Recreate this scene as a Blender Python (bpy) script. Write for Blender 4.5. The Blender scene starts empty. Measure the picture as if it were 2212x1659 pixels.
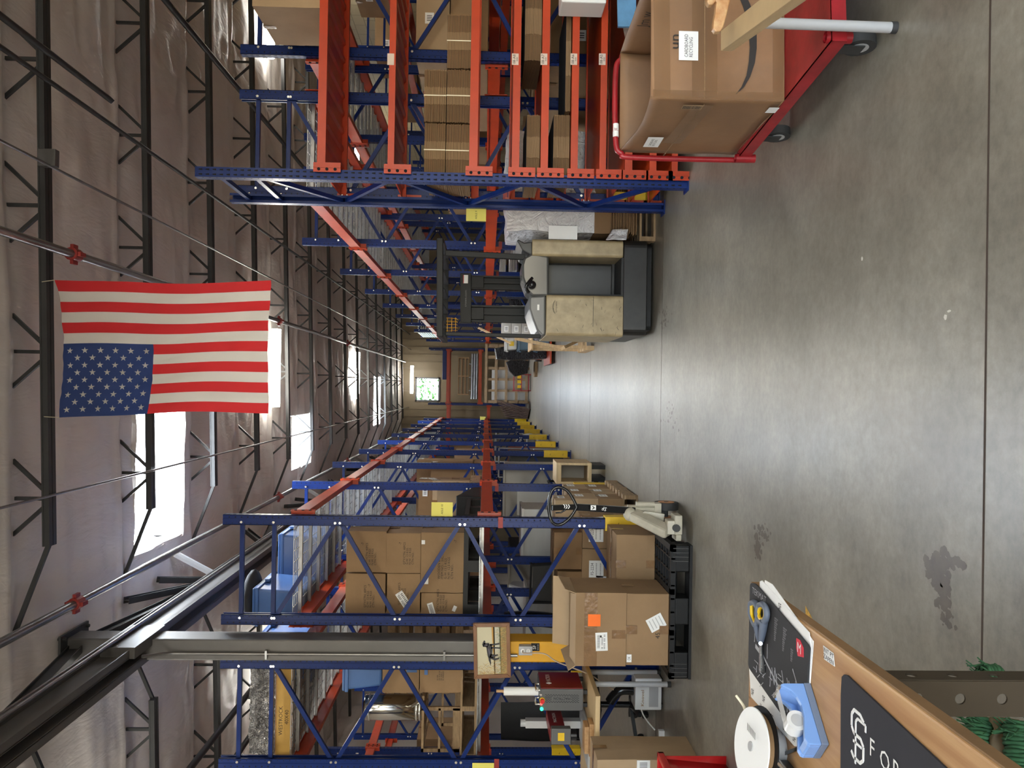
import bpy, math, random
from mathutils import Matrix, Vector, noise
random.seed(7)
S = bpy.context.scene
COL = S.collection
# ---------------------------------------------------------------- camera
CAM_H = 1.49; FPX = 1789.0; ROLL = math.radians(0.93)
yc = Vector((1050-1106, 829.5-838, -FPX)).normalized()          # world +Y seen by the camera (photo is turned on its side)
zc = Vector((-math.cos(ROLL), math.sin(ROLL), 0)); zc = (zc - yc*zc.dot(yc)).normalized()
xc = yc.cross(zc)
RW = Matrix((xc, yc, zc))                                       # camera axes -> world
cam = bpy.data.objects.new('camera', bpy.data.cameras.new('camera')); COL.objects.link(cam)
cam.matrix_world = Matrix.Translation((0, 0, CAM_H)) @ RW.to_4x4()
cam.data.sensor_fit = 'HORIZONTAL'; cam.data.sensor_width = 36.0; cam.data.lens = 36.0*FPX/2212
cam.data.clip_start = 0.05; cam.data.clip_end = 400
S.camera = cam
def at(x, y, X=None, Y=None, Z=None):                           # photo pixel + one known world coordinate -> world point
    d = RW @ Vector((x-1106, 829.5-y, -FPX))
    t = Y/d.y if Y is not None else (X/d.x if X is not None else (Z-CAM_H)/d.z)
    return Vector((d.x*t, d.y*t, d.z*t+CAM_H))
# ---------------------------------------------------------------- world, colour management
W = bpy.data.worlds.new('world'); S.world = W; W.use_nodes = True
wn = W.node_tree.nodes; wl = W.node_tree.links
sky = wn.new('ShaderNodeTexSky'); sky.sky_type = 'NISHITA'; sky.sun_elevation = math.radians(48); sky.sun_rotation = math.radians(200); sky.sun_disc = False
wn['Background'].inputs[1].default_value = 1.1
wl.new(sky.outputs[0], wn['Background'].inputs[0])
S.view_settings.view_transform = 'Standard'; S.view_settings.look = 'None'
S.view_settings.gamma = 1.0; S.view_settings.use_curve_mapping = False
S.view_settings.exposure = 0.6
# ---------------------------------------------------------------- fill lights added unseen behind the camera, standing in for daylight
def area(name, loc, rot, sx, sy, power, col=(1, 1, 1)):
    l = bpy.data.lights.new(name, 'AREA'); l.shape = 'RECTANGLE'; l.size = sx; l.size_y = sy; l.energy = power; l.color = col
    o = bpy.data.objects.new(name, l); COL.objects.link(o); o.location = loc; o.rotation_euler = rot
    return o
area('fill_light_left', (-2.2, -5.6, 1.9), (math.radians(90), 0, 0), 3.2, 3.2, 34, (1.0, .97, .93))
area('fill_light_right', (3.0, -5.6, 1.9), (math.radians(90), 0, 0), 3.2, 3.2, 26, (1.0, .97, .93))
SKY_P = 150; LAMP_E = 34
# ---------------------------------------------------------------- materials
def mat(name, col, rough=.5, metal=0, var=0.0, vscale=8, bump=0.0, bscale=40, emit=0, spec=.5, alpha=1, col2=None, coat=0, stretch=None, trans=0):
    m = bpy.data.materials.new(name); m.use_nodes = True
    nt = m.node_tree; b = nt.nodes['Principled BSDF']
    c = (*col, 1)
    b.inputs['Base Color'].default_value = c; b.inputs['Roughness'].default_value = rough; b.inputs['Metallic'].default_value = metal
    b.inputs['Specular IOR Level'].default_value = spec; b.inputs['Coat Weight'].default_value = coat
    b.inputs['Alpha'].default_value = alpha; b.inputs['Transmission Weight'].default_value = trans
    if emit:
        b.inputs['Emission Color'].default_value = c; b.inputs['Emission Strength'].default_value = emit
    if var or bump:
        tc = nt.nodes.new('ShaderNodeTexCoord'); mp = nt.nodes.new('ShaderNodeMapping'); nt.links.new(tc.outputs['Object'], mp.inputs[0])
        if stretch: mp.inputs['Scale'].default_value = stretch
    if var:
        n = nt.nodes.new('ShaderNodeTexNoise'); n.inputs['Scale'].default_value = vscale; n.inputs['Detail'].default_value = 6; n.inputs['Roughness'].default_value = .6
        r = nt.nodes.new('ShaderNodeValToRGB'); r.color_ramp.elements[0].position = .3; r.color_ramp.elements[1].position = .7
        a = col2 if col2 else tuple(x*(1-var) for x in col)
        r.color_ramp.elements[0].color = (*a, 1); r.color_ramp.elements[1].color = c
        nt.links.new(mp.outputs[0], n.inputs[0]); nt.links.new(n.outputs[0], r.inputs[0]); nt.links.new(r.outputs[0], b.inputs['Base Color'])
    if bump:
        n2 = nt.nodes.new('ShaderNodeTexNoise'); n2.inputs['Scale'].default_value = bscale; n2.inputs['Detail'].default_value = 4
        bp = nt.nodes.new('ShaderNodeBump'); bp.inputs['Strength'].default_value = bump; bp.inputs['Distance'].default_value = .01
        nt.links.new(mp.outputs[0], n2.inputs[0]); nt.links.new(n2.outputs[0], bp.inputs['Height']); nt.links.new(bp.outputs[0], b.inputs['Normal'])
    return m
M = {}
M['blue'] = mat('blue_enamel', (.007, .026, .15), .33, var=.25, vscale=5, bump=.08, bscale=60, spec=.2)
M['orange'] = mat('orange_enamel', (.5, .045, .006), .36, var=.25, vscale=4, bump=.05, spec=.4)
M['galv'] = mat('galvanised_steel', (.42, .43, .44), .38, .75, var=.25, vscale=12)
M['zinc'] = mat('bright_zinc', (.75, .74, .7), .25, .9)
M['yellow'] = mat('yellow_plastic', (.78, .5, .01), .4, var=.15, vscale=9)
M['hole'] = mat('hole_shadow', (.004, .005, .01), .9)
M['darksteel'] = mat('primed_steel', (.045, .046, .046), .5, .2, var=.35, vscale=3)
M['greysteel'] = mat('grey_primer_steel', (.13, .125, .12), .45, .2, var=.2, vscale=3)
M['colyellow'] = mat('column_yellow', (.72, .36, .01), .5, var=.2, vscale=5)
M['pipe'] = mat('steel_pipe', (.28, .28, .28), .3, .8, var=.3, vscale=5)
M['red'] = mat('coupling_red', (.3, .025, .02), .5)
M['cart'] = mat('cart_red', (.36, .014, .02), .38, var=.45, vscale=7, bump=.1, bscale=30)
M['black'] = mat('black_plastic', (.008, .008, .0085), .5, var=.3, vscale=10, spec=.3)
M['blackgloss'] = mat('black_gloss', (.008, .008, .009), .18)
M['blackfab'] = mat('black_fabric', (.02, .02, .022), .75, bump=.3, bscale=200)
M['dgrey'] = mat('dark_grey_plastic', (.032, .031, .03), .4, var=.2, vscale=6)
M['mgrey'] = mat('mid_grey_metal', (.1, .1, .1), .42, var=.1)
M['lgrey'] = mat('light_grey_metal', (.42, .42, .42), .4, var=.1, vscale=6)
M['tan'] = mat('tan_painted_steel', (.42, .33, .19), .42, var=.4, vscale=9, col2=(.26, .2, .11), bump=.1, bscale=20)
M['tancheap'] = mat('ivory_paint', (.5, .46, .36), .4, var=.25, vscale=9)
M['carton'] = mat('cardboard', (.31, .197, .105), .75, var=.2, vscale=2.5, bump=.12, bscale=25, spec=.25)
M['carton2'] = mat('cardboard_pale', (.43, .305, .185), .75, var=.18, vscale=3, bump=.1, bscale=30, spec=.25)
M['carton3'] = mat('cardboard_brown', (.24, .14, .067), .7, var=.2, vscale=3, bump=.1, bscale=30, spec=.25)
M['cartedge'] = mat('cardboard_edge', (.36, .235, .125), .85, var=.55, vscale=60, stretch=(6, 6, .3))
M['tape'] = mat('brown_tape', (.25, .14, .065), .18, var=.3, vscale=12, bump=.25, bscale=30)
M['cleartape'] = mat('clear_tape', (.46, .33, .2), .12, var=.3, vscale=20, bump=.4, bscale=40)
M['ink'] = mat('black_ink', (.02, .017, .015), .7)
M['white'] = mat('white_paper', (.8, .8, .78), .6)
M['whiteplastic'] = mat('white_plastic', (.72, .72, .7), .35)
M['strap'] = mat('strap_white', (.75, .68, .5), .5)
M['paleyellow'] = mat('pale_yellow_card', (.75, .68, .14), .6)
M['fluoro'] = mat('fluorescent_orange_card', (.95, .17, .01), .6)
M['woodpale'] = mat('pale_birch', (.62, .45, .24), .5, var=.25, vscale=3, stretch=(1, 1, 12))
M['pallet'] = mat('pallet_wood', (.36, .24, .13), .8, var=.45, vscale=5, stretch=(2, 2, 10), bump=.3)
M['palletnew'] = mat('new_pine', (.62, .42, .22), .7, var=.3, vscale=4, stretch=(2, 2, 8), bump=.15)
M['stack'] = mat('grey_melamine', (.3, .27, .23), .45, var=.15, vscale=3)
M['greywhite'] = mat('pale_grey_laminate', (.47, .45, .42), .4, var=.1, vscale=3, stretch=(1, 1, 8))
M['tote'] = mat('tote_blue', (.075, .17, .42), .35, var=.15, vscale=3)
M['redpaint'] = mat('engraver_red', (.2, .01, .012), .38)
M['redbin'] = mat('red_bin_plastic', (.5, .012, .015), .25)
M['rubber'] = mat('rubber', (.03, .03, .03), .7)
M['insul'] = None
def wood_grain(name, c1, c2, scale=3.0, rot=(0, 0, 0), knots=True):
    m = mat(name, c1, .42); nt = m.node_tree; b = nt.nodes['Principled BSDF']
    tc = nt.nodes.new('ShaderNodeTexCoord'); mp = nt.nodes.new('ShaderNodeMapping'); mp.inputs['Rotation'].default_value = rot
    w = nt.nodes.new('ShaderNodeTexWave'); w.wave_type = 'BANDS'; w.bands_direction = 'X'; w.inputs['Scale'].default_value = scale; w.inputs['Distortion'].default_value = 5
    w.inputs['Detail'].default_value = 3; w.inputs['Detail Scale'].default_value = .7; mp.inputs['Scale'].default_value = (1, .16, 1)
    r = nt.nodes.new('ShaderNodeValToRGB'); r.color_ramp.elements[0].color = (*c2, 1); r.color_ramp.elements[1].color = (*c1, 1); r.color_ramp.elements[1].position = .55
    nt.links.new(tc.outputs['Object'], mp.inputs[0]); nt.links.new(mp.outputs[0], w.inputs[0]); nt.links.new(w.outputs[0], r.inputs[0]); nt.links.new(r.outputs[0], b.inputs['Base Color'])
    return m
M['pine'] = mat('pine_top', (.5, .31, .145), .42, var=.5, vscale=42, col2=(.34, .17, .065), stretch=(1, .05, 1))
M['pinedark'] = mat('pine_edge_stained', (.28, .16, .07), .6, var=.4, vscale=6)
def plastic_film(name, col=(.75, .75, .78), alpha=.35, rough=.12, bs=9):
    m = mat(name, col, rough, bump=1.0, bscale=bs, alpha=alpha)
    nt = m.node_tree; b = nt.nodes['Principled BSDF']
    bp = [n for n in nt.nodes if n.type == 'BUMP'][0]; bp.inputs['Distance'].default_value = .04
    tn = [n for n in nt.nodes if n.type == 'TEX_NOISE'][0]; tn.inputs['Distortion'].default_value = 2.5
    return m
M['film'] = plastic_film('clear_wrap')
M['filmwhite'] = plastic_film('milky_wrap', (.68, .66, .66), 1, .2, 7)
M['chromewrap'] = plastic_film('shiny_black_wrap', (.3, .3, .3), 1, .1, 14); M['chromewrap'].node_tree.nodes['Principled BSDF'].inputs['Metallic'].default_value = .8
M['steelroll'] = mat('stainless_steel', (.62, .6, .55), .16, 1)
# ---------------------------------------------------------------- mesh builder
class MB:
    def __init__(s): s.v = []; s.f = []; s.m = []; s.sm = []
    def add(s, vs, fs, m=0, sm=False):
        n = len(s.v); s.v += [tuple(v) for v in vs]
        for f in fs: s.f.append(tuple(i+n for i in f)); s.m.append(m); s.sm.append(sm)
        return s
    def bx(s, x0, x1, y0, y1, z0, z1, m=0):
        vs = [(x, y, z) for x in (x0, x1) for y in (y0, y1) for z in (z0, z1)]
        return s.add(vs, [(0, 1, 3, 2), (4, 6, 7, 5), (0, 4, 5, 1), (2, 3, 7, 6), (0, 2, 6, 4), (1, 5, 7, 3)], m)
    def obx(s, c, sx, sy, sz, R=None, m=0):                     # oriented box, R 3x3
        vs = [Vector((x*sx/2, y*sy/2, z*sz/2)) for x in (-1, 1) for y in (-1, 1) for z in (-1, 1)]
        if R is not None: vs = [R @ v for v in vs]
        c = Vector(c)
        return s.add([v+c for v in vs], [(0, 1, 3, 2), (4, 6, 7, 5), (0, 4, 5, 1), (2, 3, 7, 6), (0, 2, 6, 4), (1, 5, 7, 3)], m)
    def bar(s, p, q, w, h, m=0, up=(0, 0, 1)):                  # box from p to q, w across, h along up
        p = Vector(p); q = Vector(q); d = (q-p); L = d.length; d.normalize(); u = Vector(up)
        if abs(d.dot(u)) > .98: u = Vector((1, 0, 0))
        r = d.cross(u).normalized(); u = r.cross(d)
        return s.obx((p+q)/2, w, L, h, Matrix((r, d, u)).transposed(), m)
    def quad(s, a, b, c, d, m=0): return s.add([a, b, c, d], [(0, 1, 2, 3)], m)
    def tube(s, pts, r, n=8, m=0, closed=False, cap=True):
        pts = [Vector(p) for p in pts]; k = len(pts); rs = r if isinstance(r, (list, tuple)) else [r]*k
        prev = None; rings = []
        for i, p in enumerate(pts):
            a = pts[(i-1) % k] if (i or closed) else p; b = pts[(i+1) % k] if (i < k-1 or closed) else p
            t = (b-a).normalized()
            if prev is None:
                u = Vector((0, 0, 1)) if abs(t.z) < .9 else Vector((1, 0, 0))
            else: u = prev
            x = (u - t*u.dot(t)).normalized(); prev = x; y = t.cross(x)
            rings.append([p + x*math.cos(2*math.pi*j/n)*rs[i] + y*math.sin(2*math.pi*j/n)*rs[i] for j in range(n)])
        fs = []
        for i in range(k if closed else k-1):
            for j in range(n):
                a = i*n+j; b = i*n+(j+1) % n; c = ((i+1) % k)*n+(j+1) % n; d = ((i+1) % k)*n+j
                fs.append((a, b, c, d))
        s.add([v for ring in rings for v in ring], fs, m, True)
        if cap and not closed:
            s.add(rings[0], [tuple(range(n))][::1], m); s.add(rings[-1], [tuple(range(n))[::-1]], m)
        return s
    def cyl(s, p, q, r, n=16, m=0, r2=None): return s.tube([p, q], [r, r if r2 is None else r2], n, m)
    def prism(s, poly, axis, a, b, m=0):                        # poly in the two other axes (cyclic order kept x,y,z)
        def P(u, v, w): return {'x': (w, u, v), 'y': (u, w, v), 'z': (u, v, w)}[axis]
        n = len(poly); vs = [P(u, v, a) for u, v in poly]+[P(u, v, b) for u, v in poly]
        fs = [tuple(range(n))[::-1], tuple(range(n, 2*n))]+[(i, (i+1) % n, n+(i+1) % n, n+i) for i in range(n)]
        return s.add(vs, fs, m)
    def lathe(s, prof, c, axis=(0, 0, 1), n=24, m=0):           # prof: (radius, height)
        ax = Vector(axis).normalized(); u = Vector((1, 0, 0)) if abs(ax.x) < .9 else Vector((0, 1, 0))
        x = (u-ax*u.dot(ax)).normalized(); y = ax.cross(x); c = Vector(c); k = len(prof)
        vs = [c+ax*h+(x*math.cos(2*math.pi*j/n)+y*math.sin(2*math.pi*j/n))*r for r, h in prof for j in range(n)]
        return s.add(vs, [(i*n+j, i*n+(j+1) % n, (i+1)*n+(j+1) % n, (i+1)*n+j) for i in range(k-1) for j in range(n)], m, True)
    def disc(s, c, nrm, r, n=8, m=0):
        ax = Vector(nrm).normalized(); u = Vector((0, 0, 1)) if abs(ax.z) < .9 else Vector((1, 0, 0))
        x = (u-ax*u.dot(ax)).normalized(); y = ax.cross(x); c = Vector(c)
        return s.add([c+(x*math.cos(2*math.pi*j/n)+y*math.sin(2*math.pi*j/n))*r for j in range(n)], [tuple(range(n))], m)
    def sphere(s, c, r, n=12, m=0, sc=(1, 1, 1)):
        k = n//2; vs = []; fs = []
        for i in range(k+1):
            a = math.pi*i/k
            for j in range(n):
                b = 2*math.pi*j/n; vs.append((c[0]+r*sc[0]*math.sin(a)*math.cos(b), c[1]+r*sc[1]*math.sin(a)*math.sin(b), c[2]+r*sc[2]*math.cos(a)))
        for i in range(k):
            for j in range(n): fs.append((i*n+j, (i+1)*n+j, (i+1)*n+(j+1) % n, i*n+(j+1) % n))
        return s.add(vs, fs, m, True)
    def grid(s, fn, nu, nv, m=0, sm=True, skip=None):
        vs = [fn(i/nu, j/nv) for i in range(nu+1) for j in range(nv+1)]; w = nv+1
        fs = [(i*w+j, (i+1)*w+j, (i+1)*w+j+1, i*w+j+1) for i in range(nu) for j in range(nv) if not (skip and skip((i+.5)/nu, (j+.5)/nv))]
        return s.add(vs, fs, m, sm)
    def text(s, t, c, right, up, h, m=0, lift=.0012, w=None, align='C'):
        vs, fs, (x0, x1, y0, y1) = glyphs(t)
        r = Vector(right).normalized(); u = Vector(up).normalized(); nn = r.cross(u); k = h/.7
        kx = k if w is None else w/max(x1-x0, .01)
        cx = (x0+x1)/2 if align == 'C' else x0; cy = (y0+y1)/2; c = Vector(c)+nn*lift
        return s.add([c+r*(a-cx)*kx+u*(b-cy)*k for a, b in vs], fs, m)
    def build(s, name, mats, parent=None, bevel=0, smooth=None, mods=None):
        me = bpy.data.meshes.new(name); me.from_pydata(s.v, [], s.f)
        if not isinstance(mats, (list, tuple)): mats = [mats]
        for x in mats: me.materials.append(M[x] if isinstance(x, str) else x)
        me.polygons.foreach_set('material_index', s.m)
        me.polygons.foreach_set('use_smooth', [bool(x) if smooth is None else smooth for x in s.sm]); me.update()
        o = bpy.data.objects.new(name, me); COL.objects.link(o)
        if parent is not None: o.parent = parent; o.matrix_parent_inverse = inv_of(parent)
        if bevel:
            b = o.modifiers.new('bevel', 'BEVEL'); b.width = bevel; b.segments = 2; b.limit_method = 'ANGLE'; b.angle_limit = math.radians(40)
        return o
_g = {}
def glyphs(t):
    if t not in _g:
        cu = bpy.data.curves.new('t', 'FONT'); cu.body = t; cu.size = 1; cu.resolution_u = 2; cu.space_line = .95
        ob = bpy.data.objects.new('t', cu); me = bpy.data.meshes.new_from_object(ob)
        vs = [(v.co.x, v.co.y) for v in me.vertices]; fs = [tuple(p.vertices) for p in me.polygons]
        xs = [v[0] for v in vs] or [0, 1]; ys = [v[1] for v in vs] or [0, 1]
        _g[t] = (vs, fs, (min(xs), max(xs), min(ys), max(ys)))
        bpy.data.objects.remove(ob); bpy.data.curves.remove(cu); bpy.data.meshes.remove(me)
    return _g[t]
_inv = {}
def inv_of(o):
    if o.name in _inv: return _inv[o.name].copy()
    return Matrix.Identity(4)
def thing(name, label, cat, loc=(0, 0, 0), rotz=0, group=None):
    o = bpy.data.objects.new(name, None); COL.objects.link(o); o.empty_display_size = .1
    o.location = loc; o.rotation_euler = (0, 0, rotz)
    _inv[o.name] = (Matrix.Translation(loc) @ Matrix.Rotation(rotz, 4, 'Z')).inverted()
    return tag(o, label, cat, group)
def tag(o, label=None, cat=None, group=None, kind=None):
    if label: o['label'] = label
    if cat: o['category'] = cat
    if group: o['group'] = group
    if kind: o['kind'] = kind
    return o
def struct(o): o['kind'] = 'structure'; return o
def copy_tree(o, parent=None):
    c = o.copy(); COL.objects.link(c); mi = o.matrix_parent_inverse.copy()
    if parent is not None: c.parent = parent; c.matrix_parent_inverse = mi
    for ch in list(o.children): copy_tree(ch, c)
    return c
def dup(root, loc, rotz=0, label=None, group=None):
    c = copy_tree(root); c.location = loc; c.rotation_euler = (0, 0, rotz)
    if label: c['label'] = label
    if group: c['group'] = group
    return c
def Rz(a): return Matrix.Rotation(a, 3, 'Z')
def R3(ax, a): return Matrix.Rotation(a, 3, ax)
# ================================================================ the building
XL, XR, YF, YB = -7.5, 6.6, -6.0, 33.5
def chord_z(X): return 4.69+.031*X
def ceil_z(X): return chord_z(X)+.24
def floor_mat():
    m = mat('polished_concrete', (.2, .185, .16), .3); nt = m.node_tree; b = nt.nodes['Principled BSDF']; L = nt.links
    def N(t, **k):
        n = nt.nodes.new(t)
        for a, v in k.items(): n.inputs[a].default_value = v
        return n
    tc = N('ShaderNodeTexCoord')
    big = N('ShaderNodeTexNoise', Scale=.55, Detail=6, Roughness=.55); med = N('ShaderNodeTexNoise', Scale=3.2, Detail=8, Roughness=.65); fine = N('ShaderNodeTexNoise', Scale=22, Detail=7, Roughness=.7)
    for n in (big, med, fine): L.new(tc.outputs['Object'], n.inputs[0])
    r1 = N('ShaderNodeValToRGB'); e = r1.color_ramp.elements; e[0].position = .05; e[0].color = (.08, .063, .04, 1); e[1].position = .95; e[1].color = (.34, .325, .28, 1)
    r2 = N('ShaderNodeValToRGB'); e = r2.color_ramp.elements; e[0].position = .05; e[0].color = (.5, .485, .45, 1); e[1].position = .95; e[1].color = (1.45, 1.45, 1.43, 1)
    mx = N('ShaderNodeMix'); mx.data_type = 'RGBA'; mx.blend_type = 'MULTIPLY'; mx.inputs[0].default_value = 1
    L.new(big.outputs[0], r1.inputs[0]); L.new(med.outputs[0], r2.inputs[0]); L.new(r1.outputs[0], mx.inputs[6]); L.new(r2.outputs[0], mx.inputs[7])
    mx2 = N('ShaderNodeMix'); mx2.data_type = 'RGBA'; mx2.blend_type = 'OVERLAY'; mx2.inputs[0].default_value = .5
    L.new(mx.outputs[2], mx2.inputs[6]); L.new(fine.outputs[0], mx2.inputs[7])
    # dark flaked coating patches and pale scuffs on the slab
    vo = N('ShaderNodeTexNoise', Scale=1.1, Detail=7, Roughness=.65); L.new(tc.outputs['Object'], vo.inputs[0])
    r3 = N('ShaderNodeValToRGB'); e = r3.color_ramp.elements; e[0].position = .58; e[0].color = (0, 0, 0, 1); e[1].position = .8; e[1].color = (1, 1, 1, 1)
    L.new(vo.outputs[0], r3.inputs[0])
    mx3 = N('ShaderNodeMix'); mx3.data_type = 'RGBA'; mx3.inputs[7].default_value = (.11, .092, .07, 1)
    k = N('ShaderNodeMath'); k.operation = 'MULTIPLY'; k.inputs[1].default_value = .0
    L.new(r3.outputs[0], k.inputs[0]); L.new(k.outputs[0], mx3.inputs[0]); L.new(mx2.outputs[2], mx3.inputs[6]); L.new(mx3.outputs[2], b.inputs['Base Color'])
    rr = N('ShaderNodeMapRange'); rr.inputs[1].default_value = 0; rr.inputs[2].default_value = 1; rr.inputs[3].default_value = .285; rr.inputs[4].default_value = .37
    L.new(med.outputs[0], rr.inputs[0]); L.new(rr.outputs[0], b.inputs['Roughness'])
    bp = N('ShaderNodeBump', Strength=.12, Distance=.01); L.new(med.outputs[0], bp.inputs['Height']); L.new(bp.outputs[0], b.inputs['Normal'])
    return m
M['floor'] = floor_mat()
fl = MB().bx(XL, XR, YF, YB, -.2, 0).build('floor', 'floor'); struct(fl)
# saw-cut control joints
a = at(2140, 0, Z=0); b_ = at(2129, 1445, Z=0)
jy = [a.y, at(1427, 900, Z=0).y]
for i, Y in enumerate([a.y, jy[1], jy[1]+4.8, jy[1]+9.6]):
    struct(MB().bx(XL, XR, Y-(.004 if i == 0 else .002), Y+(.004 if i == 0 else .002), .0002, .0014).build('trim_%d' % (i+1), mat('joint_filler', (.05, .032, .022), .8)))
# white paint drips and one dark flaked patch on the slab
def blob_mark(idx, x, y, r, m, n=26, amp=.35, sx=1, sy=1):
    c = at(x, y, Z=0); pts = []
    for j in range(n):
        a = 2*math.pi*j/n; q = r*(1+amp*noise.noise(Vector((math.cos(a)*1.7+idx, math.sin(a)*1.7, idx)))+amp*.6*noise.noise(Vector((math.cos(a)*6, math.sin(a)*6+idx, 0))))
        pts.append((c.x+q*math.cos(a)*sx, c.y+q*math.sin(a)*sy, .0008+.0001*idx))
    struct(MB().add(pts, [tuple(range(n))]).build('trim_%d' % idx, m))
pm_ = mat('white_paint_drip', (.6, .58, .52), .5); sm__ = mat('flaked_brown_patch', (.115, .09, .065), .35, var=.4, vscale=14)
blob_mark(6, 2043, 685, .009, pm_); blob_mark(7, 2051, 672, .007, pm_, sx=.6, sy=1.6); blob_mark(8, 1863, 559, .008, pm_)
def flake_patch(idx, spots, m):
    k = MB(); rn = random.Random(idx)
    for x, y, n, sx, sy in spots:
        for i in range(n):
            c = at(x+rn.gauss(0, sx), y+rn.gauss(0, sy), Z=0); r = rn.uniform(.004, .016); ph = rn.random()*9; q = 14
            pts = [(c.x+math.cos(2*math.pi*j/q)*r*(1+.5*noise.noise(Vector((math.cos(2*math.pi*j/q)*1.5+ph, math.sin(2*math.pi*j/q)*1.5, i)))), c.y+1.3*math.sin(2*math.pi*j/q)*r*(1+.5*noise.noise(Vector((math.cos(2*math.pi*j/q)*1.5+ph, math.sin(2*math.pi*j/q)*1.5, i)))), .0007+.000002*i) for j in range(q)]
            k.add(pts, [tuple(range(q))])
    struct(k.build('trim_%d' % idx, m))
flake_patch(9, [(2022, 1225, 130, 9, 11), (2035, 1258, 45, 8, 9), (2050, 1212, 40, 14, 10), (2040, 1300, 50, 7, 25)], sm__)
flake_patch(10, [(1638, 1180, 60, 4, 16), (1650, 1150, 25, 8, 9), (1437, 690, 40, 5, 16), (1450, 905, 30, 8, 20)], sm__)
# insulation
def insul_mat():
    m = mat('white_vinyl_insulation', (.5, .47, .45), .5); nt = m.node_tree; b = nt.nodes['Principled BSDF']; L = nt.links
    tc = nt.nodes.new('ShaderNodeTexCoord'); mp = nt.nodes.new('ShaderNodeMapping'); mp.inputs['Scale'].default_value = (1, .35, 1)
    n = nt.nodes.new('ShaderNodeTexNoise'); n.inputs['Scale'].default_value = 2.2; n.inputs['Detail'].default_value = 5; n.inputs['Distortion'].default_value = 1.6
    bp = nt.nodes.new('ShaderNodeBump'); bp.inputs['Strength'].default_value = .35; bp.inputs['Distance'].default_value = .06
    n2 = nt.nodes.new('ShaderNodeTexNoise'); n2.inputs['Scale'].default_value = .9; n2.inputs['Detail'].default_value = 3
    r = nt.nodes.new('ShaderNodeValToRGB'); r.color_ramp.elements[0].color = (.66, .6, .56, 1); r.color_ramp.elements[1].color = (.75, .695, .655, 1); r.color_ramp.elements[0].position = .35; r.color_ramp.elements[1].position = .65
    L.new(tc.outputs['Object'], mp.inputs[0]); L.new(mp.outputs[0], n.inputs[0]); L.new(n.outputs[0], bp.inputs['Height']); 
    mq = nt.nodes.new('ShaderNodeMapping'); mq.inputs['Scale'].default_value = (1, .3, 1); mq.inputs['Rotation'].default_value = (0, 0, .5); n3 = nt.nodes.new('ShaderNodeTexNoise'); n3.inputs['Scale'].default_value = 7; n3.inputs['Detail'].default_value = 3; n3.inputs['Distortion'].default_value = 2.5
    b3 = nt.nodes.new('ShaderNodeBump'); b3.inputs['Strength'].default_value = .3; b3.inputs['Distance'].default_value = .02
    L.new(tc.outputs['Object'], mq.inputs[0]); L.new(mq.outputs[0], n3.inputs[0]); L.new(n3.outputs[0], b3.inputs['Height']); L.new(bp.outputs[0], b3.inputs['Normal']); L.new(b3.outputs[0], b.inputs['Normal'])
    L.new(tc.outputs['Object'], n2.inputs[0]); L.new(n2.outputs[0], r.inputs[0]); L.new(r.outputs[0], b.inputs['Base Color'])
    return m
M['insul'] = insul_mat()
JOISTS = [6.15+1.83*k for k in range(-6, 15)]
SKYL = [(-1.72, -.05, 8.15, 9.45), (-1.5, -.55, 14.6, 16.2), (-1.2, .3, 25.2, 26.8), (.6, 1.7, -4.0, -3.0)]  # last skylight is unseen, added behind the camera for more light
def sag(X, Y):
    t = ((Y-6.15) % 1.83)/1.83
    return -.045*math.sin(math.pi*t)**.5 - .03*math.exp(-((t-.93)/.03)**2) + .035*noise.noise(Vector((X*1.1, Y*2.2, 3))) + .02*noise.noise(Vector((X*3.1, Y*5.2, 9)))
def ceil_fn(u, v):
    X = XL-.1+(XR-XL+.2)*u; Y = YF-.1+(YB-YF+.2)*v
    return (X, Y, ceil_z(X)+.03+sag(X, Y))
def in_sky(u, v):
    X = XL-.1+(XR-XL+.2)*u; Y = YF-.1+(YB-YF+.2)*v
    return any(a < X < b and c < Y < d for a, b, c, d in SKYL)
struct(MB().grid(ceil_fn, 150, 900, skip=in_sky).build('ceiling', 'insul'))
roofdeck = MB().bx(XL-.3, XR+.3, YF-.3, YB+.3, 5.62, 5.68)
# skylight wells and diffusers
M['skylight'] = mat('skylight_panel', (.82, .91, 1.0), .5, emit=26)
for i, (a0, a1, c0, c1) in enumerate(SKYL):
    r = MB(); z0 = ceil_z((a0+a1)/2)-.03; z1 = 5.25
    for (p, q) in [((a0, c0), (a1, c0)), ((a1, c0), (a1, c1)), ((a1, c1), (a0, c1)), ((a0, c1), (a0, c0))]:
        def wf(u, v, p=p, q=q):
            k = .04*noise.noise(Vector((p[0]+u*7, q[1]+v*3, u*5)))
            return (p[0]+(q[0]-p[0])*u+k, p[1]+(q[1]-p[1])*u+k, z0+(z1-z0)*v)
        r.grid(wf, 16, 4)
    w = struct(r.build('window_%d' % (i+1), 'insul'))
    s = MB()
    n = 24
    for j in range(n):                                            # corrugated translucent sheet
        x0 = a0-.1+(a1-a0+.2)*j/n; x1 = a0-.1+(a1-a0+.2)*(j+1)/n; zz = .03*(j % 2)
        s.quad((x0, c0-.1, z1+zz), (x1, c0-.1, z1+.03-zz), (x1, c1+.1, z1+.03-zz), (x0, c1+.1, z1+zz))
    s.build('skylight_sheet', 'skylight', w)
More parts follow.
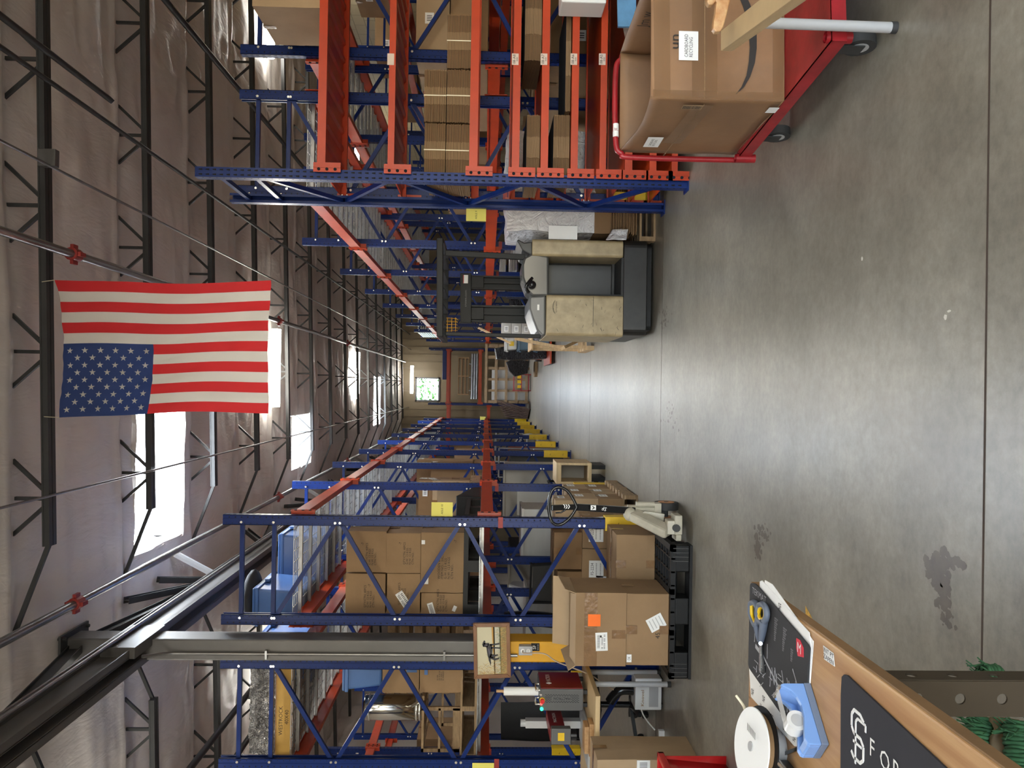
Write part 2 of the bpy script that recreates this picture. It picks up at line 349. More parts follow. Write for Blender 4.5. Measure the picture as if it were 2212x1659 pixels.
# walls
def wall_mat(name, c1, c2, kind):
    m = mat(name, c1, .6); nt = m.node_tree; b = nt.nodes['Principled BSDF']; L = nt.links
    tc = nt.nodes.new('ShaderNodeTexCoord')
    if kind == 'block':
        mp = nt.nodes.new('ShaderNodeMapping'); mp.inputs['Rotation'].default_value = (math.radians(90), 0, math.radians(90))
        t = nt.nodes.new('ShaderNodeTexBrick'); t.inputs['Scale'].default_value = 1; t.inputs['Brick Width'].default_value = .4; t.inputs['Row Height'].default_value = .2; t.inputs['Mortar Size'].default_value = .008
        t.inputs['Color1'].default_value = (*c1, 1); t.inputs['Color2'].default_value = (*[x*.93 for x in c1], 1); t.inputs['Mortar'].default_value = (*c2, 1)
        # brick runs along world Y, courses along Z
        sep = nt.nodes.new('ShaderNodeSeparateXYZ'); cmb = nt.nodes.new('ShaderNodeCombineXYZ'); L.new(tc.outputs['Object'], sep.inputs[0]); L.new(sep.outputs[1], cmb.inputs[0]); L.new(sep.outputs[2], cmb.inputs[1]); L.new(cmb.outputs[0], t.inputs[0])
        L.new(t.outputs[0], b.inputs['Base Color'])
    return m
struct(MB().bx(XR, XR+.2, YF, YB, 0, 5.6).build('wall_right', wall_mat('painted_block', (.5, .43, .27), (.28, .24, .15), 'block')))
def wl_fn(u, v):
    Y = YF+(YB-YF)*u; return (XL+.05*math.sin(Y*math.pi/.9)**2+.03*noise.noise(Vector((Y*2, v*6, 1))), Y, 5.6*v)
struct(MB().grid(wl_fn, 240, 24).build('wall_left', 'insul'))
# back wall: ribbed tan steel sheet with a window
wx0, wx1 = at(925, 867, Y=YB).x, at(925, 815, Y=YB).x; wz1, wz0 = at(897, 840, Y=YB).z, at(950, 840, Y=YB).z
bw = MB()
def ribs(x0, x1, z0, z1):
    x = x0
    while x < x1-1e-4:
        q = min(x+.3, x1); bw.bx(x, q, YB, YB+.05, z0, z1); bw.bx(x, min(x+.03, q), YB-.025, YB, z0, z1); x = q
ribs(XL, wx0, 0, 5.6); ribs(wx1, XR, 0, 5.6); ribs(wx0, wx1, 0, wz0); ribs(wx0, wx1, wz1, 5.6)
struct(bw.build('wall_back', mat('tan_sheet_steel', (.2, .155, .095), .5, var=.2, vscale=.6)))
wf = MB(); t = .06
for (a0, a1, b0, b1) in [(wx0, wx0+t, wz0, wz1), (wx1-t, wx1, wz0, wz1), (wx0, wx1, wz0, wz0+t), (wx0, wx1, wz1-t, wz1)]: wf.bx(a0, a1, YB-.05, YB+.06, b0, b1)
wo = struct(wf.build('window_9', mat('window_frame_dark', (.1, .1, .11), .5)))
gl = mat('window_glass', (1, 1, 1), .02, trans=1, spec=.5); gl.node_tree.nodes['Principled BSDF'].inputs['IOR'].default_value = 1.05
MB().bx(wx0+t, wx1-t, YB+.02, YB+.026, wz0+t, wz1-t).build('glass_pane', gl, wo)
# unseen front wall behind the camera, two openings made up for the fill lights
fw = MB()
for a0, a1, b0, b1 in [(XL, -4, 0, 5.6), (-.4, 1.2, 0, 5.6), (4.8, XR, 0, 5.6), (-4, -.4, 3.7, 5.6), (1.2, 4.8, 3.7, 5.6)]: fw.bx(a0, a1, YF-.2, YF, b0, b1)
struct(fw.build('wall_front', mat('painted_front_wall', (.45, .4, .32), .7)))
struct(roofdeck.build('roof', 'galv'))
# trees outside the window
tr = MB()
for i in range(2600):
    x = random.uniform(-1.5, 3.5); z = random.uniform(.5, 6.8); y = YB+random.uniform(7, 11)
    if noise.noise(Vector((x*.8, z*.8, 5))) + (x*-.04) > -.05+.07*(z-4.0):
        r = random.uniform(.06, .13); R = Matrix.Rotation(random.uniform(0, 6), 3, Vector((random.random(), random.random(), .5)).normalized())
        tr.add([R @ Vector(p)*r+Vector((x, y, z)) for p in [(-1, 0, 0), (0, -.6, .1), (1, 0, 0), (0, .6, .1)]], [(0, 1, 2, 3)])
to = tr.build('tree_foliage', mat('leaves', (.12, .3, .05), .6, var=.4, vscale=3))
tt = thing('tree', 'leafy green tree outside the small square far window', 'tree', (2, YB+9, 0)); to.parent = tt; to.matrix_parent_inverse = inv_of(tt)
MB().tube([(2, YB+9, -.2), (2.1, YB+9, 2.4), (1.8, YB+9, 4.5)], [.18, .14, .05], 8).build('trunk', 'pallet', tt)
gr = MB().bx(-40, 40, YB+.3, YB+80, -.3, -.2).build('ground', mat('grass', (.1, .16, .05), .9)); struct(gr)
# ---------------------------------------------------------------- open-web joists
def joist_mesh(x0, x1, hang_end=None):
    b = MB(); b.bar((x0, -.028, chord_z(x0)), (x1, -.028, chord_z(x1)), .045, .05); b.bar((x0, .028, chord_z(x0)), (x1, .028, chord_z(x1)), .045, .05)
    b.bar((x0-.0, 0, chord_z(x0)+.02), (x1, 0, chord_z(x1)+.02), .11, .012)
    return b
def web(b, X):
    z = chord_z(X); w = .026
    b.bar((X, 0, z), (X, 0, z+.45), w, w); b.bar((X-.03, 0, z), (X-.42, 0, z+.42), w, w, up=(0, 1, 0)); b.bar((X+.03, 0, z), (X+.42, 0, z+.42), w, w, up=(0, 1, 0))
jp = None
for k, Y in enumerate(JOISTS):
    if jp is None:
        jp = thing('roof_joist', 'x', 'roof beam', (0, 0, chord_z(0)))
        joist_mesh(-1.2, XR).build('bottom_chord', 'darksteel', jp)
        wb = MB(); X = -.86
        while X < XR-.3: web(wb, X); X += 1.07
        wb.bar((-1.18, 0, chord_z(-1.2)), (-1.95, 0, ceil_z(-1.9)+.06), .03, .03, up=(0, 1, 0)); wb.build('web_bars', 'darksteel', jp)
        wb2 = MB(); X = -6.5
        jt = thing('roof_joist', 'x', 'roof beam', (0, 0, chord_z(-4)))
        joist_mesh(XL, -3.0).build('bottom_chord', 'darksteel', jt)
        while X < -3.1: web(wb2, X); X += 1.07
        wb2.bar((-3.02, 0, chord_z(-3)), (-2.3, 0, ceil_z(-2.3)+.06), .03, .03, up=(0, 1, 0)); wb2.build('web_bars', 'darksteel', jt)
        a = jp; b = jt
    else: a = copy_tree(jp); b = copy_tree(jt)
    a.location = (0, Y, chord_z(0)); b.location = (0, Y, chord_z(-4))
    ORD = ['', 'first', 'second', 'third', 'fourth', 'fifth', 'sixth', 'seventh', 'eighth', 'ninth', 'tenth', 'eleventh', 'twelfth', 'thirteenth', 'fourteenth']
    n = k-6; wh = 'that the flag hangs from' if n == 0 else (ORD[n]+' beyond the flag' if n > 0 else ORD[-n]+' behind the flag, over the packing area')
    a['label'] = 'dark open-web roof joist over the aisle, '+('the one ' if n == 0 else '')+wh; a['group'] = 'roof joists over the aisle'
    b['label'] = 'dark roof joist left of the long girder, '+('level with the flag' if n == 0 else wh); b['group'] = 'roof joists left of the girder'
# ================================================================ pallet racking
FRZ = [3.24, 2.71, 2.20, 1.67, 1.19, .665, .17]
PW, PD, FH, FD = .085, .075, 3.66, .915
def post_mesh(x, s):
    """C-section upright; x outer edge, s=+1 if the web faces -x side (opening towards +x)."""
    b = MB(); t = .004; x1 = x+s*PW
    lo, hi = min(x, x+s*t), max(x, x+s*t)
    b.bx(lo, hi, -PD/2, PD/2, 0, FH)
    a0, a1 = min(x, x1), max(x, x1)
    b.bx(a0, a1, -PD/2, -PD/2+t, 0, FH); b.bx(a0, a1, PD/2-t, PD/2, 0, FH)
    l0, l1 = min(x1-s*t, x1), max(x1-s*t, x1)
    b.bx(l0, l1, -PD/2, -PD/2+.02, 0, FH); b.bx(l0, l1, PD/2-.02, PD/2, 0, FH)
    # raised rib on the flange
    r0, r1 = sorted((x+s*.034, x+s*.046)); b.bx(r0, r1, -PD/2-.003, -PD/2, 0, FH)
    z = .05
    while z < FH-.02:
        for dy, ax in ((-PD/2-.0008, -1), (PD/2+.0008, 1)):
            b.disc((x+s*.02, dy, z), (0, ax, 0), .0068, 6, 1)
            b.disc((x+s*.07, dy, z+.025), (0, ax, 0), .0045, 6, 1)
        for dy in (-.018, .018):
            b.add([(x-s*.0008, dy-.007, z), (x-s*.0008, dy+.007, z), (x-s*.0008, dy+.004, z+.026), (x-s*.0008, dy-.004, z+.026)], [(0, 1, 2, 3)], 1)
        z += .0508
    fx0, fx1 = sorted((x-s*.03, x1+s*.03)); b.bx(fx0, fx1, -.06, .06, 0, .008)
    return b
def frame_proto(flip, zs=FRZ):
    """upright frame centred at x=0 in the XZ plane; returns the part (mesh) with braces as sub-parts."""
    h = FD/2
    b = post_mesh(-h, 1); c = post_mesh(h, -1); n = len(b.v); b.add(c.v, [], 0)
    for f, m in zip(c.f, c.m): b.f.append(tuple(i+n for i in f)); b.m.append(m); b.sm.append(False)
    L = -h+.06; R = h-.06
    if flip: L, R = R, L
    br = []
    for z in (3.505, 3.24): br.append(((L, 0, z), (R, 0, z)))
    for i in range(len(zs)-1):
        a = L if i % 2 == 0 else R; c = R if i % 2 == 0 else L
        br.append(((a, 0, zs[i]-.02), (c, 0, zs[i+1]+.02)))
    return b, br
_fm = {}
def add_frame(rack, X, Y, flip=False, rot=0, guard=None, tape=False):
    """link one upright frame (meshes shared) under rack. rot=90deg turns it into the YZ plane."""
    key = flip
    if key not in _fm:
        b, br = frame_proto(flip); f = b.build('upright_frame', ['blue', 'hole'])
        subs = []
        for p, q in br:
            m = MB(); m.bar(p, q, .034, .034, up=(0, 1, 0))
            if key is not None:
                for e in (p, q): m.cyl((e[0], -PD/2-.012, e[2]), (e[0], -PD/2+.004, e[2]), .011, 8, 1)
            subs.append(m.build('brace', ['blue', 'zinc']))
        g = MB()
        for (yy) in (0,):
            pts = [(-.056, -.062), (.062, -.062), (.062, .062), (-.056, .062), (-.056, .052), (.05, .052), (.05, -.052), (-.056, -.052)]
            g.prism([(px, py) for px, py in pts], 'z', .06, .47)
        g.text('7', (.0, -.0625, .14), (0, 0, 1), (-1, 0, 0), .03, 1); g.text('7', (.0, -.0625, .36), (0, 0, 1), (-1, 0, 0), .03, 1)
        go = g.build('post_guard', ['yellow', 'ink'])
        tp = MB().bx(-.046, .046, -PD/2-.004, -PD/2-.001, 1.33, 1.37).build('red_tape', 'red')
        _fm[key] = (f, subs, go, tp)
        for o in [f]+subs+[go, tp]: COL.objects.unlink(o)
    f, subs, go, tp = _fm[key]
    F = f.copy(); COL.objects.link(F); F.parent = rack; F.matrix_parent_inverse = inv_of(rack)
    F.location = (X, Y, 0); F.rotation_euler = (0, 0, rot)
    for s in subs:
        k = s.copy(); COL.objects.link(k); k.parent = F
    if guard is not None:
        k = go.copy(); COL.objects.link(k); k.parent = F; k.location = (guard*(FD/2-.042), 0, 0)
        if guard < 0: k.rotation_euler = (0, 0, math.pi)
    if tape:
        k = tp.copy(); COL.objects.link(k); k.parent = F; k.location = (tape*(FD/2-.042), 0, 0)
    return F
def add_beam(rack, p, q, h=.11, d=.05, side=(0, 0, 0), lip=True):
    """p,q: ends along the beam, top of beam at z. side = unit vector pointing to the aisle"""
    p = Vector(p); q = Vector(q); dv = (q-p).normalized(); sd = Vector(side)
    b = MB(); mid = Vector((0, 0, -h/2))
    b.bar(p+mid, q+mid, d, h)
    b.bar(p+mid+Vector((0, 0, h/2-.012))-sd*(d/2+.008), q+mid+Vector((0, 0, h/2-.012))-sd*(d/2+.008), .016, .004)
    B = b.build('beam', 'orange', rack)
    for e, s in ((p, 1), (q, -1)):
        c = MB(); ce = e+dv*s*.004-Vector((0, 0, .075))+sd*.006
        ru = Matrix((dv.cross(Vector((0, 0, 1))), dv, Vector((0, 0, 1)))).transposed()
        c.obx(ce, d+.012, .006, .2, ru)
        cf = e-dv*s*.03-Vector((0, 0, .075))+sd*(d/2+.004)
        c.obx(cf+dv*s*.034, .005, .07, .2, ru)
        for dz in (-.06, 0, .06): c.cyl(cf+dv*s*.02+Vector((0, 0, dz)), cf+dv*s*.02+Vector((0, 0, dz))+sd*.008, .012, 8, 1)
        c.build('beam_connector', ['orange', 'hole'], B)
    return B
_dk = {}
def add_deck(rack, x0, x1, y0, y1, z):
    w = round(x1-x0, 3); l = round(y1-y0, 3)
    if (w, l) not in _dk:
        b = MB()
        n = max(2, round(l/.33))
        for i in range(n):
            y = (i+.5)*l/n; b.bx(0, w, y-.019, y+.019, -.032, -.004)
        n = int(l/.06)
        for i in range(n+1): b.bx(0, w, i*l/n-.0028, i*l/n+.0028, -.002, .0035)
        for i in range(10): b.bx(i*w/9-.0028, i*w/9+.0028, 0, l, -.0075, -.002)
        o = b.build('wire_deck', 'galv'); COL.objects.unlink(o); _dk[(w, l)] = o
    o = _dk[(w, l)].copy(); COL.objects.link(o); o.parent = rack; o.matrix_parent_inverse = inv_of(rack); o.location = (x0, y0, z)
    return o
def rack_row(label, group, Xc, ys, aisle, beams_z, decks, flip, guard=True, skipb=()):
    """a row of bays running away along +Y. aisle=+1 if its aisle side is +X."""
    r = thing('pallet_rack', label, 'rack', (Xc, ys[0], 0), 0, group)
    for i, Y in enumerate(ys):
        add_frame(r, Xc, Y, flip, 0, guard=aisle if guard and i > -1 else None, tape=aisle if i < 8 else None)
    for i in range(len(ys)-1):
        for z in beams_z:
            for s in (-1, 1):
                if (i, z, s) in skipb: continue
                X = Xc+s*(FD/2-.0)
                add_beam(r, (X, ys[i]+PD/2+.004, z), (X, ys[i+1]-PD/2-.004, z), side=(s, 0, 0))
            if z in decks:
                L = ys[i+1]-ys[i]-PD
                for k in range(2):
                    add_deck(r, Xc-FD/2+.03, Xc+FD/2-.03, ys[i]+PD/2+.02+k*L/2, ys[i]+PD/2-.02+(k+1)*L/2, z)
    return r
YA = [7.0+2.46*i for i in range(10)]
UP, LO = 3.09, 1.52
XA = -1.545; XB = -2.74; XC = 2.09; XD = 3.31
rA = rack_row('blue and orange pallet rack on the left of the aisle, nearest row to the aisle', None, XA, YA, 1, (UP, LO), (UP, LO), False)
rB = rack_row('blue and orange pallet rack behind the column, back to back with the left aisle row', None, XB, YA[:8], -1, (UP, LO), (UP, LO), True)
YR = [7.25+2.5*i for i in range(10)]
rC = rack_row('blue and orange pallet rack on the right of the aisle behind the stacker', None, XC, YR, -1, (UP, LO), (UP,), True)
rD = rack_row('blue and orange pallet rack far right, back to back with the right aisle row', None, XD, YR[:7], 1, (UP, LO), (UP,), False)
for e in (rA, rB, rC, rD): pass
rE = rack_row('blue and orange pallet rack furthest left beyond the black office chairs', None, -5.6, [9.4+2.46*i for i in range(6)], 1, (UP, LO), (), True)
rF = rack_row('blue and orange pallet rack standing against the cream block wall', None, 5.9, [8.6+2.46*i for i in range(7)], -1, (2.95, 1.35), (), True)
# near right rack, running across the picture
rN = thing('pallet_rack', 'nearest orange-shelved rack with blue end frame, on the right, holding bundles of flat cardboard', 'rack', (1.56, 6.6, 0))
YN0, YN1 = 6.2, 7.06
FDN = FD
for X in (1.56, 4.75): add_frame(rN, X, 6.62, False, math.pi/2)
NB = [(685, 703, 'deck'), (837, 851, 'deck'), (1013, 1031, None), (1105, 1121, 'shelf'), (1167, 1183, 'shelf'), (1232, 1247, 'shelf'), (1294, 1308, 'shelf'), (1349, 1365, 'shelf'), (1402, 1417, 'shelf'), (1450, 1463, 'shelf')]
NZ = []
for xa, xb, kind in NB:
    z1 = at(xa, 378, Y=6.15).z; z0 = at(xb, 378, Y=6.15).z; h = z1-z0; NZ.append(z1)
    X0, X1 = 1.565+PD/2, 4.75-PD/2
    add_beam(rN, (X0, 6.62-FD/2, z1), (X1, 6.62-FD/2, z1), h=h, side=(0, -1, 0)); add_beam(rN, (X0, 6.62+FD/2, z1), (X1, 6.62+FD/2, z1), h=h, side=(0, 1, 0))
    if kind:
        d = MB(); d.bx(X0+.01, X1-.01, 6.62-FD/2+.03, 6.62+FD/2-.03, z1-.018, z1-.008)
        x = X0+.1
        while x < X1:
            d.prism([(x-.03, z1-.018), (x-.015, z1-.036), (x+.015, z1-.036), (x+.03, z1-.018)], 'y', 6.62-FD/2+.03, 6.62+FD/2-.03); x += .15
        d.build('steel_shelf', 'orange', rN)
def beam_label(k, txt, y=128, tall=28):
    z1 = NZ[k]; c = at((NB[k][0]+NB[k][1])/2, y, Y=6.62-FD/2-.027)
    b = MB(); w = .085; hh = .05
    b.bx(c.x-w/2, c.x+w/2, c.y-.001, c.y, c.z-hh/2, c.z+hh/2)
    if txt: b.text(txt, (c.x, c.y-.001, c.z+.008), (1, 0, 0), (0, 0, 1), .02, 1); b.text('IIIIIII', (c.x, c.y-.001, c.z-.014), (1, 0, 0), (0, 0, 1), .012, 1)
    o = b.build('shelf_label', [mat('label_card', (.62, .5, .42), .5), 'ink'], rN)
for k, t in ((3, '08-A8'), (4, '08-A7'), (5, '08-A6'), (6, '08-A5'), (1, '')): beam_label(k, t)
# ================================================================ structural column and long girder
gx = -2.14
col = thing('steel_column', 'grey square steel column with yellow lower half standing between the left racks', 'column', (gx, 6.8, 0))
c = MB(); hw = .085; ytop = at(150, 1395, Y=6.8).z
zc_ = at(1100, 1400, Y=6.8).z
c.bx(gx-hw+.012, gx+hw-.012, 6.78, 6.95, 2.0, ytop); c.prism([(gx-hw, 6.73), (gx+hw, 6.73), (gx+hw, 6.96), (gx-hw, 6.96)], 'z', zc_, ytop)
co = c.build('post', 'greysteel', col, bevel=.012)
MB().prism([(gx-hw, 6.73), (gx+hw, 6.73), (gx+hw, 6.96), (gx-hw, 6.96)], 'z', 0, zc_).build('yellow_sleeve', 'colyellow', col, bevel=.012)
cp = MB(); cp.bx(gx-.13, gx+.13, 6.62, 7.08, ytop-.02, ytop+.0); 
for sx in (-1, 1):
    for sy in (-1, 1): cp.cyl((gx+sx*.1, 6.85+sy*.19, ytop-.045), (gx+sx*.1, 6.85+sy*.19, ytop+.02), .014, 8)
cp.build('cap_plate', 'darksteel', col)
cd = MB(); xx = gx-.02
p0 = at(350, 1411, Y=6.7); cd.tube([(gx+.02, 6.5, at(335, 1411, Y=6.7).z+.02), (gx-.01, 6.66, p0.z-.02), (gx-.02, 6.705, p0.z-.1), (gx-.02, 6.705, at(1118, 1405, Y=6.7).z)], .013, 8, 0)
for xq in (575, 960): q = at(xq, 1400, Y=6.7); cd.bx(gx-.06, gx+.01, 6.69, 6.722, q.z-.008, q.z+.008)
cd.build('conduit', 'pipe', col)
ob = MB(); q = at(1135, 1404, Y=6.68); ob.bx(q.x-.032, q.x+.032, 6.66, 6.729, q.z-.05, q.z+.05)
ob.bx(q.x-.036, q.x+.036, 6.655, 6.66, q.z-.055, q.z+.055); ow = ob.build('socket_box', 'lgrey', col, bevel=.004)
oc = MB()
for dz in (-.022, .022):
    oc.disc((q.x, 6.653, q.z+dz), (0, -1, 0), .017, 14); 
    for a in (-.006, .006): oc.bx(q.x+a-.001, q.x+a+.001, 6.6515, 6.653, q.z+dz-.002, q.z+dz+.006, 1)
oc.build('outlet', ['white', 'ink'], ow)
# logo sticker below
stk = MB(); q2 = at(1157, 1402, Y=6.68); stk.bx(q2.x-.032, q2.x+.032, 6.7265, 6.7295, q2.z-.034, q2.z+.034)
stk.text('SF', (q2.x, 6.7265, q2.z+.008), (1, 0, 0), (0, 0, 1), .026, 1); stk.text('IIIIIII', (q2.x, 6.7265, q2.z-.022), (1, 0, 0), (0, 0, 1), .006, 1, w=.045)
tag(stk.build('logo_sticker', ['black', 'white']), 'small black square sticker with white monogram on the yellow column', 'sticker')
# extension cord from outlet behind the carton
cc = MB(); pts = [(q.x, 6.65, q.z+.022), (q.x, 6.6, q.z+.01), at(1175, 1412, Y=6.58), at(1200, 1428, Y=6.56), at(1230, 1440, Y=6.55), at(1262, 1452, Y=6.58), at(1280, 1460, Y=6.7), at(1300, 1475, Y=6.75), at(1325, 1490, Y=6.8)]
def spline(P, n=6):
    P = [Vector(p) for p in P]; out = []
    for i in range(len(P)-1):
        a = P[max(i-1, 0)]; b = P[i]; c = P[i+1]; d = P[min(i+2, len(P)-1)]
        for k in range(n):
            t = k/n; out.append(.5*((2*b)+(c-a)*t+(2*a-5*b+4*c-d)*t*t+(3*b-a-3*c+d)*t**3))
    return out+[P[-1]]
cc.tube(spline(pts), .0055, 6); cco = cc.build('extension_lead', mat('tan_cord', (.42, .32, .24), .6)); tag(cco, 'beige power cord plugged into the socket on the yellow column', 'cord')
# long girder: channel beam with service pipe on top and conduit
g = thing('roof_girder', 'long dark steel girder running above the left racks past the column head', 'roof beam', (gx, 0, 4.3))
gz1 = 4.30
gb = MB()
for s in (-1, 1): gb.bx(gx+s*.04-.006, gx+s*.04+.006, YF, YB, gz1-.13, gz1+.1)
gb.bx(gx-.1, gx-.04, YF, YB, gz1+.09, gz1+.1); gb.bx(gx+.04, gx+.1, YF, YB, gz1+.09, gz1+.1); gb.bx(gx-.1, gx-.04, YF, YB, gz1-.13, gz1-.12); gb.bx(gx+.04, gx+.1, YF, YB, gz1-.13, gz1-.12)
gb.bx(gx+.034, gx+.12, 6.4, 7.0, gz1-.17, gz1+.1)
go = gb.build('channel_beam', 'greysteel', g)
MB().tube([(gx+.14, YF, gz1+.02), (gx+.14, YB, gz1+.02)], .018, 8).build('conduit', 'pipe', g)
MB().tube([(gx+.1, YF, gz1+.12), (gx+.1, YB, gz1+.12)], .012, 8).build('conduit', 'pipe', g)
# knee braces fanning from the girder up to the ceiling
gz2 = gz1+.1
def brace(root, p, q, w=.1, m='darksteel'):
    k = MB(); p = Vector(p); q = Vector(q); d = (q-p).normalized(); r = Vector((1, 0, 0)); u = r.cross(d)
    for sg in (-1, 1): k.bar(p+u*sg*w*.5, q+u*sg*w*.5, .06, .008, up=tuple(u))
    k.bar(p, q, .008, w, up=tuple(u)); k.build('knee_brace', m, root)
for n_, Y in enumerate((6.85, 13.0, 19.2, 25.4)):
    rb = thing('knee_brace_set', ('nearest', 'second', 'third', 'furthest')[n_]+' set of steel knee braces fanning from the girder to the ceiling', 'brace', (gx, Y, gz2))
    zz = ceil_z(gx)-.03
    brace(rb, (gx, Y+.12, zz-.1), (gx, Y+2.05, gz2+.03)); brace(rb, (gx, Y-.12, zz-.1), (gx, Y-1.75, gz2+.03))
    brace(rb, (gx+.1, Y+1.0, zz-.02), (gx+.02, Y+2.0, gz2+.03), .06); brace(rb, (gx+.12, Y+1.75, zz-.02), (gx+.03, Y+2.15, gz2+.03), .06); brace(rb, (gx+.3, Y+2.2, zz-.02), (gx+.04, Y+2.35, gz2+.03), .08, 'lgrey')
    brace(rb, (gx-.3, Y+2.2, zz-.02), (gx-.04, Y+2.3, gz2+.03), .08); brace(rb, (gx+.1, Y-1.3, zz-.02), (gx, Y-1.8, gz2+.03), .07)
# ---------------------------------------------------------------- pipes, conduits, light fixtures
def run(name, label, cat, X, Z, r, m='pipe', y0=YF, y1=YB, coup=(), n=8):
    t = MB().tube([(X, y0, Z), (X, y1, Z)], r, n).build(name, m); tag(t, label, cat)
    for Y in coup:
        c = MB().tube([(X, Y-.05, Z), (X, Y+.05, Z)], r+.016, 12); c.bx(X-r-.04, X+r+.04, Y-.035, Y+.035, Z-.012, Z+.012); c.bx(X-.015, X+.015, Y-.04, Y+.04, Z-r-.035, Z+r+.035)
        c.build('pipe_coupling', 'red', t)
    return t
q = at(160, 550, Z=4.52); run('sprinkler_pipe', 'steel sprinkler pipe with red clamp couplings above the flag', 'pipe', q.x, 4.52, .032, coup=(q.y, q.y+6, q.y+12), y1=31)
q = at(165, 1303, Z=4.5); run('sprinkler_pipe', 'steel sprinkler pipe with red couplings right of the long girder', 'pipe', q.x, 4.5, .032, coup=(q.y, q.y+6, q.y+12), y1=31)
q = at(225, 418, Z=4.55); run('conduit_pipe', 'thin steel conduit carrying a grey junction box', 'pipe', q.x, 4.55, .011)
q2 = at(105, 342, Z=4.57); jb = MB().bx(q2.x-.06, q2.x+.06, q2.y-.03, q2.y+.03, q2.z-.06, q2.z+.06).build('junction_box', 'mgrey', bevel=.004); tag(jb, 'square grey junction box under the nearest roof joist', 'electrical box')
q = at(225, 1042, Z=4.6); run('conduit_pipe', 'thin conduit crossing under the bright skylight', 'pipe', q.x, 4.6, .01)
q = at(120, 125, Z=4.5); run('strut_channel', 'slotted steel strut channel hung at upper right, its cut end in view', 'channel', q.x, 4.5, .028, 'darksteel', y1=at(240, 224, Z=4.5).y, n=4)
q = at(200, 245, Z=4.62); run('bridging_bar', 'dark steel bridging bar crossing under the right-hand joists', 'bar', q.x, 4.6, .022, 'darksteel', n=4)
q = at(450, 113, Z=4.45); run('sprinkler_pipe', 'dark sprinkler pipe high above the near right rack', 'pipe', q.x, 4.45, .03, 'darksteel', y1=30)
q = at(260, 1620, Z=4.4)
for k, (px, py) in enumerate(((500, 1545), (540, 1590))): q = at(px, py, Z=4.3); run('sprinkler_pipe', ('dark pipe left of the girder beyond the column', 'second dark pipe furthest left under the ceiling')[k], 'pipe', q.x, 4.3, .035, 'darksteel', y1=30)
def fixture(cx, Y, label, L=1.22, z=4.42, group=None):
    f = thing('ceiling_light', label, 'light', (cx, Y, z), 0, group)
    b = MB(); b.bx(cx-L/2, cx+L/2, Y-.05, Y+.05, z+.046, z+.075); b.build('housing', 'whiteplastic', f, bevel=.004)
    MB().prism([(Y-.05, z+.045), (Y-.085, z+.035), (Y-.085, z-.02), (Y-.055, z-.05), (Y+.055, z-.05), (Y+.085, z-.02), (Y+.085, z+.035), (Y+.05, z+.045)], 'x', cx-L/2+.01, cx+L/2-.01).build('diffuser', M['lamp'], f)
    h = MB()
    for s in (-.45, .45): h.tube([(cx+s, Y, z+.075), (cx+s, Y, ceil_z(cx)+.02)], .004, 4)
    h.build('hanger', 'galv', f)
M['lamp'] = mat('lamp_diffuser', (1, .97, .88), .4, emit=LAMP_E)
q = at(597, 795, Y=12.9); fixture(q.x, 12.9, 'lit strip light glowing directly below the hanging flag', z=q.z)
q = at(772, 811, Y=21.6); fixture(q.x, 21.6, 'lit strip light, second along the aisle beyond the flag', z=q.z)
q = at(890, 820, Y=32.4); fixture(q.x, 32.4, 'lit strip light furthest away above the small square window', z=q.z, L=1.1)
q = at(585, 60, Y=13.2); fixture(q.x, 13.2, 'lit strip light high behind the near right rack', z=q.z, L=.95)
q = at(765, 338, Y=20); fixture(q.x, 20.4, 'lit strip light seen between the orange beams of the right racks', z=q.z, L=.6)
for X, Y, w_ in [(.3, -.6, 'directly above the camera'), (.3, -3.8, 'near the front wall, middle'), (3.4, 1.6, 'above the red cart'), (-3.4, 2.6, 'above the red bin'), (-3.2, -3.0, 'near the front wall, left'), (3.2, -3.0, 'near the front wall, right'), (-4.2, 6.0, 'left of the column'), (-4.4, 13, 'above the furthest left rack')]:  # unseen strip lights, added to brighten the scene
    fixture(X, Y, 'added strip light outside the picture, '+w_, z=4.45, group='added strip lights over the packing area')
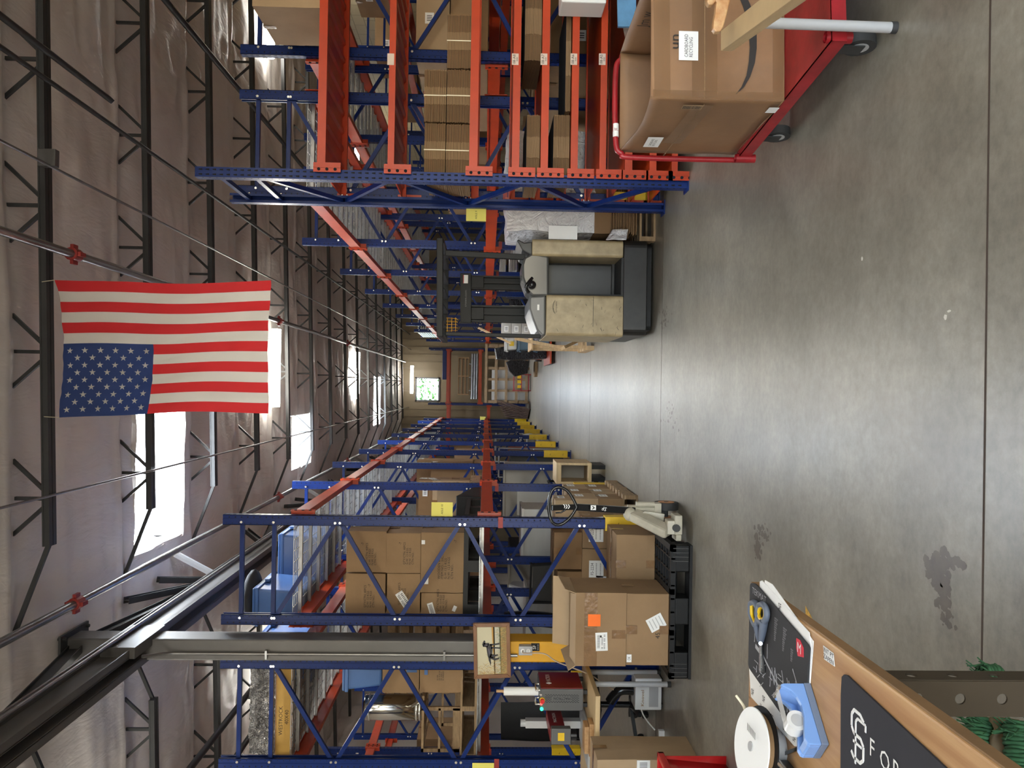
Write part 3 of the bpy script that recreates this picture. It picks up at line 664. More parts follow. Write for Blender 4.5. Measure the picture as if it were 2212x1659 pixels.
# ---------------------------------------------------------------- flag
fy = 5.98
def flag():
    t = thing('flag', 'large American flag hanging vertically from the nearest roof joist', 'flag', at(115, 760, Y=fy))
    A = at(118, 605, Y=fy); Bq = at(128, 902, Y=fy); C_ = at(582, 604, Y=fy); D_ = at(580, 893, Y=fy)   # right-top, left-top, right-bottom, left-bottom
    def P(u, v):   # u across stripes (0 = right edge .. 1 = left edge), v down the fly
        a = A.lerp(Bq, u); b = C_.lerp(D_, u); p = a.lerp(b, v)
        # edges curve inwards a little
        e = at(140, 745, Y=fy); p = p + Vector((0, 0, -.035*math.sin(math.pi*u)*(1-v)))
        p.x += .03*math.sin(math.pi*v)*(.5-u)*-1.2
        w = .016*math.sin(8*v+7*u)+.03*math.sin(3.5*u+2*v)+.03*noise.noise(Vector((u*5, v*3, 0)))+.012*noise.noise(Vector((u*14+v*5, v*8, 2)))
        return p+Vector((.01*math.sin(7*v+3*u)*math.sin(math.pi*v), w, 0))
    n1, n2 = 91, 120; b = MB()
    vs = [P(i/n1, j/n2) for i in range(n1+1) for j in range(n2+1)]; fs = []; ms = []
    b.add(vs, [])
    for i in range(n1):
        for j in range(n2):
            s = int((i/n1)*13+1e-6); u = (i+.5)/n1; v = (j+.5)/n2
            m = 0 if s % 2 == 0 else 1
            if v < .4333 and s >= 6: m = 2
            b.f.append((i*(n2+1)+j, (i+1)*(n2+1)+j, (i+1)*(n2+1)+j+1, i*(n2+1)+j+1)); b.m.append(m); b.sm.append(True)
    # thickness comes from a solidify modifier
    def cloth(name, col):
        m = mat(name, col, .7, var=.1, vscale=3); nt = m.node_tree; bs = nt.nodes['Principled BSDF']; out = nt.nodes['Material Output']
        tl = nt.nodes.new('ShaderNodeBsdfTranslucent'); tl.inputs[0].default_value = (*col, 1); mx = nt.nodes.new('ShaderNodeMixShader'); mx.inputs[0].default_value = .45
        nt.links.new(bs.outputs[0], mx.inputs[1]); nt.links.new(tl.outputs[0], mx.inputs[2]); nt.links.new(mx.outputs[0], out.inputs[0]); return m
    M['fred'] = cloth('flag_red', (.72, .03, .035)); M['fwhite'] = cloth('flag_white', (.8, .76, .68)); M['fblue'] = cloth('flag_blue', (.03, .06, .2))
    o = b.build('cloth', ['fred', 'fwhite', 'fblue'], t)
    st = MB()
    for r in range(9):
        for c in range(6 if r % 2 == 0 else 5):
            v = (.4333)*((2*c+1+(r % 2))/12.0)
            u = 6/13+(7/13)*((r+1)/10.0)
            cen = P(u, v); ex = (P(u+.01, v)-P(u-.01, v)).normalized(); ey = (P(u, v+.01)-P(u, v-.01)).normalized()
            pts = []
            for k in range(10):
                a = math.pi/2+k*math.pi/5; rr = .0245 if k % 2 == 0 else .0095
                # tips point to the hoist's left side of the canton (rotated flag)
                pts.append(cen+(ex*-math.sin(a)*1+ey*math.cos(a)*1)*rr+Vector((0, -.004, 0)))
            n = len(st.v); st.add(pts+[cen+Vector((0, -.004, 0))], [(k, (k+1) % 10, 10) for k in range(10)])
    st.build('stars', 'fwhite', t)
    ro = MB()
    for e in (A, Bq): ro.tube([e+Vector((0, 0, 0)), (e.x, 6.12, chord_z(e.x)+.03)], .003, 5)
    ro.build('tie_cord', 'strap', t)
flag()
# ================================================================ cartons, pallets and helpers
def carton(label, x0, x1, y0, y1, z0, z1, m='carton', texts=(), cards=(), group=None, tape=True, rot=0, cat='box', name='cardboard_box', band=False):
    """texts: (face, string, u, v, h)  cards: (face, u, v, w, h, text, tilt) with u,v in 0..1 of the face"""
    cx, cy = (x0+x1)/2, (y0+y1)/2; t = thing(name, label, cat, (cx, cy, z0), 0, group)
    w, d, h = x1-x0, y1-y0, z1-z0; e = .004; seed = hash(label) % 97 + x0
    b = MB(); g = .0035
    def jit(p): return Vector(p)+.004*Vector((noise.noise(Vector((p[0]*9, p[2]*7, seed))), noise.noise(Vector((p[1]*9, p[2]*5, seed+3))), .5*noise.noise(Vector((p[0]*6, p[1]*6, seed+7)))))
    n = 5
    X = lambda u: x0+w*u; Y = lambda v: y0+d*v; Z = lambda v: z0+h*v
    bul = lambda u, v: .006*math.sin(math.pi*u)*math.sin(math.pi*v)
    b.grid(lambda u, v: jit((X(u), y0-bul(u, v), Z(v))), n, n, sm=False); b.grid(lambda u, v: jit((X(1-u), y1+bul(u, v), Z(v))), n, n, sm=False)
    b.grid(lambda u, v: jit((x1+bul(u, v), Y(u), Z(v))), n, n, sm=False); b.grid(lambda u, v: jit((x0-bul(u, v), Y(1-u), Z(v))), n, n, sm=False)
    b.grid(lambda u, v: jit((X(u), Y(v), z1+.5*bul(u, v))), n, n, sm=False); b.grid(lambda u, v: (X(u), Y(1-v), z0), n, n, sm=False)
    # flap seams: a fine dark line along the top centre
    b.bx(x0+.01, x1-.01, cy-.0012, cy+.0012, z1-.001, z1+.0045, 1)
    def face(f):
        if f == 'f': return Vector((x0, y0-.0075, z0)), Vector((1, 0, 0)), Vector((0, 0, 1)), w, h
        if f == 'r': return Vector((x1+.0075, y0, z0)), Vector((0, 1, 0)), Vector((0, 0, 1)), d, h
        if f == 'l': return Vector((x0-.0075, y1, z0)), Vector((0, -1, 0)), Vector((0, 0, 1)), d, h
        return Vector((x0, y0, z1+.0055)), Vector((1, 0, 0)), Vector((0, 1, 0)), w, d
    for (f, s, u, v, hh) in texts:
        o, r, up, fw, fh = face(f); b.text(s, o+r*fw*u+up*fh*v, r, up, hh, 1, lift=.001)
    bo = b.build('body', [m, 'ink'], t)
    if tape:
        tb = MB(); tb.bx(x0-.0072, x1+.0072, cy-.026, cy+.026, z1+.0045, z1+.0052)
        tb.bx(x1+.0065, x1+.0072, cy-.026, cy+.026, z1-.09, z1+.0046); tb.bx(x0-.0072, x0-.0065, cy-.026, cy+.026, z1-.09, z1+.0046)
        tb.build('tape', 'tape', t)
        if band:
            MB().bx(cx-.03, cx+.03, y0-.0095, y0-.0085, z0+h*.0, z0+h*.22).build('tape', 'tape', t)
            MB().bx(cx-.03, cx+.03, y0-.0095, y0-.0085, z1-h*.25, z1+.004).build('tape', 'tape', t)
    for c in cards:
        f, u, v, cw, ch, s = c[:6]; tilt = c[6] if len(c) > 6 else 0; cm = c[7] if len(c) > 7 else 'white'
        o, r, up, fw, fh = face(f); c0 = o+r*fw*u+up*fh*v; nn = r.cross(up)
        r2 = r*math.cos(tilt)+up*math.sin(tilt); u2 = -r*math.sin(tilt)+up*math.cos(tilt)
        k = MB(); k.obx(c0+nn*.0006, cw, .0008, ch, Matrix((r2, nn, u2)).transposed())
        if s:
            lines = s.split('|'); L = len(lines)
            for i, q in enumerate(lines):
                sm = q.startswith('~'); k.text(q[1:] if sm else q, c0+nn*.001+u2*ch*(.5-(i+.5)/L)*.86, r2, u2, ch*(.2 if sm else .5)/L*1.2, 1, lift=.0006, w=cw*(.7 if sm or len(q) > 4 else .5))
        k.build('shipping_label', [cm, 'ink'], t)
    if rot: t.rotation_euler = (0, 0, rot)
    return t
def px(xa, xb, ya, yb, Y):     # picture rectangle on the plane Y -> X0, X1, Z0, Z1
    c = (xa+xb)/2; r = (ya+yb)/2
    return at(c, yb, Y=Y).x, at(c, ya, Y=Y).x, at(xb, r, Y=Y).z, at(xa, r, Y=Y).z
def cpx(label, xa, xb, ya, yb, Y, depth, **k):
    x0, x1, z0, z1 = px(xa, xb, ya, yb, Y); return carton(label, x0, x1, Y, Y+depth, z0, z1, **k)
def wood_pallet(label, x0, x1, y0, y1, z0, m='pallet', h=.14, group=None, rotz=0):
    t = thing('wooden_pallet', label, 'pallet', ((x0+x1)/2, (y0+y1)/2, z0), 0, group)
    n = 7
    for i in range(n):
        y = y0+(y1-y0)*(i+.5)/n; a = .05 if 0 < i < n-1 else .06
        MB().bx(x0, x1, y-a*.85, y+a*.85, z0+h-.018, z0+h).build('deck_board', m, t)
    for i in range(3):
        x = x0+.02+(x1-x0-.04)*i/2
        MB().bx(x-.02, x+.02, y0, y1, z0+.018, z0+h-.018).build('stringer', m, t)
    for i in range(3):
        y = y0+.05+(y1-y0-.1)*i/2; MB().bx(x0, x1, y-.05, y+.05, z0, z0+.018).build('bottom_board', m, t)
    if rotz: t.rotation_euler = (0, 0, rotz)
    return t
QTY = 'QTY/CTN: 40PCS\nG.W: 13 KGS\nN.W: 12 KGS\nCTN NO.:'
# ---- bay one, middle shelf of the left aisle rack
Y1 = 7.25
x0, x1, z0, z1 = px(1002, 1032, 1140, 1345, 7.2)
bp_ = thing('plastic_pallet', 'flat black plastic pallet under the six large cartons on the middle shelf', 'pallet', (-1.6, 7.8, LO+.005))
MB().bx(-1.98, -1.1, 7.2, 8.3, LO+.1, LO+.14).build('deck', 'black', bp_)
for xx in (-1.98, -1.6, -1.21):
    for yy in (7.2, 7.7, 8.2): MB().bx(xx, xx+.1, yy, yy+.1, LO+.005, LO+.1).build('foot', 'black', bp_)
zt = LO+.142
za, zb, zc2, zd = zt, at(908, 1240, Y=Y1).z, at(833, 1240, Y=Y1).z, at(747, 1240, Y=Y1).z
XR1 = at(900, 1150, Y=Y1).x; XM = at(900, 1239, Y=Y1).x; XMb = at(950, 1281, Y=Y1).x; XLf = -1.985
carton('wide carton printed WOODEN BOX at bottom right of the six-carton stack', XMb+.004, XR1, Y1, Y1+.5, za, zb-.003, texts=[('f', 'WOODEN BOX\nITEM NO.:  3XL-A\nG.W:13.5 KGS\nN.W: 12.5 KGS\nCTN NO.:', .45, .42, .021), ('f', '-7', .86, .2, .022)], cards=[('f', .2, .87, .06, .04, ''), ('f', .84, .95, .035, .03, '')], group='large cartons on the middle shelf')
carton('carton at bottom left of the six-carton stack', XLf, XMb-.002, Y1, Y1+.5, za, zb-.012, texts=[('f', QTY, .68, .5, .018)], cards=[('f', .25, .75, .12, .05, 'IIIIIIII', .3), ('f', .3, .2, .05, .03, '', -.4)], group='large cartons on the middle shelf')
carton('carton at middle right of the six-carton stack, text turned to the aisle', XM+.004, XR1-.01, Y1, Y1+.5, zb, zc2-.003, texts=[('f', QTY, .5, .35, .018), ('f', '-7', .75, .6, .02)], group='large cartons on the middle shelf')
carton('carton at middle left of the six-carton stack with a crooked barcode label', XLf+.01, XM-.003, Y1, Y1+.5, zb, zc2-.014, texts=[('f', QTY, .5, .5, .018)], cards=[('f', .35, .5, .15, .07, 'IIIII IIII|IIIIIIII', .6)], group='large cartons on the middle shelf')
carton('carton at top right of the six-carton stack', XM+.004, XR1-.0, Y1+.02, Y1+.5, zc2, zd, texts=[('f', QTY, .45, .38, .018), ('f', '-7', .7, .6, .02)], group='large cartons on the middle shelf')
carton('carton at top left of the six-carton stack, lowest top edge', XLf-.0, XM-.006, Y1, Y1+.48, zc2, zd-.0, texts=[('f', QTY, .45, .4, .018), ('f', '-7', .72, .4, .02)], group='large cartons on the middle shelf')
# ---- bay two onwards on the middle shelf
Y2 = 9.75
wood_pallet('weathered wooden pallet under the tall cartons on the second middle shelf', -1.98, -1.13, Y2-.1, Y2+.95, LO+.005)
def gz(x, y, Y): return at(x, y, Y=Y).z
carton('tall pale carton behind the yellow aisle sign, nearest of its bay', -1.66, -1.14, Y2, Y2+.2, LO+.15, gz(945, 1060, Y2), m='carton2', texts=[('r', 'W00107XLCB', .5, .4, .025)], cards=[('r', .6, .95, .06, .03, '')])
carton('upright pale carton directly behind the sign carton', -1.64, -1.13, Y2+.22, Y2+.4, LO+.15, gz(932, 1050, Y2), m='carton2', band=True)
carton('square carton at top of the second bay stack', -1.97, -1.67, Y2+.05, Y2+.4, gz(935, 1090, Y2), gz(885, 1090, Y2), m='carton', texts=[('f', 'QTY/CTN:\nG.W:\nN.W:', .5, .4, .02)])
carton('carton under the top carton of the second bay stack', -1.98, -1.67, Y2+.05, Y2+.4, LO+.15, gz(936, 1090, Y2), m='carton3')
Y3 = Y2+.45
carton('taped brown carton with slanted label in the second bay', -1.62, -1.15, Y3, Y3+.4, gz(975, 1020, Y3), gz(905, 1020, Y3), m='carton3', cards=[('r', .4, .6, .14, .08, 'IIIII', .4), ('f', .7, .8, .1, .06, 'III')])
carton('flat brown carton under the slanted label carton', -1.62, -1.15, Y3, Y3+.4, LO+.15, gz(976, 1020, Y3), m='carton3')
carton('carton in the second bay back row, left', -1.98, -1.64, Y3, Y3+.45, LO+.15, gz(890, 1070, Y3), m='carton')
Y4 = 12.1
wood_pallet('wooden pallet on the third middle shelf of the left aisle rack', -1.98, -1.13, Y4, Y4+1.05, LO+.005)
carton('wide brown carton on the third middle shelf', -1.97, -1.12, Y4+.05, Y4+.5, LO+.15, gz(930, 1000, Y4), m='carton3', cards=[('f', .6, .6, .2, .12, 'IIII')], band=True)
carton('low carton behind the wide brown one on the third middle shelf', -1.97, -1.12, Y4+.55, Y4+1.0, LO+.15, gz(900, 990, Y4+.5), m='carton')
# stacked bins beside the sign
sb = MB()
for k in range(3):
    z = LO+.01+k*.05; y = 7.36+k*.0
bn = thing('plastic_bin', 'black plastic bin standing on the middle shelf beside the aisle post', 'bin', (-1.2, 8.9, LO))
o = MB(); o.prism([(8.45, LO+.006), (9.3, LO+.006), (9.25, LO+.1), (8.5, LO+.26)], 'x', -1.4, -1.11); o.build('body', 'black', bn, bevel=.01)
# ---- floor level, bay one
wood_pallet('low wooden pallet under the FS-2234 cartons on the floor of the left rack', -1.98, -1.1, 7.15, 7.95, 0)
Yf = 7.35
def FS(n, cards): return cards
x0, x1, z0, z1 = px(1257, 1310, 1186, 1281, Yf)
carton('carton labelled FS-2234 behind the black plastic pallet', x0, x1, Yf, Yf+.4, z0, z1, texts=[], cards=[('f', .55, .42, .15, .13, 'FS-2234|~IIIIIIIIIIIIIIIIIIIIII|~IIIIIIIIIIII'), ('f', .25, .2, .11, .11, '~IIII|SF|SF SF', -.1)])
zz0 = z0
x0b, x1b, _, _ = px(1257, 1310, 1120, 1184, Yf)
carton('carton with a half-hidden white FS label to the right of the FS-2234 carton', x0b, x1b, Yf, Yf+.4, zz0, z1, cards=[('f', .5, .45, .15, .13, 'FS-2234|~IIIIIIIIIIIIIIIIIIIIII|~IIIIIIIIIIII'), ('f', .85, .3, .11, .1, 'SF|OK', .1)])
carton('carton low on the floor pallet, under the FS-2234 carton', x0, x1b, Yf, Yf+.5, .145, zz0-.002, m='carton')
x2, x3, z2, z3 = px(1204, 1256, 1218, 1335, Yf)
carton('brown taped carton resting on the FS-2234 stack, left one', x2, min(x3, -1.62), Yf, Yf+.4, z1+.002, z3, m='carton3', band=True)
x4, x5, z4, z5 = px(1197, 1256, 1150, 1217, Yf)
carton('brown taped carton resting on the FS-2235 carton, right one', -1.6, x5, Yf, Yf+.4, z1+.002, z5, m='carton3', band=True)
carton('pale flat carton lying behind the brown taped cartons', x2, -1.65, Yf+.45, Yf+.6, .145, z5-.03, m='carton2')
# right stack of the second bay on the floor
Yg = 8.02
wood_pallet('wooden pallet poking into the aisle below the taped cartons', -1.62, -1.02, Yg-.02, Yg+1.3, 0)
x0, x1, z0, z1 = px(1283, 1372, 1090, 1150, Yg)
for i, (xa, za_, zb_, lb) in enumerate([(-1.06, .145, .38, 'lowest carton facing the aisle behind the pallet jack'), (-1.06, .382, .62, 'middle carton facing the aisle behind the pallet jack')]):
    for j in range(3):
        carton(lb+', '+('nearest', 'second', 'furthest')[j]+' in its row', -1.5, xa, Yg+j*.42, Yg+j*.42+.4, za_, zb_, m='carton2' if (i+j) % 2 else 'carton', cards=[('r', .5, .7, .16, .08, '~IIIIIIIII|~IIIIII')], band=True, group='taped cartons behind the pallet jack')
carton('short carton on top of the row behind the jack handle', -1.5, -1.08, Yg, Yg+.4, .624, .8, m='carton2', cards=[('r', .5, .6, .15, .07, 'IIIIII')], group='taped cartons behind the pallet jack')
# furniture stored on the floor level of the left rack
def desk_panel(label, x0, x1, y0, y1, z0, z1, m='stack', cat='desk', name='desk'):
    t = thing(name, label, cat, ((x0+x1)/2, (y0+y1)/2, z0)); th = .025
    MB().bx(x0, x1, y0, y0+th, z0, z1).build('front_panel', m, t, bevel=.002)
    MB().bx(x0, x1, y1-th, y1, z0, z1).build('back_panel', m, t, bevel=.002)
    MB().bx(x0-.01, x1+.01, y0-.01, y1+.01, z1, z1+.03).build('top', m, t, bevel=.002)
    k = MB(); k.bx(x0, x0+th, y0+th, y1-th, z0, z1); k.build('side_panel', m, t); MB().bx(x1-th, x1, y0+th, y1-th, z0, z1).build('side_panel', m, t)
    return t
desk_panel('tall beige laminate cabinet standing on end behind the white office chair', -1.98, -1.2, 12.2, 12.6, 0, gz(1093, 1060, 11.7))
desk_panel('second beige laminate panel unit behind the tall beige cabinet', -1.95, -1.2, 12.8, 13.6, 0, gz(1095, 1000, 12.8), m='greywhite')
# open cabinet at the aisle
oc_ = thing('open_cabinet', 'small open-fronted beige cabinet at the aisle under the tall beige cabinet', 'cabinet', (-1.2, 10.2, 0))
xa, xb, za, zb = px(1202, 1279, 1003, 1045, 10.0)
xb = -1.0; xa = -1.3; yy0, yy1 = 10.15, 11.0
xa, xb, za, zb = px(1202, 1278, 1000, 1046, 10.15)
for nm, bx in (('side_panel', (xa, xa+.03, 10.15, 10.7, za, zb)), ('side_panel', (xb-.03, xb, 10.15, 10.7, za, zb)), ('top_panel', (xa+.03, xb-.03, 10.15, 10.7, zb-.06, zb)), ('bottom_panel', (xa+.03, xb-.03, 10.15, 10.7, za, za+.04)), ('back_panel', (xa+.03, xb-.03, 10.6, 10.62, za+.04, zb-.06))):
    MB().bx(*bx).build(nm, 'woodpale' if nm != 'back_panel' else 'stack', oc_, bevel=.002)
f2 = MB()
for u in (xa+.03, xb-.08): f2.bx(u, u+.05, 10.2, 10.65, 0, za)
f2.build('foot', 'black', oc_)
def office_chair(label, x, y, rz, back='greywhite', seat='blackfab', h=1.0, mesh=False):
    t = thing('office_chair', label, 'chair', (x, y, 0), 0)
    b = MB(); b.cyl((x, y, .1), (x, y, .42), .028, 10); b.build('gas_lift', 'blackgloss', t)
    for k in range(5):
        a = 2*math.pi*k/5; q = MB(); ex, ey = x+.28*math.cos(a), y+.28*math.sin(a)
        q.bar((x, y, .11), (ex, ey, .075), .045, .03); lg = q.build('base_leg', 'black', t, bevel=.004)
        c = MB(); c.cyl((ex-.02, ey, .03), (ex+.02, ey, .03), .03, 10); c.build('caster', 'black', lg)
    s = MB(); s.grid(lambda u, v: (x+.24*(2*u-1), y+.24*(2*v-1), .47+.03*math.cos((2*u-1)*1.4)*math.cos((2*v-1)*1.4)), 10, 10); s.bx(x-.24, x+.24, y-.24, y+.24, .42, .478); s.build('seat', seat, t, bevel=.015)
    bk = MB()
    if mesh:
        for p, q in (((-.22, .26, .55), (-.2, .3, h)), ((.22, .26, .55), (.2, .3, h))): bk.bar((x+p[0], y+p[1], p[2]), (x+q[0], y+q[1], q[2]), .03, .02)
        bk.bar((x-.22, y+.3, h), (x+.22, y+.3, h), .03, .02); bk.bar((x-.22, y+.26, .56), (x+.22, y+.26, .56), .03, .02); bo = bk.build('back_frame', 'black', t)
        MB().bx(x-.2, x+.2, y+.27, y+.28, .58, h-.02).build('back_mesh', 'dgrey', bo)
    else:
        def F(sg): return lambda u, v: (x+.22*(2*u-1)*(1-.15*v), y+.26+.06*(2*u-1)**2*-1+sg*.015+.05*math.sin(v*2.2), .52+(h-.52)*v)
        bk.grid(F(-1), 12, 10); bk.grid(F(1), 12, 10); bk.build('backrest', back, t)
    for s_ in (-1, 1):
        ar = MB(); ar.tube([(x+s_*.25, y+.1, .45), (x+s_*.29, y+.1, .55), (x+s_*.29, y+.05, .66), (x+s_*.29, y-.12, .66)], .015, 6)
        ar.build('armrest', 'black', t)
    t.rotation_euler = (0, 0, rz); return t
office_chair('office chair with white shell back behind the pallet jack handle', -1.5, 11.0-.2, 0, back='whiteplastic', h=1.05)
office_chair('black framed mesh office chair left of the pallet jack handle', -1.85, 8.45, 2.9, mesh=True, h=1.02)
office_chair('dark office chair half hidden beyond the wooden pallet of the left rack', -2.75, 11.2, 2.2, mesh=True, h=.95)
desk_panel('pale grey cabinet stored behind the brown taped cartons', -1.98, -1.4, 9.6, 10.2, 0, gz(1130, 1150, 9.8), m='greywhite')
desk_panel('beige cabinet stored on the floor of the second left row', -3.1, -2.35, 12.0, 12.2, 0, 1.1, m='stack')
desk_panel('pale desk on the floor of the second left row behind the black office chairs', -3.1, -2.4, 9.75, 10.4, 0, .95, m='greywhite')
# ---- yellow signs
def hang_sign(label, xa, xb, ya, yb, Y, txt, X0=None, X1=None):
    x0, x1, z0, z1 = px(xa, xb, ya, yb, Y); x0 = min(x0, X0) if X0 is not None else x0; x1 = max(x1, X1) if X1 is not None else x1; b = MB().bx(x0, x1, Y-.003, Y, z0, z1)
    if txt: b.text(txt, ((x0+x1)/2, Y-.003, (z0+z1)/2), (1, 0, 0), (0, 0, 1), .016, 1)
    return tag(b.build('aisle_sign', ['paleyellow', 'ink'], None), label, 'sign')
hang_sign('yellow card sign reading AISLE 10 fixed to the left aisle rack', 932, 978, 1085, 1112, 7.0, 'AISLE 10', X0=XA+FD/2)
hang_sign('yellow card sign reading AISLE 9 fixed to the right rack above the wrapped load', 1007, 1050, 453, 478, 7.05, 'AISLE 9', X1=1.5225)
hang_sign('small yellow card sign far down the left rack row', 1037, 1049, 900, 907, 29.0, '')
hang_sign('yellow card sign at the lower picture edge on the second left row', 1020, 1067, 1648, 1690, 6.95, '')
# ---- black plastic pallet with cartons
PX0, PX1, PY0, PY1 = -2.05, -1.1, 5.86, 6.7
pp = thing('plastic_pallet', 'open-grid black plastic pallet on the floor carrying three cartons', 'pallet', (-1.58, 6.3, 0))
d = MB(); zt = .155; PY1 = 6.95
d.bx(PX0, PX1, PY0, PY0+.045, zt-.035, zt); d.bx(PX0, PX1, PY1-.045, PY1, zt-.035, zt)
d.bx(PX0, PX0+.045, PY0, PY1, zt-.035, zt); d.bx(PX1-.045, PX1, PY0, PY1, zt-.035, zt)
for i in range(1, 10): x = PX0+(PX1-PX0)*i/10; d.bx(x-.006, x+.006, PY0, PY1, zt-.03, zt-.002)
for i in range(1, 12): y = PY0+(PY1-PY0)*i/12; d.bx(PX0, PX1, y-.006, y+.006, zt-.03, zt-.002)
for x in (PX0+.33, PX0+.62): d.bx(x-.02, x+.02, PY0, PY1, zt-.03, zt)
d.build('grid_deck', 'black', pp)
for i, x in enumerate((PX0, PX0+.385, PX1-.19)):
    for y in (PY0, (PY0+PY1)/2-.08, PY1-.16):
        w_ = .19; MB().bx(x, x+w_, y+.001, y+.16, .02, zt-.035).build('foot_block', 'black', pp, bevel=.01)
for y in (PY0, (PY0+PY1)/2-.07, PY1-.14): 
    s_ = MB(); s_.bx(PX0, PX1, y, y+.14, 0, .02); s_.build('runner', 'black', pp)
for x in (PX0+.02, PX0+.05, PX0+.08, PX0+.11, PX1-.11, PX1-.08, PX1-.05, PX1-.02): MB().bx(x-.003, x+.003, PY0-.006, PY0+.002, .03, .14).build('rib', 'dgrey', pp)
Yc = 5.9; zt += .002
x0, x1, z0, z1 = px(1353, 1457, 1283, 1437, Yc)
cb = carton('carton marked 45 at the front left of the black pallet', x0, x1, Yc, Yc+.45, zt, z1, cards=[('f', .6, .3, .1, .12, '~IIIIIIIIIII|~IIIIIIIIIIIIIII|~IIIIIIIIIII|~IIIIIIIIIIIIII', .5), ('f', .1, .93, .055, .035, 'OK')], texts=[('f', '45', .42, .26, .032)], band=True)
x0t, x1t, z0t, z1t = px(1243, 1352, 1280, 1438, Yc)
# open-topped carton on it
ot = thing('cardboard_box', 'open-topped carton with a fluorescent orange square, stacked on the carton marked 45', 'box', ((x0t+x1t)/2, Yc+.25, z1))
zq0 = z1+.007; zq1 = z1t; th = .006; ya_, yb_ = Yc-.01, Yc+.46
b = MB(); b.bx(x0t, x1t, ya_, ya_+th, zq0, zq1); b.bx(x0t, x1t, yb_-th, yb_, zq0, zq1); b.bx(x0t, x0t+th, ya_+th, yb_-th, zq0, zq1); b.bx(x1t-th, x1t, ya_+th, yb_-th, zq0, zq1); b.bx(x0t, x1t, ya_, yb_, zq0-.004, zq0)
b.build('body', 'carton', ot)
fb = MB(); fb.bar((x0t, yb_-.005, zq1+.0), (x0t-.0, yb_+.05, zq1+.1), .004, .004)
for nm, qd in (('flap', [(x0t+.01, ya_+.002, zq1), (x1t-.01, ya_+.002, zq1), (x1t-.03, ya_+.12, zq1+.028), (x0t+.03, ya_+.12, zq1+.028)]), ('flap', [(x1t-.003, ya_, zq1), (x1t-.003, yb_, zq1), (x1t+.02, yb_-.02, zq1+.09), (x1t+.02, ya_+.02, zq1+.075)]), ('flap', [(x0t+.003, ya_, zq1), (x0t+.003, yb_, zq1), (x0t-.03, yb_, zq1+.06), (x0t-.03, ya_, zq1+.05)]), ('flap', [(x0t, yb_, zq1), (x1t, yb_, zq1), (x1t, yb_+.06, zq1+.12), (x0t, yb_+.06, zq1+.12)])):
    m = MB(); m.quad(*qd); fo = m.build(nm, 'carton2', ot); so = fo.modifiers.new('s', 'SOLIDIFY'); so.thickness = .005
k = MB(); X = lambda y: at(1290, y, Y=ya_).x; Zz = lambda x: at(x, 1350, Y=ya_).z
k.bx(X(1353), X(1327), ya_-.002, ya_-.001, Zz(1297), Zz(1270)); k.build('orange_card', 'fluoro', ot)
k = MB(); ca = Vector((X(1386), ya_-.0015, Zz(1300))); k.obx(ca, .13, .001, .085, R3('Y', -.05))
k.text('IIIIIIIIIIIIIII', ca+Vector((.0, -.0006, .022)), (1, 0, 0), (0, 0, 1), .02, 1, w=.09); k.text('II IIIIIII\nIIIII III II', ca+Vector((0, -.0006, -.012)), (1, 0, 0), (0, 0, 1), .012, 1, w=.1); k.bx(ca.x+.03, ca.x+.045, ya_-.0026, ya_-.002, ca.z+.0, ca.z+.012, 1)
k.build('shipping_label', ['white', 'ink'], ot)
tp = MB(); tp.bx(x0t, x1t, ya_-.0012, ya_-.0005, Zz(1290), Zz(1262)); tp.bx(X(1370)-.03, X(1370)+.03, ya_-.0016, ya_-.0008, zq0, Zz(1322)); tp.build('tape', 'tape', ot)
ra = px(1331, 1424, 1156, 1281, 6.42)
carton('plain carton at the back right of the black pallet', ra[0], ra[1], 6.42, 6.92, zt, ra[3], m='carton', cards=[], band=True)
ta = MB()
# ---- pallet jack
pj = thing('pallet_jack', 'cream hand pallet jack with black loop handle parked beside the cartons', 'pallet jack', (-.95, 6.35, 0))
cr = 'tancheap'
for yy in (6.02, 6.5):
    f = MB(); f.bx(-1.04, -.9, yy-.07, yy+.07, .055, .11); f.prism([(yy-.07, .055), (yy+.07, .055), (yy+.055, .16), (yy-.055, .16)], 'x', -1.04, -.94); f.bx(-1.085, -1.04, yy-.07, yy+.07, .06, .1)
    f.cyl((-.99, yy-.085, .1), (-.99, yy-.06, .1), .028, 12, 1); f.build('fork', [cr, 'darksteel'], pj, bevel=.006)
aw = at(1368, 1112, Y=6.2); a2 = at(1462, 1158, Y=5.98)
a = MB(); a.bar((aw.x-.0, 6.22, aw.z+.0), (a2.x+.02, 6.0, a2.z+.05), .075, .11); a.bar((aw.x, 6.28, aw.z), (a2.x+.03, 6.5, a2.z+.05), .075, .11); a.sphere((aw.x, 6.24, aw.z+.02), .055, 14, sc=(1, 1.1, .9)); a.build('lift_frame', cr, pj, bevel=.02)
pm = MB(); px_, py_ = at(1400, 1102, Y=6.3).x, 6.28
pm.cyl((px_, py_, .18), (px_, py_, .4), .042, 18); pm.cyl((px_+.05, py_-.03, .2), (px_+.05, py_-.03, .34), .022, 12); pm.bx(px_-.05, px_+.06, py_-.05, py_+.05, .15, .2); pm.build('pump', cr, pj)
lk = MB(); q = at(1425, 1112, Y=6.2); lk.bar((px_-.02, 6.2, .29), (q.x-.02, 6.18, .14), .02, .06); lk.cyl((px_-.02, 6.17, .28), (px_-.02, 6.23, .28), .03, 12); lk.build('linkage', cr, pj)
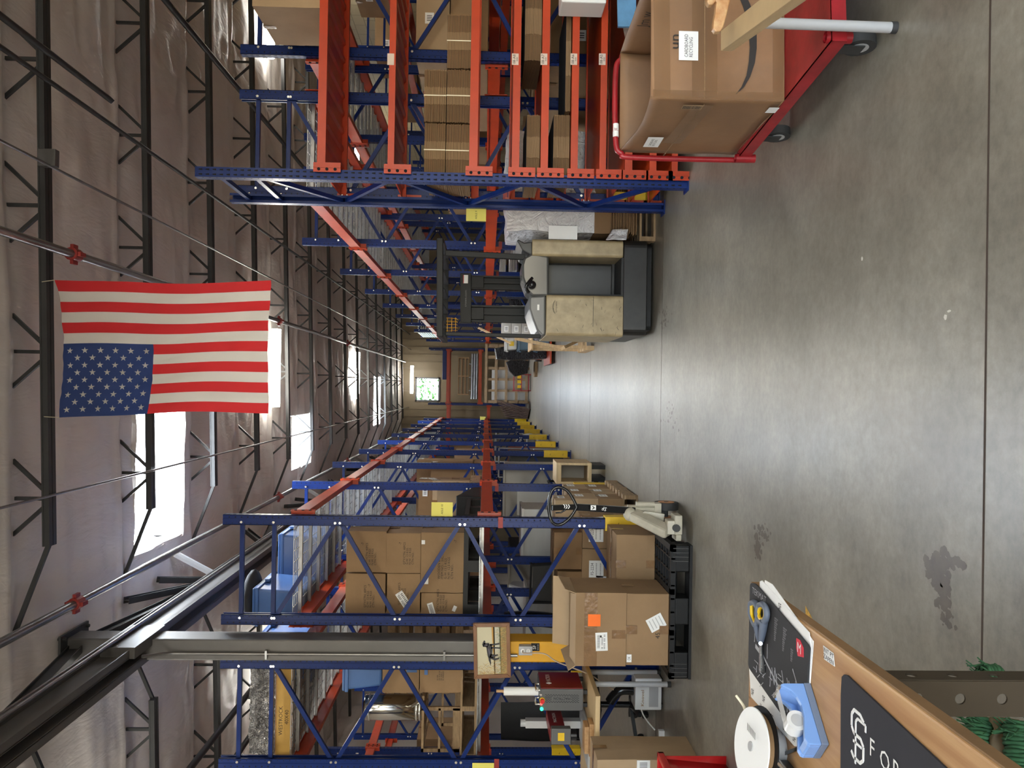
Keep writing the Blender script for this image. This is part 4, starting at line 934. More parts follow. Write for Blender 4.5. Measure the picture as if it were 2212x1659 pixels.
for dy, xw in ((0, at(1445, 1090, Y=6.4).x), (0, at(1445, 1122, Y=6.4).x)):
    w = MB(); w.cyl((xw-.028, 6.34, .09), (xw+.028, 6.34, .09), .09, 28); w.cyl((xw-.03, 6.34, .09), (xw+.03, 6.34, .09), .062, 24, 1); w.cyl((xw-.032, 6.34, .09), (xw+.032, 6.34, .09), .018, 12, 2)
    w.build('steer_wheel', ['rubber', mat('wheel_tan', (.5, .22, .09), .5), 'darksteel'], pj)
ax = MB(); ax.cyl((at(1445, 1090, Y=6.4).x, 6.34, .09), (at(1445, 1122, Y=6.4).x, 6.34, .09), .016, 10); ax.bx(px_-.02, px_+.02, 6.3, 6.38, .09, .17); ax.build('axle', 'darksteel', pj)
ht = at(1200, 1097, Y=6.1); hb = at(1365, 1103, Y=6.25)
h = MB(); h.bar((hb.x, 6.25, hb.z-.02), (at(1240, 1095, Y=6.15).x, 6.15, at(1240, 1095, Y=6.15).z), .05, .035, up=(0, 1, 0)); h.bar((at(1240, 1095, Y=6.15).x, 6.15, at(1240, 1095, Y=6.15).z), (ht.x, 6.1, ht.z+.03), .04, .03, up=(0, 1, 0)); sh = h.build('tiller', 'blackgloss', pj, bevel=.004)
lp = MB(); P_ = [at(x, y, Y=6.13) for x, y in ((1246, 1095), (1238, 1078), (1225, 1060), (1208, 1052), (1194, 1058), (1187, 1075), (1185, 1095), (1187, 1112), (1193, 1128), (1206, 1134), (1222, 1127), (1236, 1112))]
lp.tube(spline(P_+[P_[0]], 4), .0115, 8); lp.build('loop_handle', 'blackgloss', pj)
dc = MB(); c = at(1222, 1094, Y=6.118)
for i in range(3):
    zz = c.z+.02-i*.017; dc.add([(c.x-.016, 6.112, zz), (c.x, 6.112, zz-.01), (c.x+.016, 6.112, zz), (c.x+.016, 6.112, zz-.008), (c.x, 6.112, zz-.018), (c.x-.016, 6.112, zz-.008)], [(0, 1, 4, 5), (1, 2, 3, 4)])
c = at(1281, 1096, Y=6.15); dc.bx(c.x-.018, c.x+.018, 6.152-.02, 6.153-.02, c.z-.02, c.z+.02); dc.add([(c.x-.012, 6.13, c.z+.012), (c.x, 6.13, c.z), (c.x+.012, 6.13, c.z+.012), (c.x+.012, 6.13, c.z+.002), (c.x, 6.13, c.z-.012), (c.x-.012, 6.13, c.z+.002)], [(0, 1, 4, 5), (1, 2, 3, 4)], 1)
dc.text('SF', at(1305, 1099, Y=6.17), (.3, 0, 1), (-1, 0, .3), .028, 0, lift=.003)
dc.build('decal', ['white', 'ink'], sh)
# lever in the loop
MB().tube([at(1200, 1108, Y=6.12), at(1212, 1107, Y=6.12), at(1222, 1101, Y=6.12)], .006, 6).build('release_lever', 'blackgloss', pj)
# ================================================================ bundles of flat cardboard on the near right rack
def bundle(label, xa, xb, ya, yb, zbase, Y=6.22, n=22, depth=.62, strap=True, group=None, name='cardboard_bundle', z1=None):
    x0, x1, z0, z1_ = px(xa, xb, ya, yb, Y); z0 = zbase; z1 = z1 or z1_
    t = thing(name, label, 'cardboard', ((x0+x1)/2, Y+depth/2, z0), 0, group); b = MB(); h = (z1-z0)/n; w = x1-x0
    sg = [(0, .33, 0), (.33, .66, 1), (.66, 1, 0)]
    for i in range(n):
        dy = random.uniform(-.008, .006); dx = random.uniform(-.003, .003)
        bend = 0
        for a, c, m in sg: b.bx(x0+w*a+dx, x0+w*c+dx, Y+dy+(.006 if m == 0 else 0), Y+depth+dy, z0+i*h, z0+i*h+h*(.6 if m == 0 else .72), m)
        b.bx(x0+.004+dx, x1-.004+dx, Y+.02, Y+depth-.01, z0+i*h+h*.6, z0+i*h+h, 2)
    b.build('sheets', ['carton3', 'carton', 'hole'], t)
    if strap:
        s = MB(); c = x0+w*.5
        s.bx(c-.004, c+.004, Y-.008, Y-.006, z0, z1); s.bx(c-.004, c+.004, Y-.008, Y+depth, z1, z1+.0015); s.build('strap', 'strap', t)
    return t
zs = NZ[2]+.003; zm = at(963, 320, Y=6.22).z; G = 'bundles of flat cartons on the third shelf'
bundle('bundle of flat cartons on the third shelf, lower one nearest the blue end frame', 964, 1009, 268, 383, zs, z1=zm, group=G)
bundle('bundle of flat cartons on the third shelf, upper one nearest the blue end frame', 916, 962, 266, 382, zm+.004, group=G)
bundle('bundle of flat cartons on the third shelf, lower one in the middle stack', 964, 1010, 150, 264, zs, z1=zm, group=G)
bundle('bundle of flat cartons on the third shelf, upper one in the middle stack', 916, 962, 150, 263, zm+.004, group=G)
bundle('single bundle of flat cartons on the third shelf, furthest from the end frame', 966, 1012, 30, 147, zs, group=G)
bundle('loose stack of flat cartons on the fifth shelf beside the end frame', 1137, 1167, 248, 387, NZ[4]+.003, n=17, strap=False)
bundle('loose stack of flat cartons on the sixth shelf beside the end frame', 1195, 1231, 248, 387, NZ[5]+.003, n=19, strap=False)
bundle('leaning pile of flat cartons on the fifth shelf, at the upper picture edge', 1134, 1167, -40, 130, NZ[4]+.003, n=15, strap=False)
bundle('thin pile of flat cartons on the sixth shelf', 1222, 1232, 10, 240, NZ[5]+.003, n=5, strap=False)
# ================================================================ the red platform cart with the recycling carton
ca_ = math.atan2(.105, 1.137)
DZ = .22; n0 = at(1798, 88, Z=DZ); n1 = at(1592, 345, Z=DZ)
dr = (n1-n0); L = dr.length; dr.normalize(); rt = Vector((dr.y, -dr.x, 0))
def K(a, b, z): return n0+dr*a+rt*b+Vector((0, 0, z-DZ))         # a along the cart, b to its right
Rk = Matrix((rt, dr, Vector((0, 0, 1)))).transposed()
kc = thing('platform_cart', 'red steel platform cart carrying the large recycling carton', 'cart', (n0.x+.35, n0.y+.5, 0))
Wd = .78
d = MB(); d.obx(K(L/2, Wd/2, DZ-.004), Wd, L, .008, Rk); d.build('deck', 'cart', kc)
for nm, (a, b_, la, lb) in (('side_rail', (L/2, .004, .008, L)), ('side_rail', (L/2, Wd-.004, .008, L)), ('end_rail', (.004, Wd/2, Wd, .008)), ('end_rail', (L-.004, Wd/2, Wd, .008))):
    MB().obx(K(a, b_, DZ-.028), la, lb, .056, Rk).build(nm, 'cart', kc)
hd = MB(); hz = at(1330, 260, Y=K(L+.03, .2, 0).y).z
hp = [K(L+.03, .01, .15), K(L+.03, .01, hz-.1), K(L+.03, .03, hz-.03), K(L+.03, .1, hz), K(L+.03, .46, hz), K(L+.03, .54, hz-.03), K(L+.03, .56, hz-.1), K(L+.03, .56, .15)]
sp = spline(hp, 6); hd.tube(sp, .0145, 12); ho = hd.build('push_handle', 'cart', kc)
lb_ = MB(); c = K(L+.03, .15, hz)-dr*.004; lb_.tube([c-rt*.035, c+rt*.035], .0155, 12); lb_.text('JE', c+Vector((0, 0, 0))-dr*.0, rt, (0, 0, 1), .015, 1, lift=.017); lb_.build('handle_sticker', ['white', 'red'], ho)
for a, b_ in ((.03, .03), (.03, Wd-.03), (L-.02, .0)):
    s = MB(); c = K(a, b_, 0); s.tube([c+Vector((0, 0, DZ-.085)), c+Vector((0, 0, DZ+.014))], .022, 16, cap=False); s.tube([c+Vector((0, 0, DZ-.085)), c+Vector((0, 0, DZ+.014))], .018, 16, 0, cap=False); s.build('handle_socket', ['cart', 'hole'], kc)
for a, b_ in ((.12, .06), (.12, Wd-.09), (L-.15, .08), (L-.15, Wd-.09)):
    w = MB(); c = K(a, b_, .062); w.cyl(c-rt*.02, c+rt*.02, .062, 24); w.cyl(c-rt*.022, c+rt*.022, .035, 16, 1); wh = w.build('caster_wheel', ['rubber', 'lgrey'], kc)
    f = MB(); f.obx(c+rt*.028+Vector((0, 0, .04)), .004, .06, .1, Rk); f.obx(c-rt*.028+Vector((0, 0, .04)), .004, .06, .1, Rk); f.obx(c+Vector((0, 0, .09)), .07, .09, .01, Rk); f.obx(c+Vector((0, 0, .11)), .03, .03, .04, Rk); f.build('caster_fork', 'darksteel', wh)
# the carton
bn0 = at(1692, 218, Z=DZ+.005); bn1 = at(1585, 334, Z=DZ+.005)
bd = (bn1-bn0); BL = bd.length; bd.normalize(); br_ = Vector((bd.y, -bd.x, 0)); Rb = Matrix((br_, bd, Vector((0, 0, 1)))).transposed()
BW = .52; BZ = at(1405, 210, Y=bn0.y).z; BZ1 = at(1338, 328, Y=bn1.y).z
def B(a, b, z): return bn0+bd*a+br_*b+Vector((0, 0, z-DZ-.005))
bc = thing('cardboard_box', 'large open carton labelled CARDBOARD RECYCLING on the red cart', 'box', (bn0.x+.3, bn0.y+.3, DZ))
z0 = DZ+.006
def rim(a): return BZ+(BZ1-BZ)*a/BL-.028*math.sin(math.pi*a/BL)
b = MB()
def wall(P, nu, nv):                                           # a wall with thickness, crumpled a little
    def jj(p): return p+Vector((noise.noise(p*5), noise.noise(p*5+Vector((3, 3, 3))), 0))*.008
    b.grid(lambda u, v: jj(P(u, v)), nu, nv, sm=True)
wall(lambda u, v: B(0, BW*u, z0+(BZ-z0)*v), 14, 12); wall(lambda u, v: B(BL*u, 0, z0+(rim(BL*u)-z0)*v), 16, 12)
wall(lambda u, v: B(BL, BW*u, z0+(BZ1-z0)*v), 14, 12); wall(lambda u, v: B(BL*u, BW, z0+((BZ1 if u > .99 else BZ1+.0)-z0)*v), 16, 12); wall(lambda u, v: B(BL*u, BW*v, z0), 4, 4)
bo = b.build('body', mat('cardboard_big', (.27, .145, .068), .55, var=.3, vscale=3, bump=.2, bscale=14), bc); so = bo.modifiers.new('s', 'SOLIDIFY'); so.thickness = .006; so.offset = 1
# creases, tape, print
fn = -bd
def Fp(x, y):                                                   # point of the front face under a picture position
    d_ = RW @ Vector((x-1106, 829.5-y, -FPX)); o = Vector((0, 0, CAM_H)); t = (bn0-o).dot(fn)/d_.dot(fn); return o+d_*t
sn = -br_
def Sp(x, y):
    d_ = RW @ Vector((x-1106, 829.5-y, -FPX)); o = Vector((0, 0, CAM_H)); t = (bn0-o).dot(sn)/d_.dot(sn); return o+d_*t
cr_ = MB(); p = Fp(1521, 215); q = Fp(1521, 0); cr_.bar(p+fn*.009, q+fn*.009, .003, .003); p = Sp(1521, 222); q = Sp(1432, 334); cr_.bar(p+sn*.009, q+sn*.009, .003, .003); cr_.build('crease', 'cartedge', bc)
sm_ = MB(); up = []; lo = []
smile = [((1587, 206), (1590, 205)), ((1600, 190), (1606, 190)), ((1611, 165), (1619, 168)), ((1616, 135), (1629, 138)), ((1618, 105), (1633, 107)), ((1616, 75), (1633, 75)), ((1612, 45), (1629, 43)), ((1603, 15), (1619, 12)), ((1592, -10), (1606, -16))]
vs = [Fp(*p)+fn*.0105 for a in smile for p in a]; sm_.add(vs, [(2*i, 2*i+1, 2*i+3, 2*i+2) for i in range(len(smile)-1)])
sm_.build('printed_arrow', 'ink', bc); sm_ = MB(); sm_.text('un', Fp(1459, 92), br_, (0, 0, 1), .04, lift=.0105, w=.062); sm_.build('lettering', 'ink', bc)
k = MB(); c = (Fp(1465, 70)+Fp(1507, 133)+Fp(1465, 133)+Fp(1507, 70))/4; k.obx(c+fn*.0115, .128, .001, .084, Rb); k.text('CARDBOARD\nRECYCLING', c+fn*.012, br_, (0, 0, 1), .015, 1, lift=.0008, w=.1); k.build('paper_label', ['white', 'ink'], bc)
k = MB(); c = Sp(1411, 302); k.obx(c+sn*.0125, .001, .14, .075, Rb); k.text('CARDBOARD\nRECYCLING', c+sn*.013, -bd, (0, 0, 1), .013, 1, lift=.0008, w=.1); k.build('paper_label', ['white', 'ink'], bc)
k = MB(); c = Sp(1495, 227); k.obx(c+sn*.011, .001, .05, .09, Rb)
k.build('corner_sticker', 'cartedge', bc)
k = MB()
for i in range(12): k.obx(c+sn*.0118+Vector((0, 0, .038-.0068*i)), .001, .03, random.choice((.002, .0035)), Rb)
k.build('barcode', 'ink', bc)
k = MB(); c = Sp(1668, 233); k.obx(c+sn*.011, .001, .06, .045, Rb); k.build('paper_label', 'white', bc)
tp = MB()
def strip(pts, w=.05, nrm=fn, off=.0098):
    for i in range(len(pts)-1):
        p, q = pts[i]+nrm*off, pts[i+1]+nrm*off; d_ = (q-p).normalized(); s_ = d_.cross(nrm)*w/2; tp.add([p-s_, p+s_, q+s_, q-s_], [(0, 1, 2, 3)])
strip([Fp(1521, 212), Fp(1521, 100), Fp(1521, 0)], .11); strip([Fp(1680, 212), Fp(1680, 90), Fp(1680, 0)], .05); strip([Fp(1430, 211), Fp(1428, 0)], .07, off=.0102)
strip([Sp(1521, 222), Sp(1478, 275), Sp(1450, 305)], .09, sn, .0105); strip([Fp(1410, 205), Fp(1690, 212)], .04, off=.0106)
tp.build('tape', mat('wrinkled_tape', (.3, .17, .085), .16, var=.25, vscale=9, bump=.35, bscale=16, alpha=.55), bc)
tw = MB(); pts = [at(1375+14*math.sin(i*1.3)+i*1.5, 118-i*9, Y=3.7)+Vector((0, 0, 0)) for i in range(9)]
# handwriting on the inside of the right wall
hw_ = MB(); c = B(BL*.45, BW-.012, BZ1-.06); hw_.text('Jm w', c, -bd, (0, 0, 1), .05, 0, lift=.004); hw_.build('handwriting', 'ink', bc)
# contents: scraps of flat cardboard inside the carton
for i, (a, b_, zz, an) in enumerate(((.3, .25, .5, .3), (.45, .3, .56, -.5))):
    s = MB().obx(B(a, b_, zz), .3, .25, .006, Rb @ Rz(an) @ R3('X', .2)); tag(s.build('cardboard_scrap', 'carton2'), ('lower', 'upper')[i]+' flat cardboard scrap lying inside the recycling carton', 'cardboard')
# ================================================================ slim bench at the upper right corner
sbn = thing('side_table', 'pale wood bar table with one grey tubular leg at the right picture edge', 'table', (1.6, 2.5, 0))
tz = .605; e0 = at(1557, 110, Z=tz); e1 = at(1557, 67, Z=tz); e2 = at(1640, 0, Z=tz)
ed = (e2-at(1557, 67, Z=tz)).normalized()
MB().add([e0, e1, e1+ed*1.3, e0+ed*1.3]+[v-Vector((0, 0, .045)) for v in (e0, e1, e1+ed*1.3, e0+ed*1.3)], [(0, 1, 2, 3), (7, 6, 5, 4), (0, 4, 5, 1), (1, 5, 6, 2), (2, 6, 7, 3), (3, 7, 4, 0)]).build('top_bar', 'woodpale', sbn, bevel=.002)
ft = at(1936, 60, Z=0); e1b = e1+Vector((.9, -.05, 0))
MB().cyl((ft.x, ft.y, .01), (at(1640, 52, Y=ft.y-.02).x+.01, ft.y-.01, tz-.04), .0195, 20).build('leg', 'lgrey', sbn); MB().cyl((ft.x, ft.y, 0), (ft.x, ft.y, .022), .0215, 20).build('rubber_foot', 'rubber', sbn)
MB().bx(1.5, ft.x+.9, ft.y-.03, ft.y+.02, tz-.04, at(1583, 0, Y=2.98).z-.004).build('cross_rail', 'lgrey', sbn)
MB().cyl((ft.x+.85, ft.y-1.1, 0), (ft.x+.85, ft.y-1.1, tz-.04), .0195, 20).build('leg', 'lgrey', sbn)
MB().cyl((ft.x+.85, ft.y, 0), (ft.x+.85, ft.y, tz-.06), .0195, 20).build('leg', 'lgrey', sbn)
dw = thing('wood_slab', 'polished live-edge wood slab standing beside the pale table bar', 'wood slab', at(1570, 20, Y=2.95))
for nm, pl in (('slab', [(1590, -70), (1578, 0), (1573, 20), (1568, 40), (1563, 57), (1557, 67), (1546, 68), (1541, 61), (1542, 45), (1546, 25), (1548, 5), (1545, -2), (1540, -70)]), ('side_lobe', [(1552, -4), (1546, 3), (1540, 9), (1532, 10), (1528, 4), (1527, -40), (1545, -40)])):
    k = MB(); P = [at(x, y, Y=2.97) for x, y in pl]; k.prism([(p.x, p.z) for p in P], 'y', 2.97, 3.0); k.build(nm, mat('live_edge_wood', (.6, .4, .2), .3, var=.5, vscale=18, col2=(.36, .14, .04), bump=.3, bscale=30) if nm == 'slab' else bpy.data.materials['live_edge_wood'], dw, bevel=.004)
# blue steel piece and white foam sticking out of the shelves
bl = thing('steel_bracket', 'pale blue steel bracket poking out of the near right rack shelves', 'bracket', (2.6, 5.9, .6))
p = at(1322, 58, Y=5.7); q = at(1336, -30, Y=5.7)
z7 = NZ[7]+.002
MB().bar((p.x, 5.7, z7+.07), (p.x+.8, 5.75, z7+.09), .02, .13).build('flange', mat('pale_blue_paint', (.12, .3, .52), .4, var=.3, vscale=8), bl); MB().bar((p.x, 5.8, z7+.012), (p.x+.8, 6.5, z7+.012), .3, .02).build('web', 'greywhite', bl)
fo = MB(); p = at(1300, 5, Y=6.1); x0, x1, z0, z1 = px(1213, 1310, -60, 5, 5.9); fo.bx(x0, x0+.7, 5.9, 6.14, NZ[6]+.0, z1); tag(fo.build('foam_block', 'white', bevel=.01), 'white foam block at the upper picture edge in front of the near right rack', 'foam')
# ================================================================ stand-up stacker truck seen from behind
def pxpoly(pts, Y): return [at(x, y, Y=Y) for x, y in pts]
def pprism(b, pts, Y0, Y1, m=0):                                # outline given at depth Y0, extruded straight back to Y1
    P = pxpoly(pts, Y0); n = len(P)
    b.add([(p.x, Y0, p.z) for p in P]+[(p.x, Y1, p.z) for p in P], [tuple(range(n)), tuple(range(n, 2*n))[::-1]]+[(i, n+i, n+(i+1) % n, (i+1) % n) for i in range(n)], m)
    return b
FY = 7.32
fk = thing('stacker_truck', 'worn beige and black stand-up reach truck parked in the aisle, seen from behind', 'forklift', (.92, FY+.5, 0))
b = MB()
x0, x1, z0, z1 = px(1347, 1398, 518, 724, FY)
def rounded(xa, xb, ya, yb, r, n=5):
    out = []
    for cx, cy, a0 in ((xb-r, ya+r, -90), (xb-r, yb-r, 0), (xa+r, yb-r, 90), (xa+r, ya+r, 180)):
        for k in range(n+1): a = math.radians(a0+90*k/n); out.append((cx+r*math.cos(a), cy+r*math.sin(a)))
    return out
b.prism(rounded(x0, x1, FY, FY+1.15, .07), 'z', z0, z1); b.build('bumper_base', mat('scuffed_black_steel', (.018, .017, .016), .42, var=.5, vscale=12), fk, bevel=.008)
s = MB(); s.prism(rounded(x0+.05, x1-.02, FY+.06, FY+1.05, .05), 'z', .025, z0); s.build('skirt', 'black', fk)
for nm, xx, yy in (('drive_wheel', x0+.25, FY+.4), ('load_wheel', x1-.15, FY+1.0), ('load_wheel', x0+.15, FY+1.0)):
    MB().cyl((xx-.05, yy, .075), (xx+.05, yy, .075), .075, 20).build(nm, 'rubber', fk)
# beige side housings
xl0, xl1, zl0, zl1 = px(1180, 1347, 637, 726, FY); xr0, xr1, zr0, zr1 = px(1150, 1347, 517, 554, FY)
MB().prism(rounded(xl0, xl1, FY+.01, FY+.95, .035), 'z', zl0, zl1).build('battery_housing', 'tan', fk, bevel=.006)
MB().prism(rounded(xr0, xr1, FY+.01, FY+.95, .03), 'z', zr0, zr1).build('side_housing', 'tan', fk, bevel=.006)
lg = MB(); c = at(1202, 663, Y=FY+.008); lg.text('crown', (c.x, FY+.0085, c.z), (1, 0, 0), (0, 0, 1), .018, 0, w=.095)
for k, rr in enumerate((.06, .052)): lg.tube([(c.x+rr*1.05*math.cos(a), FY+.008, c.z+rr*.55*math.sin(a)) for a in [math.radians(20+16*i) for i in range(10)]], .0012, 4)
lg.build('logo', 'ink', fk)
sc = MB()
for i in range(26):
    xx = random.uniform(xl0+.02, xl1-.02); zz = random.uniform(zl0+.03, zl1-.05); a = random.uniform(-.6, .6); L_ = random.uniform(.005, .035)
    sc.obx((xx, FY+.0095, zz), L_, .0008, random.uniform(.001, .004), R3('Y', a))
sc.obx((xl0+.22, FY+.0095, zl0+.27), .27, .0008, .004, R3('Y', 0)); sc.build('scuff_marks', mat('scuff', (.05, .04, .03), .7), fk)
# operator compartment
cw = MB(); cw.bx(xl1, xr0, FY+.42, FY+.45, zl0, zl1+.05); cw.build('compartment_back', 'dgrey', fk)
MB().bx(xl1, xr0, FY+.02, FY+.42, z1-.01, z1+.02).build('floor_mat', 'rubber', fk)
MB().bx(xl1+.0, xl1+.012, FY+.03, FY+.42, z1, zl1-.01).build('side_pad', 'black', fk)
bp_ = MB(); bp_.prism(rounded(xl1+.03, xr0-.01, FY+.36, FY+.42, .02), 'z', z1+.05, zl1+.02); bp_.build('knee_pad', 'dgrey', fk, bevel=.01)
# consoles
c1 = MB(); pprism(c1, [(1186, 553), (1186, 640), (1150, 640), (1138, 628), (1128, 600), (1127, 572), (1132, 556), (1150, 546)], FY+.03, FY+.5); c1.build('control_console', mat('glossy_grey_plastic', (.07, .07, .068), .22), fk, bevel=.02)
c2 = MB(); pprism(c2, [(1179, 638), (1179, 722), (1172, 727), (1160, 715), (1150, 690), (1143, 668), (1143, 640)], FY+.03, FY+.9); c2.build('battery_cover', mat('satin_grey_plastic', (.12, .12, .118), .3), fk, bevel=.018)
c3 = MB(); pprism(c3, [(1150, 522), (1150, 552), (1142, 548), (1128, 540), (1120, 526), (1116, 520), (1120, 517), (1132, 524)], FY+.05, FY+.8); c3.build('arm_guard', 'dgrey', fk, bevel=.01)
kn = MB(); k = at(1149, 615, Y=FY); kn.sphere((k.x, FY-.0, k.z), .038, 18); kn.cyl((k.x, FY, k.z), (k.x, FY+.09, k.z+.01), .02, 12); kn.build('steering_knob', 'blackgloss', fk)
jy_ = MB(); jy_.tube(spline([at(1150, 600, Y=FY+.02), at(1140, 612, Y=FY), at(1136, 622, Y=FY), at(1142, 632, Y=FY+.02)], 4), .014, 8); jy_.build('joystick', 'blackgloss', fk)
st = MB(); k = at(1163, 664, Y=FY+.029); st.bx(k.x-.025, k.x+.025, FY+.0275, FY+.029, k.z-.008, k.z+.01); st.build('warning_sticker', 'white', fk)
# overhead guard
og = MB(); pprism(og, [(943, 513), (943, 727), (957, 727), (957, 513)], FY, FY+.06); og.build('guard_rear_bar', 'black', fk, bevel=.006)
gz = at(950, 600, Y=FY).z
xg0, xg1 = at(950, 727, Y=FY).x, at(950, 513, Y=FY).x
for xx in (xg0+.02, xg1-.02): MB().bx(xx-.02, xx+.02, FY+.06, FY+.95, gz-.03, gz+.02).build('guard_side_bar', 'black', fk, bevel=.004)
MB().bx(xg0, xg1, FY+.95, FY+1.0, gz-.03, gz+.02).build('guard_front_bar', 'black', fk)
for i in range(5):
    xx = xg0+(xg1-xg0)*(i+1)/6; MB().bar((xx, FY+.06, gz-.01), (xx, FY+.95, gz-.01), .012, .05).build('guard_slat', 'black', fk)
pa, pb_ = at(962, 547, Y=FY+.1), at(1135, 555, Y=FY+.1); g1 = MB(); g1.bar((pa.x, FY+.1, pa.z), (pb_.x, FY+.12, pb_.z), .05, .045, up=(0, 1, 0)); g1.build('guard_post', 'black', fk, bevel=.005)
pa, pb_ = at(962, 721, Y=FY+.1), at(1168, 724, Y=FY+.1); g2 = MB(); g2.bar((pa.x, FY+.1, pa.z), (pb_.x-.01, FY+.12, pb_.z), .035, .045, up=(0, 1, 0)); g2.build('guard_post', 'black', fk, bevel=.005)
# mast
MY = FY+1.25
for ya, yb in ((596, 625), (660, 696)):
    x0, x1, z0, z1 = px(1018, 1150, ya, yb, MY); mt = MB(); mt.bx(x0, x1, MY+.06, MY+.08, .1, z1)
    mt.bx(x0, x0+.018, MY, MY+.1, .1, z1); mt.bx(x1-.018, x1, MY, MY+.1, .1, z1); mt.bx((x0+x1)/2-.01, (x0+x1)/2+.01, MY+.0, MY+.09, .1, z1-.02); mt.build('mast_channel', 'black', fk)
cb_ = MB(); pprism(cb_, [(994, 590), (994, 697), (1018, 697), (1018, 590)], MY-.03, MY+.1); cbo = cb_.build('mast_crossbar', 'black', fk, bevel=.004)
t_ = MB(); c = at(1006, 645, Y=MY-.031); t_.text('crown.com', (c.x, MY-.031, c.z-.002), (1, 0, 0), (0, 0, 1), .022, 0, w=.17); t_.build('lettering', 'mgrey', cbo)
for y_ in (602, 613): 
    pass
k = MB(); a = px(1000, 1011, 594, 612, MY-.032); k.bx(a[0], a[1], MY-.033, MY-.031, a[2], a[3]); k.bx(a[0], a[1], MY-.0335, MY-.033, a[3]-.01, a[3], 1); k.build('warning_sticker', ['whiteplastic', 'red'], cbo)
k = MB(); a = px(1027, 1036, 602, 613, MY-.002); k.bx(a[0], a[1], MY-.003, MY-.001, a[2], a[3]); k.build('warning_sticker', 'whiteplastic', fk)
for ya, yb in ((597, 622), (664, 690)):
    k = MB(); pprism(k, [(1018, ya), (1018, yb), (1045, yb), (1045, ya)], MY-.01, MY+.05); k.build('mast_bracket', 'black', fk, bevel=.003)
MB().bx(x0, x1+.4, MY+.1, MY+.13, .25, .5).build('carriage', 'black', fk)
for xx in (.72, 1.1): MB().bx(xx, xx+.1, MY+.13, MY+1.1, .12, .16).build('fork', 'darksteel', fk)
# yellow wire fan guard in the overhead guard
fg = MB(); c = at(974, 702, Y=FY+.35)
for i in range(5): fg.tube([(c.x-.06+.03*i, FY+.3, c.z+.04), (c.x-.055+.028*i, FY+.3, c.z-.05), (c.x-.05+.026*i, FY+.38, c.z-.06)], .003, 5)
for zz in (.03, -.01, -.045): fg.tube([(c.x-.065, FY+.3, c.z+zz), (c.x+.065, FY+.3, c.z+zz)], .003, 5)
fg.build('wire_fan_guard', 'colyellow', fk)
MB().bar((c.x, FY+.35, c.z+.03), (c.x, FY+.35, gz-.03), .02, .02, up=(0, 1, 0)).build('fan_mount', 'black', fk)
# ================================================================ wrapped load and its pallet beside the truck
WY0 = 7.4
ld = thing('wrapped_load', 'tall load under loose clear plastic beside the right rack end', 'wrapped load', (1.75, 7.9, .5))
x0, x1, z0, z1 = px(1092, 1284, 440, 506, WY0); x1 = 2.35
def blob(d0=0):
    def F(s):
        def f(u, v):
            X, Y, Z = x0+.03, WY0+.03, z0
            w, dd, h = x1-x0-.06, .75, z1-z0
            p = {'f': (X+w*u, Y, Z+h*v), 'l': (X, Y+dd*(1-u), Z+h*v), 'b': (X+w*(1-u), Y+dd, Z+h*v), 'r': (X+w, Y+dd*u, Z+h*v), 't': (X+w*u, Y+dd*v, Z+h)}[s]
            q = Vector(p); c = Vector((X+w/2, Y+dd/2, Z+h/2)); dv = (q-c)
            n = noise.noise(q*3.1)*.05+noise.noise(q*8)*.022
            q = q+dv.normalized()*n; q.z -= .05*max(0, abs(dv.x)/w*2-.7)*(1 if q.z > Z+h*.8 else 0)
            return q
        return f
    return F
b = MB(); F = blob()
for s in 'flbrt': b.grid(F(s), 26, 26)
b.build('plastic_sheet', 'filmwhite', ld)
pb = MB().bx(x0+.1, x1-.1, WY0+.12, WY0+.68, z0-.0, z1-.12).build('contents', 'whiteplastic', ld)
pw = px(1185, 1247, 488, 517, WY0-.03); k = MB(); k.bx(pw[0], pw[1], WY0-.035, WY0-.032, pw[2], pw[3]); k.build('paper_sheet', 'white', ld)
zc0 = at(1320, 470, Y=WY0).z
carton('brown carton under the plastic-wrapped load', x0+.02, 2.3, WY0+.02, 8.1, zc0, z0-.004, m='carton3', band=True)
st_ = thing('cardboard_stack', 'stack of flat grey-brown cardboard between the wrapped load and its pallet', 'cardboard', (1.8, 7.7, .15)); b = MB(); zz = .165; zt_ = zc0-.004
i = 0
while zz < zt_-.01:
    b.bx(x0+.0+random.uniform(-.02, .04), 2.35, WY0+random.uniform(-.02, .03), 8.1, zz, zz+.007); zz += .0115
b.bx(x0+.05, 2.3, WY0+.05, 8.05, .15, zt_); b.build('sheets', 'carton3', st_)
wood_pallet('broken wooden pallet under the wrapped load near the truck', x0-.05, 2.4, WY0-.05, 8.2, 0)
bg = MB(); P_ = [at(1322, 497, Y=7.33), at(1357, 495, Y=7.3), at(1352, 519, Y=7.25), at(1308, 519, Y=7.28)]
def bagf(u, v):
    p = P_[0].lerp(P_[1], v).lerp(P_[3].lerp(P_[2], v), u); return p+Vector((0, -.02+.03*noise.noise(p*14), 0))
bo = bg.grid(bagf, 14, 12).build('plastic_bag', 'filmwhite'); so = bo.modifiers.new('s', 'SOLIDIFY'); so.thickness = .004; tag(bo, 'flat milky plastic bag hanging off the cardboard stack next to the truck', 'bag')
